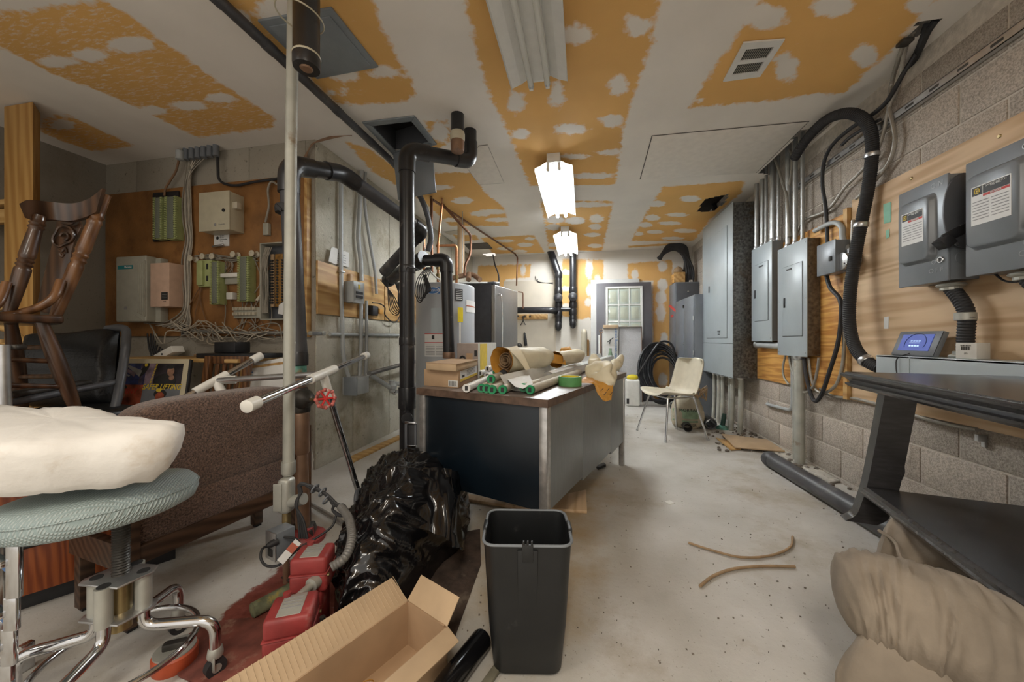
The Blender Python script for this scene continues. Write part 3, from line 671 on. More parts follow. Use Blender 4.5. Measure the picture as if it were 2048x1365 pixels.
for i in range(4):
    j = (i + 1) % 4
    obj('frame', MB().prism([O[i], O[j], I[j], I[i]], (0, 0, -0.012)), 'hatchgrey', t, bev=0.003)
    obj('liner', MB().prism([I[i], I[j], I[j] + Z_ * 0.16, I[i] + Z_ * 0.16], (I[i] - c).normalized() * 0.012), 'lockdark', t)
a, b = O[3] * 0.9 + O[0] * 0.1, O[2]; a = AT(785, 318, 2.42); b = AT(868, 300, 2.55)
a = I[3] - Z_ * 0.015; b = I[2] - Z_ * 0.015
e = (b - a); back = Vector((e.y, -e.x, 0)).normalized()
obj('door', MB().prism([a - e * .1, b + e * .06, b + e * .06 - Z_ * 0.36 - back * 0.06, a - e * .1 - Z_ * 0.36 - back * 0.06], back * -0.012), 'boxgrey', t, bev=0.004)
t = thing('ceiling_vent', 'white metal vent grille with dusty slots set in the ceiling', 'vent', FL(1508, 117, CEIL))
Q = [FL(x, y, CEIL) for x, y in [(1487, 82), (1570, 75), (1520, 150), (1446, 160)]]
def qp(u, v, z=0): return (Q[0] * (1 - u) + Q[1] * u) * (1 - v) + (Q[3] * (1 - u) + Q[2] * u) * v + Z_ * z
obj('recess', MB().prism([qp(.05, .05, -.001), qp(.95, .05, -.001), qp(.95, .95, -.001), qp(.05, .95, -.001)], (0, 0, -.002)), 'black', t)
for (u0, u1, v0, v1) in ((0, 1, 0, .16), (0, 1, .84, 1), (0, .16, .16, .84), (.84, 1, .16, .84), (.16, .84, .46, .54)):
    obj('frame', MB().prism([qp(u0, v0, -.003), qp(u1, v0, -.003), qp(u1, v1, -.003), qp(u0, v1, -.003)], (0, 0, -.009)), 'white', t)
for v0, v1 in ((.16, .46), (.54, .84)):
    for i in range(14):
        u = .165 + i * .05
        obj('slat', MB().prism([qp(u, v0, -.004), qp(u + .016, v0, -.004), qp(u + .016, v1, -.004), qp(u, v1, -.004)], (0, 0, -.002)), 'telgrey', t, smooth=False)
cquad('drywall_patch', [(1305, 272), (1616, 243), (1512, 345), (1281, 358)], mat('patch_board', (0.76, 0.72, 0.66), 0.8, var=0.05), 'large pale drywall patch screwed to ceiling beside the conduits', 'ceiling patch', 0.006)
cquad('drywall_patch', [(958, 292), (975, 290), (1008, 366), (958, 369), (930, 330)], mat('patch_board_b', (0.75, 0.71, 0.65), 0.8, var=0.05), 'small drywall patch cut in ceiling beside the capped black pipe', 'ceiling patch', 0.003)
cquad('dark_patch', [(928, 488), (974, 485), (985, 497), (938, 499)], 'mark', 'small dark grey ceiling panel above the refrigerator', 'ceiling panel', 0.008)
cquad('drywall_patch', [(887, 464), (925, 459), (938, 464), (900, 470)], 'wallpaint', 'thin pale ceiling patch between the copper tubes', 'ceiling patch', 0.004)

# ================================================================== BIG PIPES
def pipe_run(parent, pts, r, m, fr=0.1, name='pipe', n=18):
    return obj(name, MB().sweep(fillet(pts, fr, 8), r, n), m, parent)
def collar(parent, p, d, r, L, m, name='coupling', n=18):
    d = Vector(d).normalized(); p = Vector(p)
    return obj(name, MB().lathe([(r * .97, -L / 2), (r, -L / 2 + .004), (r, L / 2 - .004), (r * .97, L / 2)], p, d, n), m, parent)

# stack beside the desk
r = 0.048
base = Vector((-1.13, 2.17, 0)); topz = 2.245
A = Vector((base.x, base.y, topz)); B = AT(938, 314, 2.62); B.z = 2.315; top = FL(940, 262, CEIL); B.x, B.y = top.x, top.y
t = thing('drain_stack', 'tall black drain stack rising beside the desk and elbowing to the ceiling', 'pipe', base)
pipe_run(t, [base, A - Z_ * .09], r, 'abs'); pipe_run(t, [A + (B - A).normalized() * .09, B - (B - A).normalized() * .07], r, 'abs')
obj('elbow', MB().sweep(fillet([A - Z_ * .15, A, A + (B - A).normalized() * .15], .13, 10), r * 1.13, 20), 'abs', t)
obj('elbow', MB().sweep(fillet([B - (B - A).normalized() * .12, B, B + Z_ * .14], .10, 10), r * 1.13, 20), 'abs', t)
pipe_run(t, [B + Z_ * .1, Vector((B.x, B.y, CEIL + .05))], r, 'abs')
for z in (.62, .99, 1.46): collar(t, base + Z_ * z, Z_, r * 1.07 if z != .62 else r * 1.16, .05 if z != .62 else .14, 'abs')
d = AT(1, 1, 1)
obj('cleanout', MB().cyl(base + Vector((.02, -.04, .5)), base + Vector((.035, -.07, .5)), .035), 'abs', t)

# long pipe that comes up by the sprinkler riser and crosses to the inner wall
t = thing('waste_pipe', 'long grey black waste pipe crossing from the brown riser toward the stack', 'pipe', AT(588, 720, 1.9))
A = AT(578, 330, 1.9); B = AT(684, 347, 2.25); C = AT(846, 462, 2.75); lo = AT(596, 712, 1.9)
pipe_run(t, [lo, A - Z_ * .06], .046, 'abs_dusty'); d1 = (B - A).normalized(); d2 = (C - B).normalized()
obj('elbow', MB().sweep(fillet([A - Z_ * .15, A, A + d1 * .15], .12, 10), .053, 20), 'abs', t)
pipe_run(t, [A + d1 * .1, B - d1 * .06], .046, 'abs')
obj('elbow', MB().sweep(fillet([B - d1 * .13, B, B + d2 * .10], .07, 8), .052, 20), 'abs', t)
pipe_run(t, [B + d2 * .06, C], .045, 'abs_dusty')
collar(t, B + d2 * .10, d2, .047, .04, 'abs')
D = AT(768, 545, 3.05); d3 = (D - C).normalized()
obj('elbow', MB().sweep(fillet([C - d2 * .09, C, C + d3 * .09], .06, 8), .05, 20), 'abs', t)
pipe_run(t, [C + d3 * .05, D], .044, 'abs_dusty')
obj('rubber_band', MB().lathe([(.052, -.02), (.055, 0), (.052, .02)], AT(573, 420, 1.9), Z_, 18), 'rubber', t)
b0 = AT(560, 415, 1.84)
obj('tape_tail', MB().prism([b0, b0 + Vector((-.025, 0, .02)), b0 + Vector((-.03, 0, .005)), b0 + Vector((0, 0, -.02))], (.004, .004, 0)), 'rubber', t)

# third waste line by the water heater
t = thing('waste_pipe', 'black waste pipe elbowing down in front of the water heater', 'pipe', AT(902, 722, 3.0))
P0, P1, P2, P3 = AT(775, 562, 3.25), AT(840, 522, 2.95), AT(893, 520, 2.9), AT(898, 716, 2.9)
e1 = (P1 - P0).normalized(); e2 = (P2 - P1).normalized()
pipe_run(t, [P0, P1 - e1 * .04], .055, 'abs_dusty'); collar(t, P0 + e1 * .03, e1, .06, .06, 'abs')
obj('tee', MB().sweep([P1 - e1 * .06, P1 + e1 * .06], .064, 20), 'abs', t)
pipe_run(t, [P1, P2 - e2 * .06], .046, 'abs'); obj('elbow', MB().sweep(fillet([P2 - e2 * .10, P2, P2 - Z_ * .10], .09, 10), .054, 20), 'abs', t)
pipe_run(t, [P2 - Z_ * .07, P3], .046, 'abs'); collar(t, P3 + Z_ * .02, Z_, .05, .05, 'bronze')

# capped stub
p = FL(915, 230, CEIL); t = thing('capped_stub', 'short capped black pipe stub hanging from ceiling with a pale band', 'pipe', (p.x, p.y, 2.28))
obj('pipe', MB().cyl((p.x, p.y, 2.33), (p.x, p.y, CEIL + .02), .045), 'abs', t)
obj('band', MB().lathe([(.047, 0), (.05, .01), (.05, .05), (.047, .06)], (p.x, p.y, 2.36), Z_, 20), 'creamenamel', t)
obj('cap', MB().lathe([(.02, 0), (.043, .004), (.045, .02), (.047, .07), (.044, .08)], (p.x, p.y, 2.285), Z_, 20), 'bronze', t)

# black cylinder hanging near the camera
p = AT(613, 60, 1.42); t = thing('black_pipe_end', 'wide black pipe end hanging from ceiling tied to the pale conduit', 'pipe', (p.x, p.y, 2.08))
obj('shell', MB().lathe([(.038, .0), (.048, 0), (.050, .01), (.05, .05), (.048, .055), (.048, .5)], (p.x, p.y, 2.075), Z_, 24), 'abs', t)
obj('ring', MB().lathe([(.0505, 0), (.052, .004), (.0505, .008)], (p.x, p.y, 2.12), Z_, 24), 'creamenamel', t)
obj('inner_core', MB().lathe([(.02, 0), (.03, .01), (.03, .05)], (p.x, p.y, 2.07), Z_, 12), 'bronze', t)
q = AT(587, 20, 1.42)
obj('cable_tie', MB().torus(((p.x + q.x) / 2, (p.y + q.y) / 2, 2.28), (0.15, 0, 1), .085, .003, 28, 6), 'creamenamel', t)

# dark conduit running the length of the ceiling
t = thing('ceiling_conduit', 'dark grey conduit strapped along the ceiling then bending down', 'conduit', (-1.565, 2.0, 2.48))
run = [Vector((-1.57, -0.6, 2.49)), Vector((-1.565, 2.9, 2.49))] + [AT(826, 372, 3.30), AT(850, 415, 3.35), AT(862, 470, 3.4), AT(856, 503, 3.42)]
obj('pipe', MB().sweep([run[0], Vector((-1.565, 1.6, 2.49)), Vector((-1.565, 2.5, 2.49))] + catmull([Vector((-1.565, 2.7, 2.49))] + run[2:], 6), .026, 14), 'abs_dusty', t)
for y in (1.28, 1.55, 2.07, 2.45): collar(t, (-1.566, y, 2.49), Y_, .0285, .06, 'abs_dusty')
obj('strap', MB().torus((-1.566, 1.72, 2.5), (0, 1, 0), .03, .003, 16, 6), 'emt', t)

# pale vertical conduit from ceiling to the outlet beside the riser
t = thing('sprinkler_conduit', 'pale vertical metal conduit ending at cast fitting by the red valves', 'conduit', AT(575, 950, 1.55))
top = AT(588, -60, 1.5); bot = AT(577, 950, 1.55)
obj('pipe', MB().sweep([top, AT(582, 300, 1.53), bot], .0225, 16), 'emt_dust', t)
collar(t, AT(577, 935, 1.55), Z_, .028, .05, 'castal')

# ================================================================== RIGHT WALL: boards, panels, conduits
XB = XR - 0.019      # face of the plywood backing
t = single('plywood_sheet', MB().box(XB, XR, 0.75, 2.765, 0.60, 1.925), 'ply', 'large pale plywood sheet on block wall behind the two grey disconnect switches', 'board', bev=0.002)
t = single('plywood_board', MB().box(XB - 0.004, XR, 2.775, 4.14, 0.61, 1.86), 'plyorange', 'orange fir plywood backing board behind the two breaker panels', 'board', bev=0.002)
single('batten', MB().box(XB - 0.02, XR, 2.772, 2.81, 0.60, 1.88).wrap(lambda v: v + Vector((-.004, 0, 0))), 'plystrip', 'thin upright wooden batten on the edge of orange plywood by black hose', 'batten', bev=0.002)
single('plywood_board', MB().box(XR - .03, XR, 4.16, 5.35, 1.35, 2.42), 'plyorange', 'orange plywood board peeping out behind the tall galvanised panel', 'board', bev=0.002)

def panel(name, label, y0, y1, z0, z1, x, door, latch_y, group=None, side='zinc'):
    t = thing(name, label, 'electrical panel', ((x + XB) / 2, (y0 + y1) / 2, z0), group)
    obj('box', MB().box(x + .008, XB - .004, y0 + .006, y1 - .006, z0 + .006, z1 - .006), side, t, bev=0.002)
    obj('cover', MB().box(x, x + .008, y0, y1, z0, z1), 'panelgrey', t, bev=0.002)
    (a, b, c, d) = door
    obj('door', MB().box(x - .006, x + .002, a, b, c, d), 'panelgrey', t, bev=0.0025)
    g = MB()
    for s in ((a, b, c - .004, c), (a, b, d, d + .003), (a - .003, a, c, d), (b, b + .003, c, d)): g.box(x - .0015, x + .001, *s)
    obj('door_gap', g, 'ink', t, smooth=False)
    l = obj('latch', MB().box(x - .012, x - .005, latch_y - .010, latch_y + .010, (c + d) / 2 - .05, (c + d) / 2 + .03), 'black', t, bev=0.002)
    for yy in (y0 + .02, y1 - .02):
        for zz in (z0 + .03, (z0 + z1) / 2, z1 - .03):
            obj('screw', MB().cyl((x - .003, yy, zz), (x + .002, yy, zz), .005, n=8), 'steel', t)
    return t
# big distribution panel
t = panel('distribution_cabinet', 'tall deep grey electrical cabinet with galvanised side on block wall', 4.06, 5.00, .60, 2.42, 1.51, (4.20, 4.84, 1.02, 2.22), 4.74)
for z in (.96, .605): obj('cover_seam', MB().box(1.507, 1.512, 4.06, 5.0, z, z + .003), 'ink', t)
text('MAIN', .035, (1.5025, 4.42, 1.09), (0, -1, 0), Z_, 'ink', t, 'lettering')
text('PANEL', .022, (1.5025, 4.42, 1.06), (0, -1, 0), Z_, 'ink', t, 'lettering')
tp = panel('breaker_cabinet', 'grey breaker panel hung farther down the wall, its foot on a short pipe', 3.58, 3.97, .985, 1.89, 1.648, (3.64, 3.90, 1.18, 1.72), 3.88, 'wall breaker panels', 'boxgrey')
text('A', .03, (1.641, 3.75, 1.69), (0, -1, 0), Z_, 'ink', tp)
obj('nameplate', MB().box(1.6395, 1.643, 3.72, 3.80, 1.685, 1.697), 'ink', tp)
tp = panel('breaker_cabinet', 'nearer grey breaker panel with rust brown side and a lone pipe below', 3.07, 3.48, .87, 1.772, 1.648, (3.12, 3.40, 1.03, 1.60), 3.36, 'wall breaker panels', mat('rusty_zinc', (0.15, 0.12, 0.085), 0.5, 0.4, var=0.4, scale=40, wear=((0.10, 0.055, 0.025), 0.45, 4)))
obj('nameplate', MB().box(1.6395, 1.643, 3.26, 3.33, 1.565, 1.577), 'ink', tp)

# lighting contactor box and its round junction box
t = thing('switch_box', 'small grey metal switch box between breaker panel and black hose', 'switch box', (1.69, 2.83, 1.45))
obj('box', MB().box(1.64, XB - .004, 2.74, 2.92, 1.452, 1.662), 'boxgrey', t, bev=0.004)
obj('cover', MB().box(1.632, 1.641, 2.735, 2.925, 1.447, 1.667), 'boxgrey', t, bev=0.004)
obj('knob', MB().box(1.622, 1.634, 2.765, 2.785, 1.53, 1.56), 'ink', t, bev=0.002)
p = WX(1684, 523, 1.66)
t = thing('junction_box', 'round bright metal junction box under a bent pipe beside switch box', 'junction box', p)
obj('body', MB().cyl(p + X_ * .08, p, .052, n=24), 'steel', t, bev=.003)
obj('cover', MB().cyl(p, p - X_ * .004, .056, n=24), 'steel', t, bev=.0015)
for s in (-1, 1): obj('screw', MB().cyl(p + Vector((-.007, s * .03, s * .02)), p + Vector((-.003, s * .03, s * .02)), .005, n=8), 'iron', t)
t = thing('bent_conduit', 'short bent grey conduit arching from round box to breaker panel', 'conduit', p)
pts = [p + Vector((.05, 0, .05)), WX(1686, 478, 1.71), WX(1684, 456, 1.71), WX(1672, 446, 1.71), WX(1655, 449, 1.71), WX(1630, 462, 1.71)]
obj('pipe', MB().sweep(catmull(pts, 6), .017, 12), 'emt_paint', t)
obj('connector', MB().cyl(pts[0], pts[0] + Z_ * .03, .023, n=12), 'steel', t)

# pipes under/over the panels
def conduit(label, pts, r, m='emt', fr=.06, group=None, conn=True, name='conduit', cat='conduit'):
    t = thing(name, label, cat, pts[0], group)
    obj('pipe', MB().sweep(fillet(pts, fr, 6), r, 12), m, t)
    if conn:
        d = (pts[1] - pts[0]).normalized()
        obj('connector', MB().lathe([(r * 1.15, 0), (r * 1.4, .006), (r * 1.4, .02), (r * 1.15, .035)], pts[0], d, 14), 'steel', t)
    return t
for i, (y, r, dx) in enumerate([(3.40, .022, 0), (3.30, .017, .0), (3.22, .014, .02)]):
    conduit(['thick metal conduit rising from nearer breaker panel, farthest of its three', 'middle metal conduit rising from the nearer breaker panel', 'thinnest metal conduit rising from nearer breaker panel, next to black cable'][i],
            [Vector((1.69 + dx * .5, y, 1.766)), Vector((1.69 + dx * .5, y, CEIL + .1))], r, group='conduits above the near panel')
for i, (y, r, x) in enumerate([(3.94, .019, 1.68), (3.84, .019, 1.69), (3.75, .013, 1.68), (3.70, .013, 1.70), (3.65, .019, 1.69), (3.60, .013, 1.71)]):
    conduit(['metal conduit on the far end of the row above farther panel', 'second metal conduit of the row above farther breaker panel', 'thin metal conduit third in row above farther breaker panel', 'thin metal conduit fourth in row above farther breaker panel', 'thicker metal conduit fifth in row above farther breaker panel', 'thin metal conduit at near end of row above farther panel'][i],
            [Vector((x, y, 1.885)), Vector((x, y, CEIL + .1))], r, group='conduits above the far panel')
for i, (y, x) in enumerate([(4.60, 1.66), (4.68, 1.70), (4.76, 1.66)]):
    conduit(['far short conduit between tall electrical cabinet and ceiling hole', 'middle short conduit between tall electrical cabinet and ceiling hole', 'near short conduit between tall electrical cabinet and ceiling hole'][2 - i], [Vector((x, y, 2.415)), Vector((x, y, CEIL + .12))], .022, group='conduits above the tall cabinet')
conduit('grey horizontal pipe joining the two breaker panels low down', [Vector((1.70, 3.97, .955)), Vector((1.70, 3.48, .945))], .03, 'emt_paint')
p0 = WX(1592, 715, 1.70); p1 = WX(1592, 925, 1.69); p1.z = 0
conduit('thick pale conduit dropping from nearer breaker panel to the floor', [Vector((1.69, 3.24, .875)), Vector((1.69, 3.24, 0))], .034, 'emt_dust')
conduit('thin pale conduit beside the thick one under nearer breaker panel', [Vector((1.71, 3.34, .875)), Vector((1.71, 3.34, 0))], .019, 'emt_dust')
g0 = WX(1581, 715, 1.73)
conduit('small grey conduit hooking into block wall below nearer breaker panel', [Vector((1.735, 3.43, .87)), Vector((1.735, 3.43, .40)), Vector((1.735, 3.86, .38)), Vector((1.765, 3.9, .385))], .014, 'emt_paint', .07)
for i, (y, x, r) in enumerate([(4.86, 1.60, .019), (4.74, 1.62, .030), (4.58, 1.60, .022), (4.47, 1.64, .022), (4.36, 1.62, .024), (4.24, 1.66, .026)]):
    conduit(['pale dusty conduit below tall cabinet, farthest of the six', 'fat pale dusty conduit below tall cabinet, second from far end', 'pale dusty conduit below tall cabinet, third from far end', 'pale dusty conduit below tall cabinet, third from near end', 'pale dusty conduit below tall cabinet, second from near end', 'pale dusty conduit below tall cabinet, nearest of the six'][i],
            [Vector((x, y, .602)), Vector((x, y, .3)), Vector((x - .02, y - .02, 0))], r, 'emt_dust', .05, 'conduits below the tall cabinet')

# strut channel
t = thing('strut_channel', 'long galvanised strut channel bolted high along the block wall', 'channel', (1.745, 2.2, 2.25))
g = MB().box(1.735, 1.738, .8, 3.45, 2.25, 2.291).box(1.735, 1.762, .8, 3.45, 2.25, 2.253).box(1.735, 1.762, .8, 3.45, 2.288, 2.291)
obj('channel', g, 'steel', t, smooth=False)
for i in range(18): obj('slot', MB().box(1.7335, 1.736, .9 + i * .14, .95 + i * .14, 2.264, 2.277), 'iron', t, bev=.001)

# the thick black flexible conduit
pts = ATS((1588, 318, 2.72), (1612, 280, 2.6), (1650, 242, 2.42), (1690, 227, 2.28), (1722, 235, 2.2), (1741, 262, 2.15), (1744, 310, 2.15), (1738, 380, 2.18), (1722, 450, 2.22), (1709, 520, 2.24), (1700, 590, 2.24), (1699, 650, 2.22), (1710, 695, 2.16), (1732, 722, 2.08), (1760, 737, 2.0))
pts = [Vector((min(p.x, 1.70), p.y, min(p.z, CEIL - .05))) for p in pts]
t = thing('flexible_conduit', 'thick black corrugated hose arching from ceiling slot down to grey trough', 'hose', pts[7])
obj('hose', ribbed(catmull(pts, 8), .033, .012, .10, 14), 'rubber', t)
for (px, py, tt) in ((1716, 458, 2.22), (1733, 722, 2.08)):
    p = AT(px, py, tt); p.x = min(p.x, 1.70); c = min(range(len(pts)), key=lambda i: (pts[i] - p).length); d = pts[min(c + 1, len(pts) - 1)] - pts[max(c - 1, 0)]
    obj('clamp', MB().lathe([(.035, -.015), (.037, -.012), (.037, .012), (.035, .015)], pts[c], d, 16), 'steel', t)
obj('clamp', MB().lathe([(.036, -.012), (.038, 0), (.036, .012)], pts[6], pts[7] - pts[5], 16), 'steel', t)
obj('clamp_screw', MB().cyl(pts[6] + Vector((-.03, .02, 0)), pts[6] + Vector((-.07, .06, 0)), .006, n=8), 'steel', t)

def cable(name, label, pts, r, m, cat='cable', n=8, dens=8, group=None):
    P = [Vector(p) for p in pts]
    return single(name, MB().sweep(catmull(P, dens), r, n), m, label, cat, group)
def armoured(label, pts, r, m='bx', name='armoured_cable'):
    mb = ribbed(catmull([Vector(p) for p in pts], 8), r, .014, .16, 9)
    return single(name, mb, m, label, 'cable')
wx = lambda a, X=1.73: [WX(x, y, X) for x, y in a]
armoured('silver armoured cable looping from ceiling hole toward the black hose clamp', ATS((1822, 60, 1.80), (1805, 95, 1.88)) + wx([(1785, 160), (1778, 210), (1786, 250), (1790, 280), (1780, 320), (1750, 362), (1712, 398)]), .011)
armoured('second silver armoured cable from ceiling hole crossing behind the black hose', ATS((1828, 62, 1.80), (1810, 100, 1.89)) + wx([(1798, 170), (1780, 210), (1768, 260), (1750, 310), (1715, 350), (1690, 375), (1655, 420), (1610, 440), (1592, 470)]), .011)
armoured('armoured cable running down beside the black hose and under breaker panel', wx([(1706, 440), (1702, 520), (1693, 570), (1688, 620), (1688, 690), (1684, 735), (1672, 770), (1650, 786), (1632, 780), (1622, 755), (1617, 716)], 1.715), .011)
armoured('armoured cable hanging in a loop below the breaker panel door', wx([(1578, 712), (1583, 740), (1594, 765), (1608, 785), (1625, 775), (1634, 745), (1638, 716)], 1.70), .010)
armoured('short armoured cable dangling at the far corner of nearer breaker panel', wx([(1571, 710), (1566, 735), (1568, 755), (1578, 770)], 1.705), .009)
armoured('thin armoured cable clipped low along the block wall under plywood', wx([(1640, 778), (1668, 793), (1705, 797), (1745, 806), (1800, 822), (1850, 838), (1900, 850), (1955, 860)], 1.745), .010)
for yy in (2.42, 1.98):
    obj('clip', MB().box(1.728, 1.762, yy - .008, yy + .008, .545, .575).box(1.752, 1.762, yy - .008, yy + .008, .52, .55), 'steel', bpy.data.objects['armoured_cable.005'], bev=.002)
# black twisted service cable
cable('service_cable', 'black cable from ceiling hole drooping behind the hose into switch box', ATS((1852, 50, 1.76), (1835, 100, 1.89)) + wx([(1808, 145), (1772, 205), (1735, 236), (1700, 258), (1665, 290), (1648, 325), (1645, 370), (1652, 420), (1655, 486)], 1.715), .012, 'rubber')
cable('service_cable', 'twisted black and grey cable looping below the switch box', wx([(1652, 548), (1660, 575), (1680, 600), (1682, 640), (1675, 690), (1660, 740), (1645, 785), (1632, 803), (1622, 790), (1612, 750), (1608, 717)], 1.69), .013, 'rubber')
cable('service_cable', 'thin black cable lying on the strut channel near the hose', wx([(1760, 240), (1745, 247), (1720, 262), (1700, 275), (1684, 290)], 1.715), .010, 'rubber')
cable('service_cable', 'thick black feeder cable hanging out of ragged ceiling hole', ATS((1872, 40, 1.74), (1856, 62, 1.78), (1842, 92, 1.86), (1822, 135, 1.99), (1806, 175, 2.09)), .016, 'rubber')
single('cable_clamp', MB().cbox(AT(1810, 85, 1.83), Vector((.05, 0, 0)), Vector((0, .05, 0)), Vector((0, 0, .02))), 'iron', 'rusty cable clamp block at the mouth of the ceiling hole', 'clamp', bev=.005)
cable('service_cable', 'grey cable arching from ceiling slot behind the row of conduits', wx([(1572, 292), (1583, 310), (1582, 350), (1574, 400), (1577, 440), (1582, 474)], 1.69), .010, 'wire')
cable('service_cable', 'second grey cable slanting across the row of conduits', wx([(1548, 316), (1556, 335), (1566, 370), (1574, 400), (1578, 474)], 1.665), .010, 'wire')

# disconnect switches
def disconnect(y0, y1, label, handle):
    x, z0, z1 = 1.624, 1.27, 1.76
    t = thing('disconnect_switch', label, 'switch', ((x + XB) / 2, (y0 + y1) / 2, z0), 'grey disconnect switches')
    obj('box', MB().box(x + .006, XB, y0 + .005, y1 - .004, z0 + .005, z1 - .004), 'boxgrey', t, bev=.003)
    c = obj('cover', MB().box(x, x + .012, y0, y1, z0, z1), 'boxgrey', t, bev=.005)
    ym = (y0 + y1) / 2; b0, b1, c0, c1 = y0 + .062, y1 - .030, z0 + .115, z1 - .075
    g = MB(); q = []
    def rr(yy0, yy1, zz0, zz1, r, xx):
        P = []
        for cy, cz, a in ((yy1 - r, zz1 - r, 0), (yy0 + r, zz1 - r, 1), (yy0 + r, zz0 + r, 2), (yy1 - r, zz0 + r, 3)):
            for k in range(6):
                an = (a + k / 5) * math.pi / 2; P.append(Vector((xx, cy + math.cos(an) * r, cz + math.sin(an) * r)))
        return P
    rings = [rr(b0 - .012, b1 + .006, c0 - .012, c1 + .012, .025, x + .001), rr(b0 - .004, b1 + .002, c0 - .004, c1 + .004, .03, x - .006), rr(b0, b1, c0, c1, .03, x - .021), rr(b0 + .006, b1 - .006, c0 + .006, c1 - .006, .026, x - .025)]
    n = len(rings[0]); vs = sum(rings, []); fs = [(i * n + k, i * n + (k + 1) % n, (i + 1) * n + (k + 1) % n, (i + 1) * n + k) for i in range(3) for k in range(n)] + [tuple(3 * n + k for k in range(n))]
    obj('raised_face', MB().add(vs, fs), 'boxgrey', t, angle=50)
    lx = x - .0262; l0, l1, k0, k1 = b0 + .025, b1 - .025, c0 + .09, c1 - .05
    lab = obj('label', MB().box(lx, lx + .002, l0, l1, k0, k1), 'labelwhite', t, label='white printed warning label')
    hgt = k1 - k0; wid = l1 - l0
    obj('label_print', MB().box(lx - .0006, lx + .001, l0 + .004, l1 - wid * .32, k1 - hgt * .24, k1 - .004), 'ink', lab)
    obj('label_print', MB().box(lx - .0006, lx + .001, l1 - wid * .30, l1 - .004, k1 - hgt * .24, k1 - .004), 'ink', lab)
    sq = MB(); sy, sz = l1 - wid * .16, k1 - hgt * .13
    for (a, b_, c_, d) in ((-.011, .011, .007, .011), (-.011, .011, -.011, -.007), (-.011, -.007, -.011, .011), (.007, .011, -.011, .011), (-.003, .003, -.004, .004)): sq.box(lx - .0012, lx, sy + a, sy + b_, sz + c_, sz + d)
    obj('emblem', sq, 'inkyellow', lab)
    obj('label_print', MB().box(lx - .0006, lx + .001, l0 + .004, l1 - wid * .32, k1 - hgt * .31, k1 - hgt * .25), 'inkred', lab)
    for zz in (.07, .10, .13): text('SAFETY SWITCH' if zz == .07 else 'DANGER' if zz == .13 else '240 VAC', .010, (lx - .0014, (l0 + l1 - wid * .3) / 2, k1 - hgt * (zz if zz < .12 else .28)), (0, -1, 0), Z_, 'labelwhite', lab)
    for i in range(7):
        for (ya, yb) in ((l0 + .006, l0 + wid * .47), (l0 + wid * .53, l1 - .006)):
            obj('text_line', MB().box(lx - .0005, lx + .001, ya, yb, k1 - hgt * (.40 + i * .075) - .003, k1 - hgt * (.40 + i * .075)), 'inkgrey', lab)
    text('O N', .032, (x - .001, y0 + .05, z1 - .035), (0, -1, 0), Z_, 'emboss', t)
    text('O F F', .030, (x - .001, y0 + .055, z0 + .055), (0, -1, 0), Z_, 'emboss', t)
    text('O', .03, (x - .001, y0 + .065, z0 + .095), (0, -1, 0), Z_, 'emboss', t)
    obj('padlock_eye', MB().torus((x - .004, y0 + .03, z0 + .10), X_, .012, .003, 16, 6), 'steel', t)
    for zz in (z0 + .06, z0 + .36): obj('knockout', MB().torus((XB - .06, y0 + .005, zz + .04), Y_, .03, .002, 20, 6), 'boxgrey', t)
    # operating plate and lever on the near side
    yy = y0 - .004
    pl = [Vector((x + .02 - .03 + .035 * math.cos(a) , yy, z0 + .30 + .15 * math.sin(a))) for a in [R(d) for d in range(90, 271, 15)]]
    arc = [Vector((x + .05 - .075 * math.sin(R(a)), yy, z0 + .31 + .17 * math.cos(R(a)))) for a in range(0, 181, 12)]
    h = obj('lever_plate', MB().prism(arc + [Vector((XB - .01, yy, z0 + .16)), Vector((XB - .01, yy, z0 + .46))], (0, -.008, 0)), 'lockdark', t, bev=.002)
    if handle:
        a0 = Vector((x - .012, yy - .010, z0 + .20))
        obj('lever', MB().cbox(a0 + Vector((-.012, .0, -.03)), Vector((.035, 0, .03)), Vector((0, -.05, 0)), Vector((-.03, 0, .035))), 'black', h, bev=.004)
        obj('lever', MB().cbox(a0 + Vector((.03, .0, .01)), Vector((.09, 0, .05)), Vector((0, -.01, 0)), Vector((-.02, 0, .035))), 'black', h, bev=.003)
        for (dx, dz) in ((.02, .24), (.06, .36), (.0, .16)): obj('rivet', MB().cyl((x + .02 + dx, yy - .008, z0 + dz), (x + .02 + dx, yy - .014, z0 + dz), .007, n=10), 'steel', h)
    return t
disconnect(1.98, 2.24, 'grey disconnect switch whose black side lever shows, farther from the camera', True)
disconnect(1.62, 1.905, 'grey disconnect switch nearest the camera, cut by the picture edge', True)

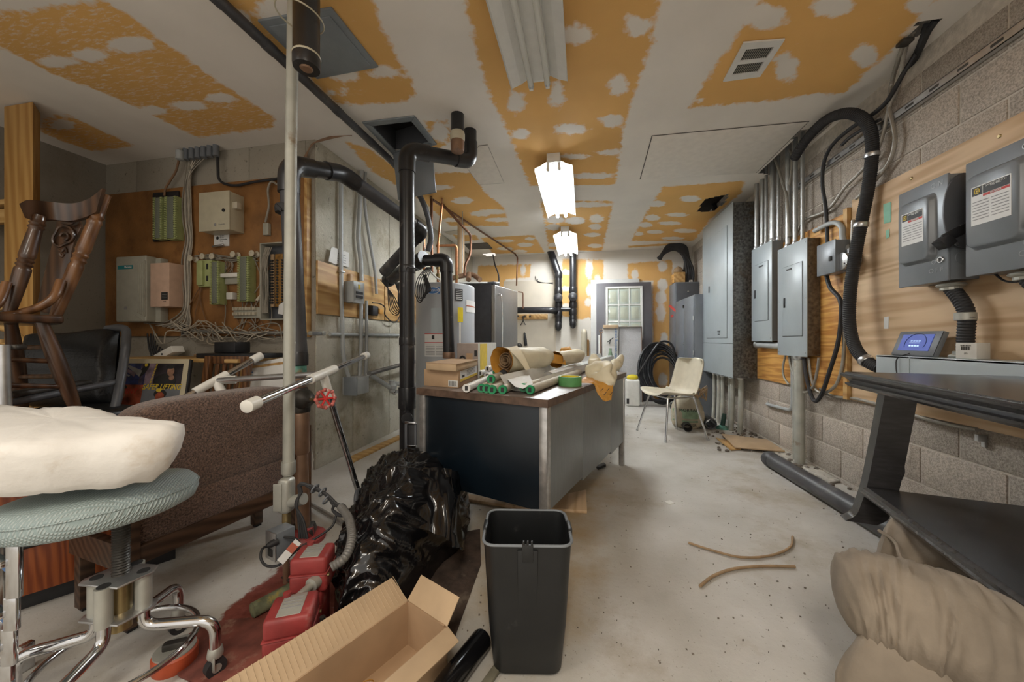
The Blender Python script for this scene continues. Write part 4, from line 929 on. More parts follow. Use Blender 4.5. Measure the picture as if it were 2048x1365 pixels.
# trough with flexible drops
t = thing('wiring_trough', 'long pale grey wiring trough on plywood behind the black table top', 'trough', (1.67, 1.6, .70))
obj('box', MB().box(1.60, XB, .75, 2.34, .70, .905), 'panelgrey', t, bev=.003)
obj('cover', MB().box(1.596, 1.602, .75, 2.135, .70, .915).box(1.596, XB, .75, 2.34, .905, .916), 'panelgrey', t, bev=.002)
obj('cover', MB().box(1.596, 1.602, 2.14, 2.345, .70, .915), 'panelgrey', t, bev=.002)
def drop(px0, px1, y, label):
    a = Vector((1.69, y, .935)); b = Vector((1.69, y + .06, 1.245))
    t = thing('flexible_drop', label, 'hose', (1.69, y, .916), 'corrugated drops from trough to switches')
    obj('hose', ribbed(catmull([a, a + Vector((0, -.005, .08)), a + Vector((0, -.005, .2)), b], 8), .029, .013, .12, 14), 'rubber', t)
    for p in (a, b + Z_ * .0):
        s = 1 if p is a else -1
        obj('locknut', MB().lathe([(.03, -.018 * s), (.045, -.018 * s), (.05, -.010 * s), (.045, -.004 * s), (.036, .0), (.036, .012 * s), (.03, .014 * s)], p, Z_, 14), 'castal', t, angle=25)
    obj('strap', MB().lathe([(.031, -.018), (.034, -.015), (.034, .015), (.031, .018)], a + Vector((0, -.004, .17)), Z_, 16), 'castal', t)
drop(0, 0, 1.985, 'corrugated black hose between trough and farther disconnect switch')
drop(0, 0, 1.69, 'corrugated black hose between trough and nearest disconnect switch')
cable('thin_cable', 'thin black cable sagging below the nearest disconnect switch', wx([(1990, 548), (2005, 560), (2020, 564), (2040, 563), (2060, 560)], 1.70), .004, 'rubber')

# small touch screen
c = WX(1820, 685, 1.66); c.z = .918
a, b = WX(1783, 708, 1.64), WX(1857, 712, 1.62)
t = thing('touch_screen', 'small grey touch screen with lit blue display on the wiring trough', 'monitor', c)
o = Vector((1.635, 2.30, .918)); ex = Vector((.0, -.215, 0)) + Vector((.02, 0, 0)); ez = Vector((.045, .0, .125)); n = ex.cross(ez).normalized()
if n.x > 0: n = -n
obj('case', MB().obox(o, ex, ez, n * -.022), 'boxgrey', t, bev=.004)
obj('bezel', MB().obox(o + n * .001 + ex * .01 + ez * .01, ex * .98, ez * .98, n * .003), 'lockdark', t, bev=.001)
sc = obj('screen', MB().obox(o + ex * .13 + ez * .2 + n * .004, ex * .72, ez * .66, n * .0015), 'screen', t)
for (fz, fw) in ((.62, .09), (.42, .09)):
    for k in range(4): obj('screen_bar', MB().obox(o + ex * (.37 + k * .062) + ez * (fz - .05) + n * .0058, ex * .045, ez * .04, n * .001), 'screen_text', sc)
obj('screen_bar', MB().obox(o + ex * .36 + ez * .5 + n * .0058, ex * .24, ez * .02, n * .001), 'screen_text', sc)
cc = o + ex * .49 + ez * .5 + n * .006
obj('dial', MB().sweep([cc + (ex.normalized() * math.cos(a_) + ez.normalized() * math.sin(a_)) * .052 for a_ in [R(k) for k in range(-25, 206, 10)]], .0012, 6), mat('dark_dial', (.0, .01, .05), .4), sc)
cable('thin_cable', 'thin black lead hanging from the blue touch screen', [o + ex * .45 + Vector((-.0, 0, .012)), Vector((1.592, 2.20, .905)), Vector((1.585, 2.20, .86)), Vector((1.585, 2.19, .80)), Vector((1.59, 2.19, .76))], .0025, 'rubber', dens=6)
t = thing('small_box', 'small white carton with barcode label on the wiring trough', 'box', (1.66, 1.87, .917))
q = Vector((1.615, 1.935, .917)); ax = Vector((.022, -.062, 0)); ay = Vector((.07, .025, 0))
obj('carton', MB().obox(q, ax, ay, Z_ * .07), 'cardwhite', t, bev=.002)
nn = Vector((-.942, -.334, 0)).normalized()
bc = MB()
for i in range(12): bc.obox(q + ax * (.28 + i * .036) + Z_ * .038 + nn * .001, ax * (.012 + .012 * (i % 3 == 0)), nn * -.001, Z_ * .016)
obj('barcode', bc, 'ink', t, smooth=False)
text('EMP-BOX', .008, q + ax * .5 + Z_ * .058 + nn * .0012, ax, Z_, 'ink', t); text('(E)', .010, q + ax * .5 + Z_ * .024 + nn * .0012, ax, Z_, 'inkgrey', t)

# odds on the plywood
def on_ply(px, name, m, label, cat):
    P = [WX(x, y, XB - .001) for x, y in px]
    return single(name, MB().prism(P, (-.0012, 0, 0)), m, label, cat)
on_ply([(1767, 409), (1782, 404), (1782, 444), (1768, 448)], 'tape_strip', 'mint', 'longer mint green tape strip stuck on pale plywood', 'tape')
on_ply([(1772, 462), (1779, 458), (1779, 474), (1773, 478)], 'tape_strip', 'mint', 'tiny scrap of mint green tape low on pale plywood', 'tape')
s = on_ply([(1768, 635), (1778, 633), (1777, 658), (1768, 658)], 'lumber_sticker', 'labelwhite', 'small white barcode sticker on pale plywood above the screen', 'sticker')
for i, (x, y) in enumerate([(1999, 273), (1823, 357)]):
    p = WX(x, y, XB); single('screw_head', MB().lathe([(.003, -.002), (.009, 0), (.006, .004)], p, -X_, 10), 'brass', ['brass screw in plywood top edge above the nearest switch', 'brass screw in plywood top edge above the farther switch'][i], 'screw')

# ================================================================== RIGHT: cabinets against the back wall, chair, bag, coil
t = thing('switchgear_cabinet', 'tall dark grey metal cabinet in the back corner under cables', 'cabinet', (1.58, 6.19, 0))
obj('body', MB().box(1.415, 1.76, 6.0, 6.38, 0.0, 1.90), 'lockgrey', t, bev=.004)
obj('front_panel', MB().box(1.43, 1.75, 5.992, 6.002, .05, 1.885), 'lockdark', t, bev=.003)
obj('knob', MB().cyl((1.60, 5.975, 1.75), (1.60, 5.994, 1.75), .012, n=10), 'steel', t)
obj('tape_mark', MB().prism([WX(1336, 612, 1.412), WX(1341, 610, 1.412), WX(1352, 620, 1.412), WX(1351, 625, 1.412)], (-.002, 0, 0)), 'redbright', t)
obj('tape_mark', MB().prism([WX(1342, 631, 1.412), WX(1347, 629, 1.412), WX(1347, 634, 1.412), WX(1342, 636, 1.412)], (-.002, 0, 0)), 'redbright', t)
t = thing('switchgear_cabinet', 'lower grey metal cabinet standing before the dark corner cabinet', 'cabinet', (1.58, 5.4, 0))
obj('body', MB().box(1.41, 1.76, 4.985, 5.93, 0.0, 1.585), 'lockgrey', t, bev=.004)
obj('door', MB().box(1.40, 1.411, 5.0, 5.44, .04, 1.57), 'lockgrey', t, bev=.003); obj('door', MB().box(1.40, 1.411, 5.445, 5.92, .04, 1.57), 'lockgrey', t, bev=.003)
obj('latch', MB().cyl((1.40, 5.45, 1.47), (1.385, 5.45, 1.47), .02, n=12), 'iron', t)
obj('latch', MB().cyl((1.40, 5.45, .95), (1.388, 5.45, .95), .011, n=10), 'steel', t)
for z in (.3, .8, 1.25): obj('hinge', MB().box(1.394, 1.402, 4.99, 5.01, z, z + .06), 'steel', t, bev=.002)
p = WY(1356, 562, 6.05)
t = thing('wooden_box', 'small open plywood box on top of the corner cabinet', 'box', (1.50, 6.1, 1.90))
obj('body', MB().box(1.405, 1.56, 6.02, 6.2, 1.902, 2.045), 'plyorange', t, bev=.003); obj('front', MB().box(1.40, 1.565, 6.01, 6.022, 1.902, 2.06), 'plystrip', t, bev=.002)
single('paper_bag', MB().ball((1.49, 6.12, 2.10), (.07, .06, .065), 14, 10, lambda p: p * (1 + .25 * noise.noise(p * 30))), 'kraftcore', 'crumpled brown paper bag sitting in plywood box on cabinet', 'bag')
t = thing('cable_bundle', 'thick bunch of black cables arching from ceiling into corner cabinet', 'cables', (1.6, 6.1, 1.9))
for i in range(11):
    k = i / 10; x = 1.60 + .12 * (i % 4) / 4; y = 6.08 + .16 * (i // 4) / 3
    pts = [Vector((1.20 + .03 * k, 6.15 + .15 * (i % 3) / 3, 2.30 + .02 * (i % 3))), Vector((1.30 + .02 * k, 6.14, 2.40 + .1 * k)), Vector((1.44, 6.13, 2.44 + .09 * k)), Vector((1.56 + .05 * (k), 6.12, 2.34 + .12 * k)), Vector((x, y, 2.12)), Vector((x, y, 1.89))]
    obj('cable', MB().sweep(catmull(pts, 6), .02, 8), 'rubber', t)
obj('sleeve', MB().lathe([(.05, 0), (.05, .04), (.045, .05)], (1.66, 6.1, 1.89), Z_, 14), 'steel', t)
cable('hanging_conduit', 'thick dark conduit poking out of ceiling hole by tall cabinet', ATS((1423, 392, 4.9), (1428, 412, 4.85), (1434, 436, 4.8), (1436, 452, 4.8)), .035, 'rubber')

# cream shell chair
t = thing('shell_chair', 'cream plastic shell chair on chrome legs near the electrical cabinets', 'chair', (.905, 4.0, 0))
fwd = Vector((-.43, -.155, 0)).normalized(); sid = Vector((-fwd.y, fwd.x, 0)); C0 = Vector((.905, 4.0, 0))
prof = [(.24, .425), (.22, .445), (.16, .447), (.05, .435), (-.08, .425), (-.16, .435), (-.205, .48), (-.235, .56), (-.262, .66), (-.285, .76), (-.292, .80), (-.30, .805)]
pr = catmull([Vector((a, 0, b)) for a, b in prof], 4)
def shell(u, v):
    k = v * (len(pr) - 1); i = min(int(k), len(pr) - 2); p = pr[i].lerp(pr[i + 1], k - i)
    x, z = p.x, p.z; s = (u - .5) * 2
    w_ = .215 + .02 * math.sin(v * math.pi)
    if v > .75: w_ *= math.sqrt(max(.0, 1 - ((v - .75) / .25) ** 2.6 * .80))
    if v < .12: w_ *= .86 + .14 * math.sqrt(v / .12)
    lift = abs(s) ** 3
    z += (.035 * lift if v < .5 else 0); x += (.06 * lift if v > .45 else .0) + (.02 * lift if v > .3 else 0)
    return C0 + fwd * x + sid * (s * w_) + Z_ * z
obj('shell', MB().grid(shell, 17, 45, thick=None), 'cream', t)
sh = [o for o in t.children if o.name.startswith('shell')][0]
md = sh.modifiers.new('thickness', 'SOLIDIFY'); md.thickness = .006
legs = [(.585, 4.14, 1), (.789, 3.71, 1), (1.026, 4.287, -1), (1.219, 3.868, -1)]
for x, y, s in legs:
    L0 = Vector((x, y, .0)); q = C0 + (L0 - C0) * .62 + Z_ * .42; q2 = C0 + (L0 - C0) * .3 + Z_ * .425
    obj('leg', MB().sweep(fillet([L0, L0.lerp(q, .96) , q, q2], .05, 6), .0105, 12), 'chrome', t)
    obj('foot_cap', MB().cyl(L0, L0 + Z_ * .018, .0125, n=12), 'steel', t)
for (a, b) in ((0, 1), (2, 3), (0, 2), (1, 3)):
    qa, qb = [C0 + (Vector((legs[i][0], legs[i][1], 0)) - C0) * .6 + Z_ * .412 for i in (a, b)]
    obj('rail', MB().cyl(qa, qb, .008, n=10), 'chrome', t)

# cable coil leaning on the door
c = AT(1322, 745, 5.5); c.z = .52
t = thing('cable_coil', 'large coil of thick black cable leaning beside the slate door', 'cable coil', (c.x, c.y, 0))
for i in range(9):
    rr = .44 - .022 * i + random.uniform(-.02, .02); rx = .30 - .014 * i; cx = c + Vector((.014 * i - .04, .022 * i - .06, -.03 * (i % 3)))
    ang = [2 * math.pi * k / 36 for k in range(37)]
    obj('loop', MB().sweep([cx + Vector((math.cos(a) * rx, math.sin(a * 1.0) * .05 - math.sin(a) * .02 + .10 * math.sin(a), max(math.sin(a) * rr, -cx.z + .025))) for a in ang], .018, 8), 'abs', t)
obj('loop', MB().sweep(catmull([c + Vector((.22, .0, .12)), c + Vector((.15, -.03, .40)), c + Vector((-.02, -.05, .44)), c + Vector((-.2, -.08, .2)), c + Vector((-.36, -.1, -.06))], 8), .016, 8), 'abs', t)
# white bin with yellow handle
p = FL(1265, 812)
t = thing('waste_canister', 'white plastic canister with a yellow nozzle behind the desk', 'canister', p)
obj('body', MB().box(p.x - .10, p.x + .10, p.y - .08, p.y + .1, 0, .40), 'whiteplastic', t, bev=.03, seg=4)
obj('nozzle', MB().ball((p.x - .0, p.y, .43), (.085, .05, .045), 14, 10), 'yellow', t); obj('sticker', MB().box(p.x - .095, p.x - .06, p.y - .085, p.y - .079, .04, .12), 'ink', t)

# mortar bag and pipe scraps
p = FL(1392, 850); p = Vector((1.17, 4.42, 0))
t = thing('mortar_bag', 'part used paper mortar bag with green print behind the cream chair', 'bag', p)
def bagf(q):
    k = (q.z + .17) / .34; w_ = 1 if k < .7 else 1 - (k - .7) * 1.2
    return Vector((q.x * w_ * (1 + .06 * noise.noise(q * 14)), q.y * w_, q.z))
mb = MB().ball((p.x, p.y, .17), (.17, .13, .2), 24, 16, lambda q: Vector((math.copysign(min(abs(q.x) * 1.25, .155), q.x), math.copysign(min(abs(q.y) * 1.25, .12), q.y), max(min(q.z * 1.1, .19), -.168))))
mb.wrap(lambda v: Vector((p.x + (v.x - p.x) * (1 - max(0, v.z - .2) * 1.6) + .012 * noise.noise(v * 16), p.y + (v.y - p.y) * (1 - max(0, v.z - .2) * 2.2) + .012 * noise.noise(v * 13 + X_), v.z + .02 * max(0, v.z - .2) * 8 * noise.noise(v * 20))))
obj('sack', mb, 'bagpaper', t)
arcs = MB()
for z0, z1 in ((.08, .10), (.12, .22)):
    arcs.grid(lambda u, v: Vector((p.x - .165 * math.cos(u * math.pi * .9 + .2) * 1.0, p.y - .135 * math.sin(u * math.pi * .9 + .2) - .004, z0 + (z1 - z0) * v)), 16, 3)
obj('green_print', arcs, 'baggreen', t)
mb = MB()
for i in range(10): mb.sweep(catmull([Vector((p.x + .10, p.y - .05, .34)), Vector((p.x + random.uniform(.02, .2), p.y - random.uniform(.0, .12), random.uniform(.36, .5))), Vector((p.x + random.uniform(.05, .22), p.y - .05, random.uniform(.3, .46)))], 5), .006, 5)
obj('torn_rim', mb, 'kraftcore', t)
text('MORTAR', .05, (p.x - .02, p.y - .142, .215), (1, 0, 0), Z_, 'ink', t); text('DANGER', .04, (p.x - .02, p.y - .142, .05), (1, 0, 0), Z_, 'ink', t)
def pipe_bit(p0, p1, r, m, label, name='pipe_offcut'):
    t = thing(name, label, 'pipe', (p0 + p1) / 2 - Z_ * r)
    d = (p1 - p0).normalized(); L = (p1 - p0).length
    obj('tube', MB().lathe([(r * .9, L), (r, L), (r, 0), (r * .86, 0), (r * .86, L * .9)], p0, d, 20, caps=False), m, t); return t
pipe_bit(FL(1376, 856, .045), FL(1362, 838, .045), .045, 'abs', 'short black pipe coupling on floor before the mortar bag')
pipe_bit(FL(1342, 812, .04), FL(1368, 815, .04), .045, 'abs', 'black pipe offcut on floor behind the cream chair')
pipe_bit(Vector((1.39, 4.32, .07)), Vector((1.42, 4.62, .07)), .06, 'lockdark', 'dark pipe end on floor beyond the mortar bag')
p0 = Vector((1.445, 3.19, .058)); p1 = Vector((1.52, 1.45, .058))
t = pipe_bit(p0, p1, .056, 'abs_dusty', 'long black drain pipe lying on floor along the block wall', 'drain_pipe')
obj('end_fitting', MB().lathe([(.055, .0), (.06, .02), (.06, .07), (.056, .08)], p0, (p1 - p0), 20, False), 'abs_dusty', t)

# scraps along the wall foot
for i, (px, m, label) in enumerate([([(1443, 870), (1535, 882), (1570, 905), (1470, 897)], 'cardpale', 'tan board offcut lying on top by the foot of block wall'),
                                    ([(1432, 878), (1470, 886), (1482, 900), (1462, 902)], 'plystrip', 'thin wood offcut poking out beneath the tan board'),
                                    ([(1545, 905), (1572, 896), (1680, 965), (1660, 968)], 'plasterbit', 'narrow white trim strip lying between long pipe and wall')]):
    z = .022 if i == 0 else .004
    P = [FL(x, y, z) for x, y in px]; single('board_offcut', MB().prism(P, Z_ * .012), m, label, 'board', bev=.002)
mb = MB()
for i in range(170):
    q = Vector((random.uniform(1.55, 1.755), random.uniform(2.75, 4.5), 0)); 
    if i % 4 == 0: q.x = random.uniform(1.2, 1.5); q.y = random.uniform(3.5, 4.6)
    s_ = random.uniform(.006, .024); mb.ball(q + Z_ * s_ * .5, (s_, s_ * random.uniform(.6, 1), s_ * .7), 6, 4)
single('rubble', mb, 'dirt', 'grey rubble and dust strewn along the foot of block wall', 'rubble', kind='stuff', smooth=False)
mb = MB()
for i in range(220):
    q = FL(random.uniform(930, 1700), random.uniform(860, 1340)) if i < 120 else Vector((random.uniform(-.6, 1.5), random.uniform(1.2, 5.5), 0)); s_ = random.uniform(.001, .0042)
    mb.cbox(q + Z_ * .0025, Vector((s_ * 1.6, s_ * random.uniform(-1, 1), 0)), Vector((s_ * random.uniform(-.5, .5), s_, 0)), Z_ * .004)
single('litter', mb, 'dirt', 'small dark crumbs and chips littering the concrete floor', 'litter', kind='stuff', smooth=False)
cable('cable_offcut', 'longer curved brown cable offcut lying on bare floor before the pipe', [FL(x, y, .008) for x, y in [(1377, 1086), (1420, 1100), (1480, 1115), (1540, 1112), (1580, 1095), (1585, 1074)]], .0055, 'kraftcore')
cable('cable_offcut', 'shorter brown cable offcut with frayed end nearest the camera', [FL(x, y, .008) for x, y in [(1400, 1173), (1428, 1152), (1470, 1138), (1530, 1133), (1590, 1134)]], .006, 'kraftcore')
t = thing('bottle_jack', 'small dark green jack stand beside the pale conduits', 'jack', FL(1445, 858))
p = FL(1445, 858); obj('base', MB().lathe([(.0, 0), (.07, 0), (.06, .02), (.03, .04), (0, .045)], p, Z_, 14), M['verdigris'], t); obj('post', MB().cyl(p + Z_ * .03, p + Z_ * .17 + X_ * .02, .025, .02), mat('dark_green', (.02, .06, .045), .5), t)

# ================================================================== ALCOVE: telephone board and its equipment
YF = YP - 0.03     # face of the brown backing board
single('backing_board', MB().box(-4.09, -2.075, YF, YP - .009, 1.03, 2.265), 'plybrown', 'aged brown backing board on alcove wall carrying the telephone gear', 'board', bev=.002)
single('batten', MB().box(-2.075, -2.05, YF - .02, YP - .004, 1.02, 2.30), 'plystrip', 'pale upright batten closing the edge of brown telephone board', 'batten', bev=.002)
def wallbox(x0, y0, x1, y1, d):
    """room-space box on the board from the pixel rectangle of its front face: x range, y front, z range"""
    Y = YF - d; a = WY(x0, (y0 + y1) / 2, Y); b = WY(x1, (y0 + y1) / 2, Y); c = (x0 + x1) / 2
    return a.x, b.x, Y, WY(c, y1, Y).z, WY(c, y0, Y).z
# olive-grey exchange cabinet
x0, x1, y, z0, z1 = wallbox(231, 512, 300, 644, .13); x1 = wallbox(231, 512, 291, 644, .13)[1]
t = thing('phone_exchange', 'large olive grey plastic telephone cabinet with teal label strip', 'telephone cabinet', ((x0 + x1) / 2, YF, z0))
obj('backplate', MB().box(x0 + .02, x1 + .05, YF - .06, YF - .001, z0, z1 - .01), 'telgrey', t, bev=.004)
obj('cover', MB().box(x0, x1, y, YF - .045, z0, z1), 'telgrey', t, bev=.012, seg=3)
for i in range(5):
    k = i * .022; obj('rib', MB().box(x1 - .085 + k * .8, x1 - .075 + k * .8, y - .004 , y + .004, z0 + .04 + .008 * (4 - i), z1 - .04 - .008 * (4 - i)), 'telgrey', t, bev=.002)
obj('rib', MB().prism([Vector((x1 - .12, y - .003, z0 + .05)), Vector((x1 - .03, y - .003, z0 + .005)), Vector((x1 - .03, y - .003, z0 + .012)), Vector((x1 - .12, y - .003, z0 + .06))], (0, .006, 0)), 'telgrey', t)
lb = obj('label_strip', MB().box(x0 + .025, x1 - .13, y - .002, y + .002, z1 - .105, z1 - .075), 'teal', t)
text('Meridian', .022, ((x0 + x1) / 2 - .02, y - .003, z1 - .09), X_, Z_, 'labelwhite', lb)
obj('emblem', MB().box(x0 + .09, x0 + .125, y - .001, y + .002, z0 + .10, z0 + .125), 'inkgrey', t)
# pinkish enamel box
x0, x1, y, z0, z1 = wallbox(300, 526, 338, 614, .12); x1b = WY(367, 570, YF - .02).x
t = thing('phone_box', 'pinkish enamelled box with black rating label on telephone board', 'telephone box', ((x0 + x1) / 2, YF, z0))
obj('box', MB().prism([Vector((x0, YF - .001, z0)), Vector((x0, y, z0)), Vector((x1, y, z0)), Vector((x1b, YF - .001, z0))], (0, 0, z1 - z0)), 'pink', t, bev=.006)
lb = obj('rating_label', MB().box(x1 - .075, x1 - .012, y - .002, y, z0 + .055, z0 + .115), 'ink', t)
for k in range(3): obj('print_line', MB().box(x1 - .065, x1 - .022, y - .0032, y - .001, z0 + .068 + k * .014, z0 + .072 + k * .014), 'inkgrey', lb)
text('TYPE', .014, (x1 - .044, y - .001, z0 + .04), X_, Z_, 'ink', t)
# cream lockable box
x0, x1, y, z0, z1 = wallbox(399, 384, 460, 462, .12)
t = thing('control_box', 'cream lockable metal control box high on the telephone board', 'control box', ((x0 + x1) / 2, YF, z0))
obj('box', MB().box(x0 + .004, x1 - .002, y + .004, YF - .001, z0 + .004, z1 - .004), 'creamenamel', t, bev=.003)
obj('door', MB().box(x0, x1, y - .006, y + .004, z0, z1), 'creamenamel', t, bev=.003)
obj('lock', MB().cyl((x1 - .05, y - .012, (z0 + z1) / 2 + .0), (x1 - .05, y - .004, (z0 + z1) / 2), .013, n=14), 'ink', t)
obj('terminal_box', MB().box(x1 - .012, x1 + .04, y + .02, y + .06, (z0 + z1) / 2 + .02, (z0 + z1) / 2 + .07), 'cream', t, bev=.003)
obj('emblem', MB().lathe([(.008, 0), (.011, .001), (.011, .0015)], (x1 - .13, y - .0065, z0 + .045), -Y_, 12), 'inkgrey', t)
text('Controls', .016, (x1 - .07, y - .0068, z0 + .045), X_, Z_, 'inkgrey', t)
x0, x1, y, z0, z1 = wallbox(428, 466, 458, 493, .006)
t = thing('notice_card', 'small white notice card under the cream control box', 'card', ((x0 + x1) / 2, YF, z0))
obj('card', MB().box(x0, x1, y, YF - .001, z0, z1), 'labelwhite', t)
obj('emblem', MB().lathe([(0, 0), (.014, .0005), (.009, .001), (.009, .0012)], (x0 + .035, y - .0002, z1 - .04), -Y_, 10), 'ink', t)
for k, s in enumerate(('Quebec', 'Electric', 'Construction', 'Corp')): text(s, .013, (x0 + .058, y - .001, z1 - .025 - k * .014), X_, Z_, 'ink', t, align='LEFT')
single('pen_light', MB().lathe([(.004, 0), (.008, .005), (.008, .11), (.005, .115)], WY(424, 494, YF - .03), WY(456, 488, YF - .03) - WY(424, 494, YF - .03), 12), 'steel', 'small silver rod tucked below the notice card', 'rod')

# terminal blocks
def terminal(px, d, label, cols=1, teeth=24, m='blockplastic', core='blockgrey'):
    x0, x1, y, z0, z1 = wallbox(*px, d)
    t = thing('terminal_block', label, 'terminal block', ((x0 + x1) / 2, YF, z0), 'green terminal blocks')
    w_ = x1 - x0
    obj('base', MB().box(x0 + w_ * .06, x1 - w_ * .06, y + .012, YF - .001, z0, z1), m, t, bev=.003)
    obj('pin_strip', MB().box(x0 + w_ * .25, x1 - w_ * .22, y, y + .014, z0 + .006, z1 - .006), core, t, bev=.002)
    for (a, b) in ((x0, x0 + w_ * .2), (x1 - w_ * .2, x1)):
        mb = MB(); h = (z1 - z0) / teeth
        mb.box(a + w_ * .1 if a == x0 else a, b if a == x0 else b - w_ * .1, y + .006, y + .03, z0, z1)
        for i in range(teeth): mb.box(a, b, y, y + .018, z0 + i * h + h * .2, z0 + i * h + h * .75)
        o = obj('fanning_comb', mb, m, t, smooth=False)
    return t
terminal((305, 394, 323, 478), .07, 'green terminal block, one of the pair on black frame, beside the corner')
terminal((328, 392, 351, 478), .07, 'green terminal block with red wires, one of the black framed pair')
x0, x1, y, z0, z1 = wallbox(304, 388, 353, 480, .02)
mb = MB().box(x0, x1 + .015, y, YF - .001, z0 - .01, z1 + .02)
single('mounting_bracket', mb, 'black', 'black mounting frame behind the pair of green terminal blocks', 'frame', bev=.01)
x0, x1, y, z0, z1 = wallbox(390, 519, 418, 573, .07)
t = thing('splice_box', 'green plastic splice housing next to taller green terminal strip', 'splice box', ((x0 + x1) / 2, YF, z0))
obj('body', MB().box(x0, x1, y + .02, YF - .001, z0, z1), 'blockplastic', t, bev=.006); obj('cover', MB().box(x0 + .01, (x0 + x1) / 2, y, y + .03, z0 + .01, z1 - .01), 'blockplastic', t, bev=.006)
for k in (.2, .65): obj('slot', MB().box((x0 + x1) / 2 + .02, (x0 + x1) / 2 + .035, y + .016, y + .021, z0 + (z1 - z0) * k, z0 + (z1 - z0) * (k + .2)), 'ink', t)
terminal((419, 522, 437, 609), .075, 'green terminal block hanging lowest, beside the splice housing', teeth=26)
terminal((474, 512, 497, 603), .075, 'bright green terminal block beside the open wire enclosure', teeth=26)
x0, x1, y, z0, z1 = wallbox(438, 547, 474, 557, .06)
t = thing('bridge_block', 'white horizontal connector bar between two green terminal blocks', 'connector', ((x0 + x1) / 2, YF, z0))
obj('bar', MB().box(x0, x1, y, y + .035, z0 + .01, z1), 'whiteplastic', t, bev=.003); obj('base', MB().box(x0 + .02, x1, y + .03, YF - .001, z0 - .04, z1 + .012), 'telgrey', t, bev=.003)
x0, x1, y, z0, z1 = wallbox(462, 615, 512, 634, .05)
t = thing('punch_block', 'grey punch down strip with two rows of pins low on board', 'terminal block', ((x0 + x1) / 2, YF, z0))
obj('base', MB().box(x0, x1 + .03, y + .02, YF - .001, z0 - .01, z1), 'telgrey', t, bev=.003)
for k in (0, 1):
    mb = MB()
    for i in range(16): mb.box(x0 + .01 + i * (x1 - x0 - .02) / 16, x0 + .01 + (i + .6) * (x1 - x0 - .02) / 16, y, y + .02, z0 + .012 + k * .04, z0 + .036 + k * .04)
    obj('pin_row', mb, 'cream', t, smooth=False)
x0, x1, y, z0, z1 = wallbox(452, 585, 465, 599, .04); single('wall_jack', MB().box(x0, x1, y, YF - .001, z0, z1), 'whiteplastic', 'small white telephone jack below the connector bar', 'jack', bev=.004)
for i, (px, py) in enumerate([(381, 517), (405, 513), (424, 513), (466, 509), (504, 507)]):
    p = WY(px, py, YF - .05)
    single('spool_post', MB().lathe([(.0, .052), (.012, .05), (.024, .046), (.026, .04), (.014, .03), (.012, .006), (.024, .0), (.024, -.006), (.008, -.007), (.006, -.004), (.0, -.003)][::-1], Vector((p.x, p.y, p.z)), Y_, 16), 'cream',
           ['cream wire spool post farthest toward the grey wire bundle', 'cream wire spool post over the splice housing', 'cream wire spool post over the lowest hanging green block', 'cream wire spool post beside the bright green block', 'cream wire spool post nearest the open wire enclosure'][i], 'spool', 'wire spool posts')
# open enclosure with amber boards, half hidden by the riser
x0, x1, y, z0, z1 = wallbox(519, 485, 568, 640, .09)
t = thing('wire_enclosure', 'open grey wire enclosure with amber circuit board behind the pipe riser', 'enclosure', ((x0 + x1) / 2, YF, z0))
obj('back', MB().box(x0, x1, YF - .012, YF - .001, z0, z1), 'lockdark', t)
for s in ((x0, x0 + .008, z0, z1), (x1 - .008, x1, z0, z1), (x0, x1, z0, z0 + .008), (x0, x1, z1 - .008, z1)): obj('side', MB().box(s[0], s[1], y, YF - .001, s[2], s[3]), 'telgrey', t, bev=.002)
for (a, b, mt_) in ((.30, .44, 'kraftcore'), (.50, .92, 'amber')):
    bd = obj('circuit_board', MB().box(x0 + (x1 - x0) * a, x0 + (x1 - x0) * b, y + .03, y + .05, z0 + .10, z1 - .08), mt_, t, bev=.003)
    mb = MB()
    for i in range(16):
        for k in range(2): mb.cyl((x0 + (x1 - x0) * (a + (b - a) * (.25 + .5 * k)), y + .022, z0 + .13 + i * (z1 - z0 - .24) / 16), (x0 + (x1 - x0) * (a + (b - a) * (.25 + .5 * k)), y + .031, z0 + .13 + i * (z1 - z0 - .24) / 16), .008, n=8)
    obj('post_row', mb, 'ink', bd)
mb = MB()
for i in range(9):
    xx = x0 + .02 + .006 * i; mb.sweep(catmull([Vector((xx + .03 * random.random(), y + .02, z1 - .03)), Vector((xx, y + .0, z1 - .15)), Vector((xx + random.uniform(-.015, .02), y + .005, (z0 + z1) / 2)), Vector((xx, y + .005, z0 + .05))], 5), .003, 5)
obj('wire_loom', mb, 'wire', t)
obj('tag', MB().prism([WY(571, 602, y), WY(566, 630, y), WY(556, 628, y), WY(558, 610, y)], (0, -.001, 0)), 'labelwhite', t)
obj('tag', MB().prism([WY(521, 588, y), WY(516, 602, y), WY(510, 601, y)], (0, -.001, 0)), 'cream', t)

# conduit nipples at ceiling + wires
t = thing('conduit_nipples', 'row of short grey pipe ends in the ceiling above telephone board', 'pipe ends', WY(400, 300, 2.33))
for i in range(6):
    p = WY(372 + i * 12, 292, 2.33); obj('nipple', MB().cyl((p.x, p.y, 2.455), (p.x, p.y, CEIL), .022, n=14), 'lockgrey', t)
p = WY(360, 305, 2.30); obj('fitting', MB().lathe([(.02, 0), (.028, .005), (.028, .07), (.018, .08)], (p.x, p.y, 2.44), Z_, 14), 'emt_paint', t)
wy = lambda a, d=.03: [WY(x, y, YF - d) for x, y in a]
cable('telephone_cable', 'black armoured cable dropping from ceiling then along board top', wy([(435, 296), (436, 340), (438, 358), (450, 368), (475, 371), (510, 364), (560, 357), (590, 352)]), .010, 'rubber')
cable('telephone_cable', 'pinkish cable from ceiling fitting down to the black framed pair', wy([(358, 318), (352, 342), (340, 362), (331, 378), (329, 392)]), .008, 'wirebrown')
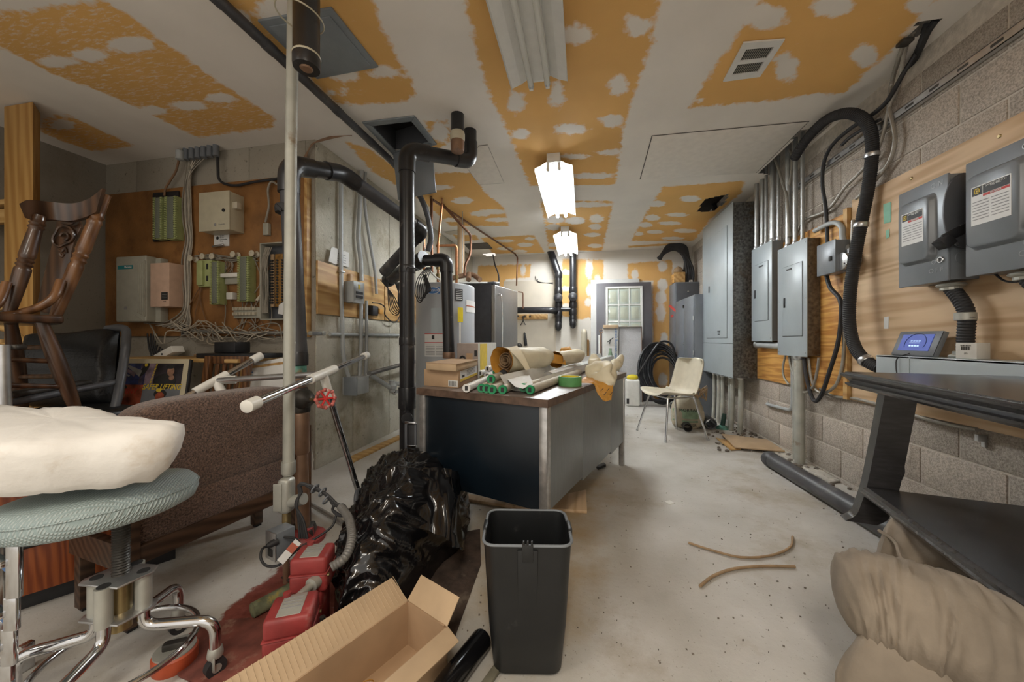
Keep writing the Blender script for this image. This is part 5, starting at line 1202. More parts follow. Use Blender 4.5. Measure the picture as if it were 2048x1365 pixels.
cable('telephone_cable', 'grey looped cable hanging from board top to a small connector', wy([(556, 370), (543, 364), (536, 380), (538, 410), (534, 432), (531, 445)]), .008, 'wire')
x0, x1, y, z0, z1 = wallbox(525, 446, 536, 470, .03); single('inline_connector', MB().box(x0, x1, y, YF - .001, z0, z1), 'telgrey', 'small grey inline connector under the looped cable', 'connector', bev=.003)
t = thing('wire_bundle', 'tall bundle of grey telephone wires running down the brown board', 'wires', WY(373, 640, YF - .03))
rnd = random.Random(3)
for i in range(18):
    top = (378 + rnd.uniform(-2, 55), 298) if i % 2 else (375 + rnd.uniform(-2, 6), 300)
    o = rnd.uniform(-9, 9)
    P = [top, (376 + o * .6, 350), (373 + o, 400), (374 + o, 440), (378 + o * .8, 480), (372 + o, 520), (373 + o, 560), (374 + o * .7, 600), (370 + o, 625), (355 + o * 3, 645), (330 + o * 5, 655 + o)]
    obj('wire', MB().sweep(catmull(wy(P, .015 + .012 * rnd.random()), 5), .0042, 5), 'wire' if i % 3 else 'wirepale', t)
t = thing('wire_tangle', 'loose tangle of pale wires along the foot of the telephone board', 'wires', WY(440, 670, YF - .03))
for i in range(26):
    x = rnd.uniform(290, 520); P = [(x, rnd.uniform(640, 668)), (x + rnd.uniform(10, 40), rnd.uniform(650, 690)), (x + rnd.uniform(30, 70), rnd.uniform(640, 690)), (x + rnd.uniform(50, 110), rnd.uniform(655, 690))]
    obj('wire', MB().sweep(catmull(wy(P, .02 + .05 * rnd.random()), 6), .0042, 5), 'wire' if i % 2 else 'wirepale', t)
for i in range(14):
    x = rnd.uniform(380, 560); P = [(x, rnd.uniform(500, 530)), (x + rnd.uniform(-20, 20), rnd.uniform(540, 580)), (x + rnd.uniform(-30, 30), rnd.uniform(600, 640)), (x + rnd.uniform(-30, 30), rnd.uniform(645, 680))]
    obj('wire', MB().sweep(catmull(wy(P, .01 + .02 * rnd.random()), 6), .0036, 5), 'wire' if i % 2 else 'wirebrown', t)
t = thing('wire_run', 'jumper wires strung along the cream spool posts', 'wires', WY(440, 515, YF - .03))
for i in range(12):
    P = [(385 + rnd.uniform(0, 40), 512 + rnd.uniform(-3, 8)), (430, 512 + rnd.uniform(-4, 8)), (462 + rnd.uniform(-8, 8), 516 + rnd.uniform(-4, 10)), (500 + rnd.uniform(-12, 20), 512 + rnd.uniform(-4, 12))]
    obj('wire', MB().sweep(catmull(wy(P, .015 + .02 * rnd.random()), 6), .0036, 5), 'wire', t)
for i in range(9):
    P = [(450 + rnd.uniform(-15, 18), 516), (452 + rnd.uniform(-15, 15), 530), (456 + rnd.uniform(-10, 10), 545)]
    obj('wire', MB().sweep(catmull(wy(P, .02), 6), .0036, 5), 'wirebrown' if i % 2 else 'wire', t)
t = thing('ceiling_wires', 'thin brown wires stapled over the concrete corner to the ceiling', 'wires', WY(622, 300, YP - .02))
for i in range(4): obj('wire', MB().sweep(catmull([WY(606 - i * 3, 352, YP - .03), WY(612 - i * 2, 318, YP - .03), WY(622 + i * 2, 290 - i, YP - .03), AT(640 + i * 3, 283 - i * 2, 2.72), AT(668, 276 - i, 2.71), AT(704, 268 + i, 2.70)], 6), .004, 5), 'wirebrown', t)
t = thing('wall_outlet', 'grey double outlet on alcove wall below the pinkish box', 'outlet', WY(368, 665, YF - .03))
x0, x1, y, z0, z1 = wallbox(361, 648, 375, 672, .03); obj('plate', MB().box(x0, x1, y, YF - .0, z0, z1), 'steel', t, bev=.004)
for k in (.28, .72): obj('socket', MB().box(x0 + .012, x1 - .012, y - .003, y + .001, z0 + (z1 - z0) * (k - .16), z0 + (z1 - z0) * (k + .16)), 'ink', t, bev=.002)
t = thing('conduit_run', 'dull horizontal conduit along the foot of telephone board to the corner', 'conduit', WY(520, 668, YF - .03))
obj('pipe', MB().sweep(wy([(385, 662), (480, 666), (570, 666), (612, 668)], .03), .014, 10), 'emt', t)
obj('body', MB().cbox(WY(634, 667, YP - .06), Vector((.13, .0, 0)), Vector((0, .04, 0)), Vector((0, 0, .035))), 'castal', t, bev=.012)
obj('cover', MB().cbox(WY(634, 667, YP - .085), Vector((.08, .0, 0)), Vector((0, .004, 0)), Vector((0, 0, .02))), 'boxgrey', t, bev=.002)
t = thing('adapter_box', 'tilted white plastic adapter hanging on cables above the framed poster', 'adapter', WY(325, 708, 2.3))
a = WY(308, 716, 2.28); ex = WY(343, 697, 2.28) - a; ez = Vector((-ex.z, 0, ex.x)).normalized() * .055
obj('body', MB().obox(a - ez * .6, ex, ez, Vector((.03, .07, .0))), 'whiteplastic', t, bev=.005)
obj('hole', MB().cyl(a + ex * .45 - ez * .1 + Y_ * -.002, a + ex * .45 - ez * .1 + Y_ * .004, .008, n=10), 'ink', t)
for i in range(4): cable('hanging_lead', ['dark lead drooping below the telephone cabinet, outermost of four', 'dark lead drooping below the telephone cabinet, second of four', 'dark lead drooping below the telephone cabinet, third of four', 'dark lead by the white adapter, closest of the four'][i],
    [WY(295 + i * 6, 668, YF - .03), WY(298 + i * 4, 695, YF - .05), WY(306 + i * 6, 715, YF - .05), WY(315 + i * 5, 690 + i * 4, YF - .05)], .006, 'rubber')

# ---- rubbish below the telephone board
t = thing('framed_poster', 'cream mounted collage poster in black frame leaning in the alcove', 'poster', (-2.9, 1.95, .5))
def PQ(x, y): return AT(x, y, 2.36 - (y - 720) * .0013)
TL, TR, BL = PQ(206, 718), PQ(382, 719), PQ(178, 905)
ex, ez = TR - TL, BL - TL; ez = ez - ex.normalized() * ez.dot(ex.normalized()) * .25
n = ex.cross(ez).normalized(); n = n if n.y < 0 else -n
obj('frame', MB().obox(TL, ex, ez, -n * .02), 'black', t, bev=.002)
obj('mount', MB().obox(TL + n * .001 , ex * .985, ez, n * .002), 'poster_mount', t)
def pr(u0, v0, u1, v1, m, k=1, name='print'): return obj(name, MB().obox(TL + n * (.003 + .0006 * k) + ex * u0 + ez * v0, ex * (u1 - u0), ez * (v1 - v0), n * .0005), m, t)
pm = {k: mat('poster_' + k, c, .4, var=v, scale=s) for k, c, v, s in [('blue', (.035, .05, .16), .6, 22), ('dark', (.03, .025, .03), .6, 14), ('maroon', (.13, .03, .04), .7, 26), ('grey', (.16, .17, .19), .15, 9), ('ember', (.30, .07, .035), .6, 20), ('skin', (.27, .15, .10), .4, 25), ('lilac', (.22, .16, .2), .5, 22)]}
pr(.07, .055, .52, .30, pm['blue']); pr(.07, .30, .52, .62, pm['ember']); pr(.62, .055, .93, .29, pm['dark']); pr(.52, .29, .93, .62, pm['grey']); pr(.46, .055, .62, .29, pm['lilac'])
pr(.09, .17, .32, .27, pm['maroon'], 2); 
def blob(u, v, ru, rv, m, k=3, th=0):
    return obj('print', MB().prism([TL + n * (.003 + .0006 * k) + ex * (u + ru * math.cos(a) * math.cos(th) - rv * math.sin(a) * math.sin(th)) + ez * (v + rv * math.sin(a) * math.cos(th) + ru * math.cos(a) * math.sin(th) * .5) for a in [2 * math.pi * i / 14 for i in range(14)]], n * .0005), m, t)
blob(.80, .13, .055, .065, pm['dark'], 3); blob(.80, .145, .04, .055, pm['skin'], 4); blob(.79, .095, .05, .022, 'ink', 5); blob(.75, .26, .12, .09, 'ink', 3); blob(.82, .22, .03, .03, pm['skin'], 5)
blob(.27, .40, .075, .085, pm['skin'], 3); blob(.27, .33, .08, .035, 'ink', 4); blob(.72, .40, .07, .05, 'ink', 3); blob(.72, .43, .05, .05, pm['ember'], 4); blob(.70, .36, .03, .02, 'inkyellow', 4)
for i in range(3): obj('print', MB().prism([TL + n * .0052 + ex * (.10 + .1 * i) + ez * .09, TL + n * .0052 + ex * (.13 + .1 * i) + ez * .08, TL + n * .0052 + ex * (.36 + .06 * i) + ez * (.20 - .03 * i), TL + n * .0052 + ex * (.34 + .06 * i) + ez * .21], n * .0005), pm['lilac'] if i % 2 else 'inkgrey', t)
blob(.50, .13, .035, .09, 'ink', 3, .5); blob(.515, .075, .018, .018, 'inkyellow', 4)
mb = MB()
for i in range(14): mb.obox(TL + n * .0055 + ex * (.625 - .003 * i) + ez * (.06 + i * .0165), ex * .018, ez * .009, n * .0004)
obj('print', mb, 'inkyellow', t, smooth=False)
text('SAFER LIFTING', .052, TL + n * .006 + ex * .73 + ez * .325, ex, -ez, 'inkyellow', t, bold=True, sx=.72)
text('CONTENT', .045, TL + n * .006 + ex * .30 + ez * .375, ex, -ez, 'ember_text' if 'ember_text' in M else 'inkred', t, sx=.9)
# slatted brown chair
t = thing('slat_chair', 'brown slat back wooden chair standing behind the tube frame', 'chair', AT(455, 900, 2.45).xy.to_3d())
q = lambda x, y, tt=2.4: AT(x, y, tt)
for a, b in (((420, 712), (398, 860)), ((498, 714), (478, 860))): obj('post', MB().cbox((q(*a) + q(*b)) / 2, q(*b) - q(*a), X_ * .045, Y_ * .035), 'slatwood', t, bev=.004)
obj('top_rail', MB().prism([q(422, 713), q(496, 713), q(494, 728), q(424, 728)], Y_ * .025), 'slatwood', t, bev=.004)
for i in range(4): obj('slat', MB().cbox((q(436 + i * 14, 729, 2.41) + q(420 + i * 14, 850, 2.41)) / 2, q(420 + i * 14, 850, 2.41) - q(436 + i * 14, 729, 2.41), X_ * .028, Y_ * .012), 'slatwood', t, bev=.002)
obj('seat', MB().cbox(q(445, 862, 2.3), X_ * .4, Vector((0, .38, 0)), Z_ * .03), 'slatwood', t, bev=.006)
for a in ((400, 860), (478, 860)): p = q(*a); obj('leg', MB().cbox(Vector((p.x, p.y, p.z / 2)), X_ * .04, Y_ * .035, Z_ * p.z), 'slatwood', t, bev=.003); obj('leg', MB().cbox(Vector((p.x + .02, p.y - .36, p.z / 2)), X_ * .04, Y_ * .035, Z_ * p.z), 'slatwood', t, bev=.003)
# white drawer front board
t = thing('melamine_board', 'white melamine drawer panel with orange strip leaning in the alcove', 'panel', AT(533, 830, 2.45))
P = [q(498, 728, 2.52), q(566, 716, 2.52), q(568, 850, 2.46), q(498, 850, 2.46)]; obj('panel', MB().prism(P, Y_ * .018), 'white', t, bev=.002)
obj('strip', MB().prism([q(498, 733, 2.515), q(566, 724, 2.515), q(566, 729, 2.515), q(498, 738, 2.515)], Y_ * -.002), 'plystrip', t)
for i in range(5): p = q(501 + (i % 2) * 4, 742 + i * 3, 2.51); obj('screw_hole', MB().cyl(p - Y_ * .003, p + Y_ * .0, .004, n=8), 'inkblue', t)
# low table with odds
t = thing('low_bench', 'plain low wooden bench along the alcove wall behind the chair', 'bench', (-2.75, 2.15, 0))
obj('top', MB().box(-3.35, -2.25, 1.98, 2.32, .845, .87), 'studx', t, bev=.003)
for x in (-3.3, -2.3): obj('leg', MB().box(x - .025, x + .025, 2.05, 2.1, 0, .845), 'studx', t, bev=.003); obj('leg', MB().box(x - .025, x + .025, 2.22, 2.27, 0, .845), 'studx', t, bev=.003)
p = WY(480, 707, 2.1)
single('black_tray', MB().box(p.x - .28, p.x + .22, 2.02, 2.24, .872, .905), 'black', 'flat black tray lying on the low bench top', 'tray', bev=.006)
single('speaker_cube', MB().box(p.x - .20, p.x - .02, 2.08, 2.2, .907, .985), 'black', 'small black box standing on the flat black tray', 'box', bev=.006)
single('receiver', MB().sweep(catmull([WY(400, 722, 2.1), WY(412, 718, 2.08), WY(430, 716, 2.1)], 6), [.012 + .008 * abs(math.sin(i * .3)) for i in range(13)], 10), 'whiteplastic', 'white handset lying on the end of low bench', 'handset')
mb = MB()
for i in range(12): s_ = rnd.uniform(.008, .02); mb.ball(WY(392 + rnd.uniform(0, 28), 716, 2.15).xy.to_3d() + Z_ * .885, (s_ * 1.6, s_, s_ * .8), 7, 5)
single('scrap_heap', mb, 'kraftcore', 'little heap of brown scraps on the low bench', 'scraps', kind='stuff')

# ================================================================== FAR LEFT: lumber shelving, old chair, leather armchair
t = thing('lumber_shelving', 'rough lumber shelving with thick yellow upright by the alcove corner', 'shelving', AT(45, 900, 2.3).xy.to_3d())
a, b = AT(8, 420, 2.35), AT(66, 420, 2.3); c = AT(81, 420, 2.42)
ex = Vector((b.x - a.x, b.y - a.y, 0)); ey = Vector((c.x - b.x, c.y - b.y, 0))
obj('upright', MB().obox(Vector((a.x, a.y, 0)), ex, ey, Z_ * (CEIL - .01)), 'stud', t, bev=.004)
sh0 = Vector((a.x, a.y, 0)) - ex * 2.2
for z in (1.90, 1.78, 1.20): obj('shelf_board' if z != 1.78 else 'rail', MB().obox(sh0 + Z_ * z + ey * .2, ex * 2.75 if z == 1.9 else ex * 3.1, ey * (1.0 if z != 1.78 else .4), Z_ * (.035 if z != 1.78 else .09)), 'studx', t, bev=.003)
obj('upright', MB().obox(sh0 - ex * .8, ex * .8, ey, Z_ * (CEIL - .01)), 'stud', t, bev=.004)

# dark turned-wood chair standing on the armchair
t = thing('pressed_back_chair', 'antique dark wooden pressed back chair stacked on the leather armchair', 'chair', AT(60, 790, 1.75))
def turned(p0, p1, r, m, rings=(), n=14, name='spindle'):
    L = (p1 - p0).length; prof = []
    N_ = 48
    for i in range(N_ + 1):
        k = i / N_; rr = r * (0.78 + .30 * math.sin(math.pi * min(1, k * 1.05)) )
        for c, w_ in rings:
            d = abs(k - c)
            if d < w_: rr = r * (1.12 if int((k - c + w_) / (w_ / 2.5)) % 2 else .86)
        prof.append((rr, k * L))
    return obj(name, MB().lathe(prof, p0, p1 - p0, n), m, t, angle=50)
T1 = 1.72
turned(AT(108, 640, T1 + .03), AT(212, 390, T1 + .13), .026, 'warmwood', ((.48, .045), (.80, .05)), name='back_post')
turned(AT(18, 625, T1 - .1), AT(80, 432, T1 - .02), .025, 'darkwood', ((.50, .05), (.90, .06)), name='back_post')
# crest rail: a bowed board
top = catmull([AT(38, 408, T1 - .08), AT(58, 400, T1 - .04), AT(100, 404, T1 + .03), AT(145, 407, T1 + .07), AT(178, 397, T1 + .08), AT(205, 376, T1 + .08)], 6)
bot = catmull([AT(50, 436, T1 - .08), AT(68, 441, T1 - .04), AT(100, 439, T1 + .03), AT(140, 442, T1 + .07), AT(172, 434, T1 + .08), AT(192, 424, T1 + .08)], 6)
def crest(u, v): i = u * (len(top) - 1); k = min(int(i), len(top) - 2); return (top[k].lerp(top[k + 1], i - k)).lerp(bot[k].lerp(bot[k + 1], i - k), v)
obj('crest_rail', MB().grid(crest, 26, 6, thick=Vector((-.012, .02, .0))), 'darkwood', t, bev=0, angle=50)
# splat with a carved shield
sp = [(112, 440), (158, 438), (162, 455), (150, 478), (142, 505), (140, 530), (128, 560), (100, 628), (70, 622), (82, 570), (92, 530), (100, 500), (108, 470)]
obj('splat', MB().prism([AT(x, y, T1 + .12 - .0002 * (y - 440)) for x, y in sp], Vector((-.012, .018, 0))), 'darkwood', t, bev=.004)
cv = [[(112, 465), (118, 455), (130, 452), (142, 458), (148, 470), (142, 482), (130, 488), (118, 494)], [(118, 494), (108, 488), (106, 476), (112, 465)], [(120, 472), (126, 466), (134, 468), (136, 476), (130, 481)], [(116, 500), (124, 503), (130, 496), (134, 506)], [(120, 508), (124, 514), (128, 508)], [(148, 445), (138, 448), (120, 446)]]
for c_ in cv: obj('carving', MB().sweep(catmull([AT(x, y, T1 + .105) for x, y in c_], 5), .006, 6), 'darkwood', t)
# bent arms
obj('arm', MB().sweep(catmull([AT(2, 630, T1 - .14), AT(40, 626, T1 - .08), AT(80, 614, T1 - .05), AT(108, 594, T1 - .02), AT(122, 562, T1 + .02)], 6), [.012 + .006 * min(1, i / 8) for i in range(25)], 10), 'warmwood', t)
obj('arm', MB().sweep(catmull([AT(-30, 625, T1 - .2), AT(-2, 605, T1 - .16), AT(14, 566, T1 - .12)], 6), .016, 10), 'warmwood', t)
# seat: rounded plank
sc_ = [AT(128, 640, T1 - .08), AT(118, 632, T1 + .1), AT(60, 626, T1 + .2), AT(-40, 624, T1 + .1), AT(-110, 632, T1 - .15), AT(-60, 640, T1 - .3), AT(30, 640, T1 - .22)]
zc = 1.075; ring = catmull([Vector((p.x, p.y, 0)) for p in sc_ + sc_[:1]], 6)[:-1]
cen = sum(ring, Vector()) / len(ring)
obj('seat', MB().prism([Vector((p.x, p.y, zc)) for p in ring], Z_ * .036), 'darkwood', t, bev=.01, seg=3)
lp = [((83, 640, T1 - .12), (150, 815, T1 - .02)), ((22, 640, T1 - .02), (45, 815, T1 + .12)), ((-70, 640, T1 - .1), (-110, 815, T1 - .05)), ((-30, 640, T1 - .2), (-40, 815, T1 - .3))]
L_ = []
for a, b in lp:
    p0, p1 = AT(*a), AT(*b); p0.z = zc + .005; L_.append((p0, p1)); turned(p1, p0, .027, 'darkwood', (), name='leg')
for (i, j, k, kk) in ((0, 1, .28, .28), (0, 3, .45, .45), (0, 1, .62, .62), (1, 2, .5, .5), (0, 3, .75, .75)):
    obj('stretcher', MB().cyl(L_[i][0].lerp(L_[i][1], k), L_[j][0].lerp(L_[j][1], kk), .011, n=10), 'darkwood', t)

t = thing('leather_armchair', 'black leather armchair with dark tubular frame beside framed poster', 'armchair', AT(130, 950, 2.0).xy.to_3d())
def cush(u, v):
    P00, P10, P01, P11 = AT(45, 672, 2.05), AT(243, 662, 2.2), AT(50, 810, 2.05), AT(232, 805, 2.1)
    p = P00.lerp(P10, u).lerp(P01.lerp(P11, u), v); 
    return p
nrm = (cush(1, 0) - cush(0, 0)).cross(cush(0, 1) - cush(0, 0)).normalized(); nrm = nrm if nrm.y < 0 else -nrm
def cush3(u, v):
    a = v * 2 * math.pi; w_ = .085 * (1 + .05 * math.sin(u * 9)); k = .5 + .53 * math.cos(a)
    e = min(1, (min(u, 1 - u) * 9 + .02)) ** .5
    p = cush(.02 + u * .96, .5 + (k - .5) * (.92 + .08 * e)); s_ = math.sin(a); seam = 1 - .25 * math.exp(-((k - .58) / .05) ** 2)
    return p + nrm * (w_ * e * seam * math.copysign(abs(s_) ** .8, s_)) + Z_ * (.012 * noise.noise(p * 7) * e)
obj('back_cushion', MB().grid(lambda u, v: cush3(u, v), 36, 33), 'leather', t, angle=70)
obj('seat_cushion', MB().cbox(AT(110, 845, 1.85), Vector((.5, -.04, 0)), Vector((.03, .5, 0)), Z_ * .12), 'leather', t, bev=.04, seg=4)
fr = ATS((252, 662, 2.16), (252, 690, 2.10), (248, 720, 2.08), (236, 790, 2.0), (222, 860, 1.95), (205, 930, 1.9)); fr[-1].z = .02
obj('frame_tube', MB().sweep(catmull(ATS((215, 658, 2.2), (238, 656, 2.18)) + fr, 6), .021, 12), 'lockdark', t)
obj('frame_tube', MB().sweep([AT(238, 764, 2.04), AT(10, 808, 1.55)], .017, 12), 'lockdark', t)
obj('armrest', MB().cbox((AT(175, 772, 1.92) + AT(10, 800, 1.56)) / 2 + Z_ * .018, AT(175, 772, 1.92) - AT(10, 800, 1.56), (AT(175, 772, 1.92) - AT(10, 800, 1.56)).cross(Z_).normalized() * .055, Z_ * .028), 'iron', t, bev=.011, seg=3)
obj('frame_tube', MB().sweep(catmull([AT(5, 690, 1.42), AT(6, 740, 1.42), AT(8, 800, 1.42), AT(12, 860, 1.42)], 5), .02, 12), 'steel', t)
obj('armrest', MB().cbox(AT(-10, 695, 1.44), Vector((.10, .1, 0)), Vector((-.04, .05, 0)), Z_ * .022), 'iron', t, bev=.009, seg=3)
t = thing('light_wood_chair', 'pale bentwood chair frame half hidden behind the dark old chair', 'chair', AT(40, 850, 2.1).xy.to_3d())
for pts, r in ((((-20, 650), (20, 662), (45, 680), (66, 695)), .018), (((-5, 690), (20, 690), (36, 692)), .012)):
    obj('rail', MB().sweep(catmull([AT(x, y, 2.12) for x, y in pts], 6), r, 10), 'studx', t)
for x in (0, 42, 72): obj('slat', MB().cbox((AT(x, 668, 2.16) + AT(x + 4, 830, 2.16)) / 2, AT(x + 4, 830, 2.16) - AT(x, 690, 2.16), X_ * .045, Y_ * .015), 'studx', t, bev=.004)
obj('seat', MB().cbox(AT(30, 832, 2.05), X_ * .45, Y_ * .4, Z_ * .03), 'studx', t, bev=.008)

# ================================================================== INNER WALL: conduits and boxes
XC = XI + 0.006
ix = lambda a, d=.03: [WX(x, y, XC + d) for x, y in a]
P = ix([(632, 520), (800, 548), (800, 638), (632, 626)], .0)
yA, yB = WX(632, 560, XC).y, WX(812, 560, XC).y
single('backing_board', MB().box(XC, XC + .016, yA, 3.35, 1.20, 1.61), 'plystrip', 'honey plywood strip on the inner concrete wall behind grey breaker boxes', 'board', bev=.002)
single('backing_board', MB().box(XC, XC + .020, 3.36, 4.35, 1.20, 1.60), 'plystrip', 'darker plywood strip continuing along the inner wall toward the heater', 'board', bev=.002)
single('wood_cleat', MB().cbox(WX(700, 565, XC + .03), Y_ * .03, X_ * .03, Z_ * .14), 'ply', 'small pale wooden cleat screwed beside the grey breaker box', 'cleat', bev=.003)
def wall_conduit(px, d, r, label, fr=.05, m='emt_paint'):
    pts = ix(px, d); t = thing('wall_conduit', label, 'conduit', pts[0], 'grey conduits on the inner wall')
    obj('pipe', MB().sweep(fillet(pts, fr, 6), r, 12), m, t)
    return t
t = wall_conduit([(682, 340), (682, 560), (686, 720), (704, 772), (722, 772)], .03, .017, 'grey wall conduit nearest the corner, curving into the padlocked box', .15)
obj('strap', MB().cbox(WX(682, 544, XC + .03), X_ * .045, Y_ * .05, Z_ * .012), 'steel', t, bev=.003)
obj('bracket', MB().cbox(WX(681, 342, XC + .02), X_ * .04, Y_ * .06, Z_ * .02), 'emt', t, bev=.003)
wall_conduit([(724, 336), (716, 480), (722, 520), (723, 562)], .04, .019, 'grey wall conduit bending into the top of the breaker box', .12)
wall_conduit([(731, 342), (729, 410), (742, 500), (750, 540), (753, 588)], .05, .014, 'slim grey wall conduit ending loose below the black pipes', .10)
wall_conduit([(722, 605), (722, 690), (719, 755)], .04, .017, 'grey wall conduit between breaker box and lower box, nearer one', .1)
wall_conduit([(733, 602), (733, 700), (731, 752)], .04, .014, 'grey wall conduit between breaker box and lower box, farther one', .1)
wall_conduit([(660, 669), (800, 671)], .022, .014, 'thin horizontal conduit along the inner wall at waist height', .05)
wall_conduit([(738, 748), (795, 732), (830, 724)], .13, .021, 'dusty conduit running back from lower box behind the black stack', .05, 'flexgrey')
t = wall_conduit([(737, 748), (779, 775)], .12, .022, 'short pale conduit from lower box to the strainer fitting')
def gbox(px, d, label, name, m='emt_paint'):
    x0, y0, x1, y1 = px; a = WX(x0, (y0 + y1) / 2, XC + d); b = WX(x1, (y0 + y1) / 2, XC + d); z1 = WX((x0 + x1) / 2, y0, XC + d).z; z0 = WX((x0 + x1) / 2, y1, XC + d).z
    t = thing(name, label, 'electrical box', (XC + d / 2, (a.y + b.y) / 2, z0))
    obj('box', MB().box(XC, XC + d, a.y, b.y, z0, z1), m, t, bev=.004); return t, a.y, b.y, z0, z1
t, ya, yb, z0, z1 = gbox((706, 565, 727, 606), .10, 'small grey breaker box on honey plywood of the inner wall', 'breaker_box')
yb2 = yb + .10
obj('front_face', MB().box(XC + .10, XC + .108, ya - .003, yb + .003, z0 - .003, z1 + .003), 'emt_paint', t, bev=.002)
for k in range(2): obj('breaker', MB().box(XC + .108, XC + .116, ya + .03, yb - .03, z0 + .04 + k * .035, z0 + .06 + k * .035), 'ink', t)
obj('sticker', MB().box(XC + .108, XC + .110, ya + .06, yb - .06, z1 - .06, z1 - .02), 'inkyellow', t)
t, ya, yb, z0, z1 = gbox((714, 754, 738, 788), .14, 'lower grey pull box on inner wall beside a small padlock', 'pull_box')
obj('cover', MB().box(XC + .02, XC + .145, ya - .012, ya - .002, z0 - .004, z1 + .004), 'boxgrey', t, bev=.002)
t = thing('padlock', 'small old brass padlock hanging at the lower grey pull box', 'padlock', WX(712, 790, XC + .1))
p = WX(711, 786, XC + .1); obj('body', MB().cbox(p, X_ * .045, Y_ * .02, Z_ * .04), 'brass', t, bev=.004); obj('shackle', MB().torus(p + Z_ * .022, Y_, .016, .004, 14, 6, 0, 2 * math.pi), 'steel', t)
t = thing('strainer_fitting', 'chrome drain fitting hanging at the end of pale conduit', 'fitting', WX(782, 790, XC + .13))
p = WX(784, 772, XC + .12); obj('body', MB().lathe([(.02, -.07), (.03, -.06), (.03, -.04), (.045, -.03), (.05, 0), (.03, .03), (.03, .05)], p, Z_, 16), 'emt_paint', t); obj('cup', MB().lathe([(.015, -.10), (.02, -.09), (.035, -.08), (.035, -.05)], p + Y_ * .05, Z_, 16), 'chrome', t)
obj('outlet_pipe', MB().cyl(p + Y_ * .03 + Z_ * .02, p + Vector((.25, .2, -.02)), .022), 'emt_paint', t)
t = thing('power_adapter', 'black plug adapter with orange tag on the plywood strip', 'adapter', WX(746, 625, XC + .03))
a = WX(746, 622, XC + .04); obj('body', MB().cbox(a, X_ * .06, Y_ * .09, Z_ * .09), 'black', t, bev=.006)
obj('tag', MB().cbox(a + Vector((.02, .09, 0)), X_ * .03, Y_ * .06, Z_ * .05), 'kraft', t, bev=.003)
obj('lead', MB().sweep(catmull(ix([(745, 606), (760, 608), (770, 616), (770, 630), (785, 645), (796, 640), (803, 620)], .06), 6), .006, 6), 'rubber', t)
t = thing('notes_sheaf', 'sheaf of white paper notes pinned on the inner concrete wall', 'papers', WX(680, 530, XC))
for i, (px, dz) in enumerate([([(662, 496), (676, 501), (672, 530), (657, 523)], .03), ([(664, 494), (698, 506), (697, 535), (668, 527)], .012)]): obj('sheet', MB().prism(ix(px, dz), (.002, 0, 0)), 'paper', t)
for k in range(4): obj('writing', MB().prism(ix([(674, 506 + k * 5), (692, 512 + k * 5), (692, 513 + k * 5), (674, 507 + k * 5)], .0148), (.0005, 0, 0)), 'inkgrey', t)
t = thing('hanging_leads', 'bundle of black leads looped on pipes behind the black stack', 'leads', AT(790, 600, 3.0))
for i in range(6): obj('lead', MB().sweep(catmull(ATS((776 - i * 3, 560, 3.12), (776 + i * 2, 590, 3.1), (780 + i * 3, 622 - i * 3, 3.1 - i * .02), (796 + i, 630 - i * 2, 3.08), (801 - i, 600, 3.1), (790 + i * 2, 565, 3.12)), 6), .0038, 6), 'rubber', t)
for i in range(6): obj('lead', MB().sweep(catmull(ATS((854 + i * 2, 535, 2.9), (836 + i * 4, 556, 2.8 - i * .02), (830 + i * 4, 585 + i * 2, 2.8), (840 + i * 2, 606 - i * 4, 2.8), (852 + i * 2, 580, 2.78), (846 + i, 550, 2.85)), 6), .0036, 6), 'rubber', t)
obj('lead', MB().sweep(catmull(ATS((838, 540, 2.3), (822, 536, 2.25), (812, 545, 2.22), (810, 640, 2.24), (808, 760, 2.26), (812, 830, 2.28)), 6), .004, 6), 'rubber', t)
single('trim_strip', MB().prism([FL(700, 918, .0), FL(798, 874, .0), FL(800, 880, .0), FL(706, 927, .0)], Z_ * .02), 'studx', 'thin reddish wooden strip lying at the foot of the inner wall', 'strip', bev=.002)

# ================================================================== WATER HEATER, TUBES, REFRIGERATOR
H = Vector((-1.27, 3.19, 0)); HR = .272
t = thing('water_heater', 'grey cylindrical electric water heater with blue oval badge', 'water heater', H)
obj('tank', MB().lathe([(HR * .98, 0), (HR, .02), (HR, 1.485), (HR * .985, 1.495), (HR * .9, 1.505), (0.01, 1.512)], H, Z_, 48), mat('heater_grey_enamel', (.37, .39, .41), .3, .05, var=.03, scale=3), t)
vdir = (Vector((0, 0, 0)) - H).xy.normalized().to_3d(); vr = Vector((-vdir.y, vdir.x, 0))
def on_tank(px0, py0, px1, py1, m, name, k=0, par=None):
    """curved plate on the tank between two pixel corners"""
    def hit(px):
        d = ray(px, HZ); d = Vector((d.x, d.y, 0)).normalized(); b = -H.dot(d); c = H.dot(H) - HR * HR; s = b * b - c
        q = d * (-b - math.sqrt(max(s, 0))); return math.atan2(q.y - H.y, q.x - H.x)
    a0, a1 = hit(px0), hit(px1); a1 = a1 if abs(a1 - a0) < 3 else a1 + (2 * math.pi if a1 < a0 else -2 * math.pi)
    tt = math.hypot(H.x, H.y) - HR; tt = 3.08
    zt, zb = 1 + (HZ - py0) / FPX * tt, 1 + (HZ - py1) / FPX * tt
    rr = HR + .002 + .0012 * k
    return obj(name, MB().grid(lambda u, v: H + Vector((math.cos(a0 + (a1 - a0) * u) * rr, math.sin(a0 + (a1 - a0) * u) * rr, zt + (zb - zt) * v)), 9, 2), m, par or t), (a0 + a1) / 2, (zt + zb) / 2, rr
def tank_text(s, size, a, z, rr, m, par, up=None):
    n = Vector((math.cos(a), math.sin(a), 0)); return text(s, size, H + n * (rr + .001) + Z_ * z, Vector((-n.y, n.x, 0)), Z_, m, par)
b_, a, z, rr = on_tank(853, 574, 880, 587, M['inkblue'], 'badge', 1)
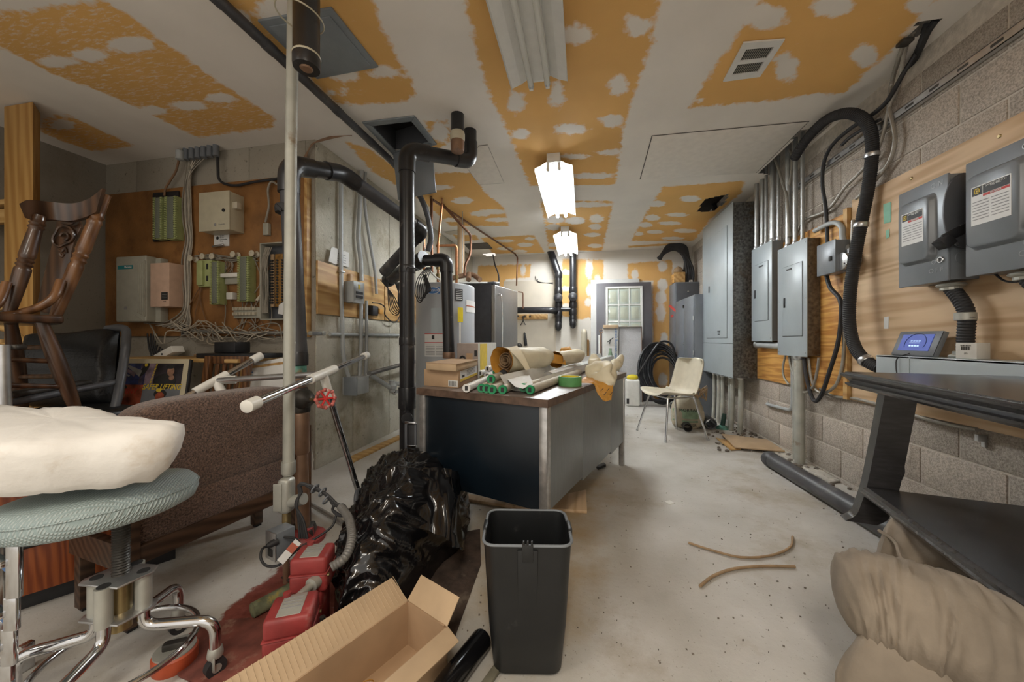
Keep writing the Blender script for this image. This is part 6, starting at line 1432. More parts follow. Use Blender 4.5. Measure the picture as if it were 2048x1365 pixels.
n = Vector((math.cos(a), math.sin(a), 0)); r_ = Vector((-n.y, n.x, 0))
obj('badge_rim', MB().sweep([H + n * (rr + .001) + Z_ * z + r_ * math.cos(q_) * .062 + Z_ * math.sin(q_) * .03 for q_ in [2 * math.pi * i / 24 for i in range(25)]], .003, 6), 'labelwhite', t)
tank_text('SPACESAVER', .024, a, z, rr + .002, 'labelwhite', t)
o_, a, z, rr = on_tank(863, 616, 890, 667, M['panelgrey'], 'access_cover', 3)
b_, a, z, rr = on_tank(850, 668, 893, 714, M['labelwhite'], 'warning_label', 1, None)
on_tank(850, 667, 893, 668.6, M['inkred'], 'label_line', 2); on_tank(850, 685, 893, 686.4, M['inkred'], 'label_line', 2)
for k in range(7): on_tank(852, 690 + k * 3.3, 870, 691 + k * 3.3, M['inkgrey'], 'label_line', 2); on_tank(872, 690 + k * 3.3, 891, 691 + k * 3.3, M['inkgrey'], 'label_line', 2)
on_tank(864, 671, 869, 679, M['ink'], 'label_figure', 2)
on_tank(910, 576, 925, 600, M['ink'], 'black_label', 1); 
for k in range(6): on_tank(911.5, 578 + k * 3.6, 923.5, 579.3 + k * 3.6, M['labelwhite'], 'label_line', 2)
on_tank(932, 597, 951, 622, M['labelwhite'], 'side_label', 1); on_tank(932, 608, 951, 610, M['orangeband'], 'label_line', 2)
d_, a, z, rr = on_tank(914, 614, 924, 644, M['yellow'], 'energy_tag', 12)
on_tank(916.5, 645, 920, 700, M['whiteplastic'], 'relief_pipe', 12)
def tubing(label, pts, r, m, name='copper_tube', fr=.03, cat='pipe', extra=()):
    t = thing(name, label, cat, pts[-1]); obj('tube', MB().sweep(fillet(pts, fr, 5), r, 12), m, t)
    for p, d in extra: obj('fitting', MB().lathe([(r * 1.2, -.02), (r * 1.6, -.015), (r * 1.6, .015), (r * 1.2, .02)], p, d, 12), 'brass', t)
    return t
hz = H + Z_ * 1.5
A = AT(876, 568, 3.2); tubing('copper tube with red valve rising from the water heater', [Vector((A.x, A.y, 1.5)), AT(876, 490, 3.2), AT(884, 408, 3.25), FL(884, 398, CEIL)], .011, 'copper', extra=[(AT(876, 552, 3.2), Z_), (AT(876, 535, 3.2), Z_)])
p = AT(872, 524, 3.17); single('red_valve', MB().lathe([(.004, -.01), (.028, -.006), (.028, .006), (.004, .012)], p, Vector((-.3, -1, .2)), 12), 'redbright', 'small red valve handle on the copper tube over the heater', 'valve handle')
tubing('copper tube looping across the top of the water heater', [AT(872, 492, 3.2), AT(913, 491, 3.3), AT(913, 567, 3.3)], .012, 'copper', extra=[(AT(913, 555, 3.3), Z_)])
tubing('tall copper tube climbing to ceiling behind the black stack', [AT(864, 545, 3.45), AT(863, 400, 3.5), FL(862, 395, CEIL)], .014, 'copper_dark')
tubing('second tall copper tube near the inner wall behind stack', [AT(848, 540, 3.5), AT(848, 470, 3.5)], .013, 'copper')
tubing('long copper tube along the ceiling turning down to back wall', [FL(866, 400, 2.5), FL(1030, 508, 2.5), AT(1035, 515, 6.2), AT(1033, 572, 6.25)], .013, 'copper_dark')
tubing('aged copper tube along ceiling dropping behind the heater', [FL(884, 408, 2.51), AT(930, 458, 4.0), AT(942, 470, 4.2), AT(941, 510, 4.2), AT(930, 530, 4.1), AT(929, 552, 4.1)], .015, 'copper_dark', fr=.08)
tubing('short copper tube bent beside the refrigerator on back wall', [AT(1036, 584, 6.2), AT(1046, 585, 6.2), AT(1046, 618, 6.2)], .010, 'copper_dark')
tubing('thin pale tube bent over the top of the water heater', [AT(858, 540, 3.1), AT(868, 552, 3.1), AT(882, 562, 3.12), AT(885, 568, 3.12)], .008, 'whiteplastic', name='plastic_tube', fr=.06)
t = thing('insulated_pipe', 'dusty brown bent pipe lying behind the water heater top', 'pipe', AT(940, 552, 4.2)); obj('pipe', MB().sweep(catmull(ATS((900, 558, 4.3), (925, 552, 4.3), (945, 550, 4.3), (960, 560, 4.2)), 6), .03, 12), 'bronze', t); obj('tee', MB().cyl(AT(938, 548, 4.3), AT(937, 560, 4.2), .03), 'bronze', t); obj('hanger_rod', MB().cyl(AT(925, 552, 4.3), AT(925, 552, 4.3).xy.to_3d() + Z_ * CEIL, .005, n=8), 'emt', t)
single('cardboard_sleeve', MB().cyl(AT(922, 552, 4.6), AT(922, 552, 4.6).xy.to_3d() + Z_ * CEIL, .045), 'cardpale', 'pale upright cardboard tube between heater and back wall', 'tube')
single('chain', MB().sweep(catmull(ATS((846, 470, 3.1), (848, 492, 3.1), (852, 508, 3.1)), 8), [.004 + .003 * (i % 2) for i in range(17)], 6), 'steel', 'short steel chain hanging among the waste pipes', 'chain')
for i, (a, b, label) in enumerate([((990, 512), (1000, 565), 'black cable hanging from ceiling hole near back wall'), ((998, 520), (1004, 568), 'second thin black cable behind the refrigerator')]):
    if i == 0: cable('hanging_cable', label, [FL(986, 510, CEIL), AT(990, 530, 5.9), AT(997, 550, 5.9), AT(998, 572, 5.9)], .012, 'rubber')
# refrigerator
F1 = Vector((-1.045, 4.23, 0)); F2 = Vector((-.89, 4.89, 0)); ef = (F2 - F1).normalized(); eb = Vector((-ef.y, ef.x, 0)); FH = 1.69
t = thing('refrigerator', 'tall stainless steel refrigerator with black sides behind water heater', 'refrigerator', F1 + ef * .33 + eb * .35)
obj('cabinet', MB().obox(F1 + eb * .06, ef * .68, eb * .62, Z_ * FH), 'black', t, bev=.004)
obj('door', MB().obox(F1 + Z_ * .62, ef * .68, eb * .055, Z_ * (FH - .64)), 'brushed', t, bev=.008, seg=3); obj('drawer', MB().obox(F1 + Z_ * .05, ef * .68, eb * .055, Z_ * .56), 'brushed', t, bev=.008, seg=3)
hp = F1 + ef * .07 - eb * .0
obj('handle', MB().sweep(catmull([hp + Z_ * 1.56, hp - eb * .05 + Z_ * 1.52, hp - eb * .055 + ef * .02 + Z_ * 1.2, hp - eb * .05 + Z_ * .78, hp + Z_ * .74], 6), .011, 10), 'chrome', t)
obj('hinge_cover', MB().obox(F1 + ef * .02 + Z_ * FH + eb * .02, ef * .06, eb * .1, Z_ * .025), 'lockdark', t, bev=.005)
single('white_shelf', MB().cbox(AT(960, 562, 4.75) - Z_ * .055, Vector((.5, .1, 0)), Vector((-.1, .4, 0)), Z_ * .02), 'white', 'flat white shelf panel lying behind the heater top', 'panel', bev=.003)

# ================================================================== BACK WALL
def bw(px, py, d=.06): return WY(px, py, YB - d)
t = thing('vent_stack', 'black drain pipe with slanted top branch on the back wall', 'pipe', bw(1117, 655))
A = bw(1117, 655, .10); B = bw(1117, 545, .10); Cc = bw(1098, 503, .10)
obj('pipe', MB().sweep([A, B], .058, 18), 'abs', t); obj('branch', MB().sweep([B - Z_ * .03, Cc + Vector((0, 0, .08))], .062, 18), 'abs', t)
for z, rr in ((B.z - .05, .066), (B.z - .32, .064), (A.z + .62, .068), (A.z + .40, .068), (A.z + .22, .066)): obj('coupling', MB().lathe([(rr * .95, -.05), (rr, -.045), (rr, .045), (rr * .95, .05)], Vector((A.x, A.y, z)), Z_, 18), 'abs', t)
obj('trap', MB().ball((A.x, A.y - .02, A.z + .02), (.06, .08, .09), 16, 10), 'abs', t)
def cleanout(p, t):
    obj('cleanout', MB().lathe([(.068, 0), (.075, .03), (.075, .05), (.05, .055), (.0, .057)], p - Y_ * .04, -Y_, 20), 'abs', t); obj('plug', MB().cbox(p - Y_ * .105, X_ * .05, Y_ * .03, Z_ * .05), 'abs_dusty', t, bev=.005)
cleanout(bw(1117, 597, .11), t)
t2 = thing('vent_stack', 'straight black drain pipe beside slanted one on the back wall', 'pipe', bw(1146, 650))
A2 = bw(1146, 650, .10); B2 = Vector((A2.x, A2.y, CEIL))
obj('pipe', MB().sweep([A2, B2], .058, 18), 'abs', t2)
for z, rr in ((A2.z + .60, .068), (A2.z + .34, .068), (A2.z + .22, .066), (A2.z + .1, .064)): obj('coupling', MB().lathe([(rr * .95, -.05), (rr, -.045), (rr, .045), (rr * .95, .05)], Vector((A2.x, A2.y, z)), Z_, 18), 'abs', t2)
obj('trap', MB().ball((A2.x, A2.y - .02, A2.z + .02), (.06, .08, .09), 16, 10), 'abs', t2)
cleanout(bw(1146, 595, .11), t2)
obj('link_pipe', MB().cyl(bw(1117, 619, .10), bw(1146, 619, .10), .04, n=14), 'abs', t2)
t3 = thing('waste_pipe', 'horizontal black waste pipe from refrigerator to the slanted back wall stack', 'pipe', bw(1070, 622, .2)); obj('pipe', MB().sweep(fillet([bw(1020, 621, .22), bw(1106, 621, .22), bw(1114, 624, .10)], .08, 5), .056, 16), 'abs', t3)
t = thing('hook_rail', 'wooden strip with dark hooks under the horizontal waste pipe', 'hook rail', bw(1062, 633))
x0, x1 = bw(1020, 633).x, bw(1095, 633).x; z = bw(1060, 633).z; obj('strip', MB().box(x0, x1, YB - .03, YB - .008, z - .055, z + .04), 'plystrip', t, bev=.003)
for px in (1050, 1036, 1060): p = bw(px, 633, .035); obj('hook', MB().ball(p, .018, 10, 8), 'iron', t)
single('hanging_pliers', MB().sweep(catmull([bw(1047, 632, .05), bw(1046, 642, .05), bw(1041, 651, .05)], 4), .009, 8).sweep(catmull([bw(1046, 632, .05), bw(1047, 642, .05), bw(1051, 650, .05)], 4), .009, 8), 'iron', 'dark iron pliers hanging from the hook rail', 'pliers')
single('wall_tool', MB().lathe([(.025, 0), (.028, .12), (.018, .18), (.02, .22), (.008, .24)], bw(1052, 692, .04), Vector((-.12, 0, 1)), 12), 'black', 'black upright tool hanging on the back wall above plans', 'tool')
single('dark_lump', MB().ball(bw(1038, 692, .04), (.06, .04, .05), 14, 10, lambda p: p * (1 + .2 * noise.noise(p * 40))), 'iron', 'dark round object on back wall beside the refrigerator', 'object')
t = thing('white_vent_pipe', 'short upright off white pipe with bent top before the back wall', 'pipe', Vector((bw(1168, 700, .1).x, YB - .1, 0))); p = bw(1168, 660, .12)
obj('pipe', MB().sweep(catmull([Vector((p.x, p.y, 0)), Vector((p.x, p.y, .6)), Vector((p.x, p.y, 1.07)), Vector((p.x, p.y + .015, 1.12)), Vector((p.x, p.y + .05, 1.14))], 6), .052, 16), 'cream', t)
t = thing('wall_wire', 'thin dark cord stapled on the back wall near the slanted pipe', 'cord', bw(1080, 560)); obj('cord', MB().sweep(catmull([bw(1071, 553, .01), bw(1073, 562, .01), bw(1082, 566, .01), bw(1106, 566, .01)], 5), .006, 6), 'rubber', t); obj('cord', MB().sweep(catmull([bw(1075, 558, .01), bw(1078, 564, .01), bw(1106, 568, .01)], 5), .006, 6), 'rubber', t)
single('floor_cleat', MB().box(bw(1170, 800).x, bw(1178, 800).x, YB - .06, YB - .01, 0, 1.0), 'stud', 'upright wooden stud piece beside the slate door', 'stud', bev=.003)

# white door behind, slate door with lite in front
Dz = 2.03
L0 = WY(1182, 700, YB - .16); R0 = WY(1300, 700, YB - .16)
t = thing('white_door', 'plain white door edge leaning behind the slate door', 'door', (L0.x + .4, YB - .1, 0))
obj('slab', MB().obox((L0.x, YB - .10, .0), (.80, 0, 0), (0, .04, 0), (0, .05, 2.035)), 'doorwhite', t, bev=.003)
for z in (.7, 1.35): obj('bore', MB().cyl((L0.x + .001, YB - .075 + z * .024, z), (L0.x - .002, YB - .075 + z * .024, z), .012, n=10), 'ink', t)
ld = .10
def dq(px, py): return WY(px, py, YB - .22)
a = dq(1193, 700).x; b = dq(1305, 700).x; zt = dq(1250, 563).z
t = thing('slate_door', 'slate grey door with white nine pane window leaning on back wall', 'door', ((a + b) / 2, YB - .24, 0))
lean = Vector((0, .075, 1)).normalized()
o = Vector((a, YB - .26, 0)); W_ = b - a; nn = Vector((0, -1, .075)).normalized()
obj('slab', MB().obox(o, X_ * W_, nn * -.04, lean * zt), 'doorgrey', t, bev=.003)
u0, u1 = (dq(1212, 640).x - a) / W_, (dq(1287, 640).x - a) / W_; v1 = dq(1250, 571).z / zt; v0 = v1 - .46
def dbox(ua, ub, va, vb, d0, d1, m, name, par=t, bev=.002): return obj(name, MB().obox(o + X_ * (ua * W_) + lean * (va * zt) + nn * d0, X_ * ((ub - ua) * W_), nn * (d1 - d0), lean * ((vb - va) * zt)), m, par, bev=bev)
for q_ in ((u0, u1, v1 - .018, v1), (u0, u1, v0, v0 + .018), (u0, u0 + .04, v0, v1), (u1 - .04, u1, v0, v1)): dbox(*q_, .001, .018, 'white', 'window_frame')
iu0, iu1, iv0, iv1 = u0 + .04, u1 - .04, v0 + .018, v1 - .018
dbox(iu0, iu1, iv0, iv1, .0005, .002, 'doorgreen', 'back_panel', bev=0)
for i in range(3):
    for j in range(3):
        pa, pb = iu0 + (iu1 - iu0) * i / 3, iu0 + (iu1 - iu0) * (i + 1) / 3; qa, qb = iv0 + (iv1 - iv0) * j / 3, iv0 + (iv1 - iv0) * (j + 1) / 3
        dbox(pa + .012, pb - .012, qa + .008, qb - .008, .003, .006, 'glass', 'pane', bev=.001)
        dbox(pa + .035, pb - .035, qa + .022, qb - .022, .0062, .0075, 'doorgreen', 'panel_field', bev=.001)
for i in (1, 2): dbox(iu0 + (iu1 - iu0) * i / 3 - .011, iu0 + (iu1 - iu0) * i / 3 + .011, iv0, iv1, .002, .014, 'white', 'muntin'); dbox(iu0, iu1, iv0 + (iv1 - iv0) * i / 3 - .006, iv0 + (iv1 - iv0) * i / 3 + .006, .002, .0135, 'white', 'muntin')
# flat carton, ceiling tile, trim piece in front of the door
t = thing('flat_carton', 'tall white printed carton leaning before the slate door', 'carton', dq(1225, 800))
Y1 = YB - .42
a_, b_ = WY(1206, 700, Y1).x, WY(1237, 700, Y1).x; zt2 = WY(1220, 651, Y1).z
obj('carton', MB().obox((a_, Y1, 0), (b_ - a_, 0, 0), (0, .10, 0), (0, .03, zt2)), 'cardwhite', t, bev=.004)
obj('flap', MB().obox((a_ - .0, Y1 - .01, zt2 - .05), (b_ - a_, 0, 0), (0, .1, 0), (0, .0, .055)), 'cardpale', t, bev=.003)
text('liquid flow meter with cleaning system', .062, (b_ - .045, Y1 - .002, zt2 * .58), Z_, -X_, 'inkblue', t, sx=1.0)
obj('picture', MB().obox((a_ + .05, Y1 - .004, zt2 - .62), (.13, 0, 0), (0, .003, 0), (0, .0, .28)), 'labelwhite', t); obj('picture_bottle', MB().lathe([(.03, 0), (.035, .02), (.033, .14), (.02, .2), (.02, .24)], (a_ + .115, Y1 - .0, zt2 - .61), Z_, 12), 'baggreen', t)
obj('emblem', MB().sweep(catmull([Vector((a_ + .07, Y1 - .003, zt2 - .27)), Vector((a_ + .11, Y1 - .003, zt2 - .24)), Vector((a_ + .16, Y1 - .003, zt2 - .20))], 5), .008, 6).sweep([Vector((a_ + .10, Y1 - .003, zt2 - .3)), Vector((a_ + .12, Y1 - .003, zt2 - .22))], .007, 6), 'ink', t)
Y2 = YB - .36; a_, b_ = WY(1238, 700, Y2).x, WY(1284, 700, Y2).x; zt3 = WY(1260, 654, Y2).z
t = thing('ceiling_tile', 'white flecked ceiling tile with brown edge leaning beside the carton', 'tile', ((a_ + b_) / 2, Y2, 0))
obj('tile', MB().obox((a_, Y2, 0), (b_ - a_, 0, 0), (0, .02, 0), (0, .06, zt3)), 'tileboard', t, bev=.002); obj('edge', MB().obox((a_ - .004, Y2 + .001, zt3), (b_ - a_ + .008, 0, 0), (0, .022, 0), (0, .06, .008)), 'bronze', t); obj('edge', MB().obox((b_, Y2 + .001, 0), (.008, 0, 0), (0, .022, 0), (0, .06, zt3)), 'bronze', t)
t = thing('trim_bundle', 'thin white and brown trim pieces standing beside the carton', 'trim pieces', WY(1198, 800, YB - .36))
for i, m_ in enumerate(('white', 'bronze', 'white')): p = WY(1197 + i * 4, 700, YB - .38); obj('strip', MB().obox((p.x, YB - .40, 0), (.02, 0, 0), (0, .02, 0), (0, .08, 1.08 + .03 * i)), m_, t, bev=.003)
obj('rolled_end', MB().torus((WY(1200, 655, YB - .36).x + .02, YB - .36, 1.14), Y_, .028, .008, 16, 6), 'bronze', t)

# ================================================================== DESK AND WHAT LIES ON IT
N0 = Vector((-.15, 1.555, 0)); d1 = Vector((.322, .947, 0)).normalized(); d2 = Vector((-.947, .322, 0)).normalized(); DL, DW, DZ = 1.52, .775, .74
D = lambda a, b, z=DZ: N0 + d1 * a + d2 * b + Z_ * z
t = thing('desk', 'steel desk with walnut laminate top and dark blue end panel', 'desk', N0 + d1 * .76 + d2 * .38)
obj('desktop', MB().obox(D(0, 0, .705), d1 * DL, d2 * DW, Z_ * .035), 'laminate', t, bev=.002)
for (o_, e_, w__) in ((D(-.002, -.001, .704), d2 * (DW + .002), d1 * .003), (D(0, -.002, .704), d1 * DL, d2 * .003)): obj('edge_band', MB().obox(o_, e_, w__, Z_ * .0355), 'laminate_edge', t)
obj('end_panel', MB().obox(D(.02, .05, .235), d1 * .02, d2 * (DW - .10), Z_ * .469), 'deskblue', t, bev=.002)
obj('end_panel', MB().obox(D(DL - .04, .05, .235), d1 * .02, d2 * (DW - .10), Z_ * .469), 'deskblue', t, bev=.002)
for k, (a0, a1) in enumerate(((.055, .50), (.503, 1.10), (1.103, 1.48))): obj('side_panel', MB().obox(D(a0, .012, .235 - .02 * k), d1 * (a1 - a0), d2 * .02, Z_ * (.469 + .02 * k)), 'deskgrey', t, bev=.002)
for a0 in (.01, DL - .05):
    for b0 in (.008, DW - .048): obj('leg', MB().obox(D(a0, b0, 0), d1 * .04, d2 * .04, Z_ * .704), 'chrome_worn', t, bev=.004)
ped = obj('pedestal', MB().obox(D(.06, .40, .24), d1 * .42, d2 * .34, Z_ * .46), 'deskgrey', t, bev=.003)
for k in range(3): dr = obj('drawer', MB().obox(D(.065, DW - .03, .26 + k * .145), d1 * .41, d2 * .02, Z_ * .14), 'deskgrey', t, bev=.003); obj('handle', MB().obox(D(.2, DW - .01, .36 + k * .145), d1 * .14, d2 * .012, Z_ * .012), 'chrome', dr, bev=.002)
for i, px in enumerate([((915, 990), (1080, 1018), (1090, 1028), (906, 1000)), ((1060, 1010), (1172, 985), (1174, 1028), (1085, 1022))]):
    single('floor_board', MB().prism([FL(x, y, .0) for x, y in px], Z_ * .018), 'ply', ['flat brown board under the near end of steel desk', 'pale square board on floor poking out under desk side'][i], 'board', bev=.002)
single('metal_scrap', MB().prism([FL(1192, 936), FL(1208, 930), FL(1212, 934), FL(1196, 941)], Z_ * .02), 'black', 'small black metal scrap on floor beside the desk leg', 'scrap', bev=.003)
single('white_tag', MB().prism([FL(1328, 1004), FL(1340, 1002), FL(1350, 1008), FL(1338, 1010)], Z_ * .003), 'whiteplastic', 'small white plastic tag lying on the open floor', 'tag')

def dpt(px, py, z=DZ): return FL(px, py, z)
# cartons
def carton(name, label, px, z0, h, m, lid=None):
    A, B, C = [FL(x, y, z0) for x, y in px]; t = thing(name, label, 'box', (A + B + C) / 3)
    a, b = B - A, C - B
    obj('carton', MB().obox(A + Z_ * .001, a, b, Z_ * h), m, t, bev=.003); return t, A, a, b
t, A, a, b = carton('brown_carton', 'larger brown carton with yellow striped label on desk corner', [(848, 772), (917, 778), (960, 756)], DZ, .094, 'card')
na = a.cross(Z_).normalized(); nb = b.cross(Z_).normalized()
nb = nb if nb.dot(b.cross(Z_)) > 0 else -nb
lb = obj('label', MB().obox(A + a + b * .06 + Z_ * .032 + nb * .0003, b * .86, nb * .0012, Z_ * .058), 'labelwhite', t)
obj('label_stripe', MB().obox(A + a + b * .06 + Z_ * .032 + nb * .001, b * .86, nb * .0012, Z_ * .014), 'inkyellow', lb)
for k in range(4): obj('label_print', MB().obox(A + a + b * (.32) + Z_ * (.056 + k * .008) + nb * .001, b * .4, nb * .0012, Z_ * .003), 'inkgrey', lb)
obj('label_code', MB().obox(A + a + b * .12 + Z_ * .052 + nb * .001, b * .1, nb * .0012, Z_ * .012), 'ink', lb)
bc = MB(); na = -na if na.dot(A - EYE) > 0 else na
for i in range(10): bc.obox(A + a * (.74 + .022 * i) + Z_ * .012 + na * .0005, a * .011, na * .001, Z_ * .026)
obj('barcode', MB().obox(A + a * .72 + Z_ * .008 + na * .0002, a * .26, na * .0008, Z_ * .034), 'labelwhite', t); obj('barcode_bars', bc, 'ink', t, smooth=False)
t, A2, a2, b2 = carton('brown_carton', 'slim brown carton lying on top of the labelled carton', [(852, 740), (912, 744), (955, 732)], DZ + .095, .036, 'cardpale')
obj('lid_flap', MB().prism([A2 + Z_ * .037 - a2 * .02, A2 + a2 * 1.02 + Z_ * .037, A2 + a2 * 1.02 + b2 * 1.0 + Z_ * .037, A2 + b2 + Z_ * .037], Z_ * .003), 'card', t)
t, A, a, b = carton('printed_carton', 'tall grey printed carton with yellow side panel behind brown ones', [(914, 757), (956, 759), (992, 740)], DZ, .235, 'cardgrey')
nb = b.cross(Z_).normalized(); na = a.cross(Z_).normalized(); nb = -nb if nb.dot(A - EYE) > 0 else nb; na = -na if na.dot(A - EYE) > 0 else na
obj('side_print', MB().obox(A + a + nb * .0005, b, nb * .001, Z_ * .234), 'cardwhite', t); obj('side_stripe', MB().obox(A + a + b * .08 + nb * .001 + Z_ * .002, b * .34, nb * .001, Z_ * .23), 'inkyellow', t)
obj('side_picture', MB().lathe([(.0, 0), (.02, .001), (.02, .0015)], A + a + b * .7 + Z_ * .13 + nb * .001, nb, 14), 'cardgrey', t)
obj('picture', MB().torus(A + a * .28 + Z_ * .13 + na * .001, na, .018, .007, 18, 6).torus(A + a * .33 + Z_ * .115 + na * .001, na, .012, .006, 16, 6), 'ink', t)
obj('picture_panel', MB().obox(A + a * .45 + Z_ * .12 + na * .0004, a * .3, na * .001, Z_ * .05), 'card', t); obj('print_block', MB().obox(A + a * .83 + Z_ * .15 + na * .0004, a * .13, na * .001, Z_ * .04), 'ink', t)

# plan tubes
def tube(px, py, z, px2, py2, z2, r, body, cap, label, hollow=False, L=None):
    p0, p1 = FL(px, py, z), FL(px2, py2, z2)
    if L: p1 = p0 + (p1 - p0).normalized() * L
    d = (p1 - p0).normalized()
    t = thing('plan_tube', label, 'tube', (p0 + p1) / 2 - Z_ * r, 'plan tubes on the desk')
    obj('tube', MB().lathe([(r, 0), (r, (p1 - p0).length)], p0, d, 16), body, t)
    c = obj('cap', MB().lathe([(r * .02, -.0035), (r * .7, -.003), (r * .98, -.004), (r * 1.06, -.002), (r * 1.06, .010), (r, .012)], p0, d, 18, caps=True), cap, t)
    obj('cap_slot', MB().cbox(p0 + d * -.0035, d.cross(Z_).normalized() * r * .7, d * .003, (Z_ - d * d.z) * r * 1.1), 'ink', c)
    return t
G = 'green'; r_ = .021
rows = [(963, 777, .761, 1045, 742, .761, 'paperroll', G, 'green capped plan tube lying farthest toward the cartons in bottom row'),
        (973, 778, .761, 1055, 744, .761, 'paperroll', G, 'second green capped plan tube from the cartons in bottom row'),
        (984, 780, .761, 1066, 746, .761, 'paperroll', G, 'third green capped plan tube from the cartons in bottom row'),
        (1005, 780, .761, 1085, 746, .761, 'paperroll', G, 'fourth green capped plan tube in bottom row beside white sheet'),
        (982, 759, .800, 1062, 728, .800, 'paperroll', G, 'green capped plan tube lying on top of the bottom row'),
        (992, 745, .800, 1074, 722, .800, 'paperroll', G, 'green capped plan tube half hidden behind the top ones'),
        (1047, 776, .766, 1200, 722, .766, 'paperroll', G, 'green capped plan tube wrapped in white sheet, inner of two'),
        (1060, 780, .766, 1215, 724, .766, 'paperroll', G, 'green capped plan tube wrapped in white sheet, outer of two')]
for q_ in rows: tube(*q_[:6], r_, *q_[6:], L=.62 if q_[0] < 1040 else 1.0)
tube(933, 777, .762, 1010, 742, .762, .020, 'film', 'labelwhite', 'clear wrapped plan tube lying apart nearest the labelled carton', L=.5)
tube(960, 747, .775, 1040, 724, .775, .019, 'film', 'labelwhite', 'white capped plan tube stacked beside the printed carton', L=.5)
tube(974, 752, .775, 1054, 727, .775, .019, 'film', 'labelwhite', 'lower white capped plan tube next to green capped stack', L=.5)
tube(975, 738, .808, 1055, 718, .808, .019, 'film', 'labelwhite', 'topmost white capped plan tube below the big roll', L=.5)
tube(1006, 748, .812, 1090, 722, .812, .022, 'kraftcore', 'black', 'brown plan tube with black end cap over the green ones', L=.55)
# white sheet wrapped about two tubes
t = thing('wrapping_sheet', 'large curled white paper sheet wrapping two green capped tubes', 'paper sheet', FL(1100, 770, DZ))
a0, a1 = FL(1066, 782, DZ), FL(1222, 724, DZ); ax = (a1 - a0); sd = Vector((-ax.y, ax.x, 0)).normalized()
cl = [(-.012, .004), (.0, .001), (.03, .002), (.058, .008), (.072, .03), (.066, .055), (.05, .068)]
cl = [(-.020, .062), (-.026, .035), (-.018, .006), (.01, .002), (.05, .003), (.085, .012), (.112, .045), (.125, .085)]
cl2 = catmull([Vector((p[0], 0, p[1])) for p in cl], 5)
def sheet(u, v):
    i = u * (len(cl2) - 1); k = min(int(i), len(cl2) - 2); c = cl2[k].lerp(cl2[k + 1], i - k)
    s0 = -.02 + (.04 if u < .3 else 0) - .03 * max(0, u - .45) * 1.8
    return a0 + ax * (s0 + (1.02 - s0) * v) + sd * (c.x) + Z_ * (c.z * (1 + .15 * v) + .001)
obj('sheet', MB().grid(sheet, 30, 14, thick=None), 'paper', t, angle=60)
tf = obj('film', MB().grid(lambda u, v: a0 + ax * (.1 + .9 * v) + sd * (-.024 + .06 * u) + Z_ * (.066 + .012 * math.sin(u * 3.1)), 10, 4), 'film', t, angle=60)
p0 = FL(1036, 762, DZ); obj('curled_corner', MB().prism([FL(1012, 757, .80), FL(1058, 748, .80), FL(1066, 768, .79), FL(1046, 778, .775), FL(1030, 774, .785)], Z_ * .0008), 'paper', t)
# kraft envelope rolls
def wrapped_roll(name, label, c0, c1, z, r, seed, flare=1.0, L=None, cream='creampaper'):
    p0, p1 = AT(*c0), AT(*c1)
    if L: p1 = p0 + (p1 - p0).normalized() * L
    d = p1 - p0; x, y, _ = frame_of(d); t = thing(name, label, 'paper roll', (p0 + p1) / 2 - Z_ * r)
    def f(u, v, k=1.0, fl=True):
        a = u * 2 * math.pi; p = p0 + d * v; rr = r * k * (1 + .10 * noise.noise(Vector((math.cos(a) * 1.6, math.sin(a) * 1.6, v * 3 + seed))) + .05 * noise.noise(Vector((math.cos(a) * 5, math.sin(a) * 5, v * 9 + seed))))
        if v < .18: rr *= 1 + (.18 - v) * flare
        if v > .85: rr *= 1 - (v - .85) * 2.5
        q = p + (x * math.cos(a) + y * math.sin(a)) * rr; q.z = max(q.z, z + .002); return q
    obj('wrapper', MB().grid(lambda u, v: f(u, v), 30, 26, closeu=True), cream, t, angle=70)
    obj('lining', MB().grid(lambda u, v: f(u, v * .5 - .01, .97), 30, 10, closeu=True), 'kraft', t, angle=70)
    return t, p0, d, x, y
t, p0, d, x, y = wrapped_roll('envelope_roll', 'large cream kraft lined paper roll lying over the plan tubes', (1003, 722, 2.0), (1098, 714, 2.42), .80, .068, 1.3)
sp = [p0 + d * .06 + (x * math.cos(a) + y * math.sin(a)) * (.012 + .0022 * a) for a in [k * .45 for k in range(42)]]
inner_ = MB()
for q0, q1 in zip(sp, sp[1:]): inner_.obox(q0, q1 - q0, d * .8, (q1 - q0).cross(d).normalized() * .0012)
obj('rolled_sheets', inner_, 'kraftcore', t, smooth=False)
obj('flap', MB().grid(lambda u, v: AT(1012, 697, 1.98).lerp(AT(1034, 692, 2.05), u).lerp(AT(1052, 742, 1.94).lerp(AT(1060, 739, 1.96), u), v) + Z_ * .015 * math.sin(v * 3), 4, 8, thick=(0, 0, .001)), 'creampaper', t, angle=60)
t, p0, d, x, y = wrapped_roll('envelope_roll', 'smaller cream paper roll with orange lining at desk far end', (1112, 720, 2.45), (1163, 710, 2.75), .79, .05, 4.1)
obj('flap', MB().grid(lambda u, v: AT(1098, 708, 2.42).lerp(AT(1128, 712, 2.45), u).lerp(AT(1104, 726, 2.38).lerp(AT(1132, 730, 2.42), u), v), 4, 4, thick=(0, 0, .001)), 'kraft', t, angle=60)
single('paper_crumple', MB().ball(AT(1133, 702, 2.75), (.05, .03, .03), 12, 8, lambda p: p * (1 + .5 * noise.noise(p * 60))), 'kraft', 'crumpled golden paper behind the smaller cream roll', 'paper')
single('wood_lath', MB().cbox((FL(1045, 736, .775) + FL(1180, 716, .775)) / 2, FL(1180, 716, .775) - FL(1045, 736, .775), Y_ * .03, Z_ * .008), 'plystrip', 'thin wooden slat lying among rolls across the desk', 'slat', bev=.001)
t = thing('clear_tube', 'long clear plastic sleeve lying along the middle of desk', 'sleeve', FL(1100, 742, DZ)); pa, pb = FL(1060, 750, .775), FL(1185, 722, .775)
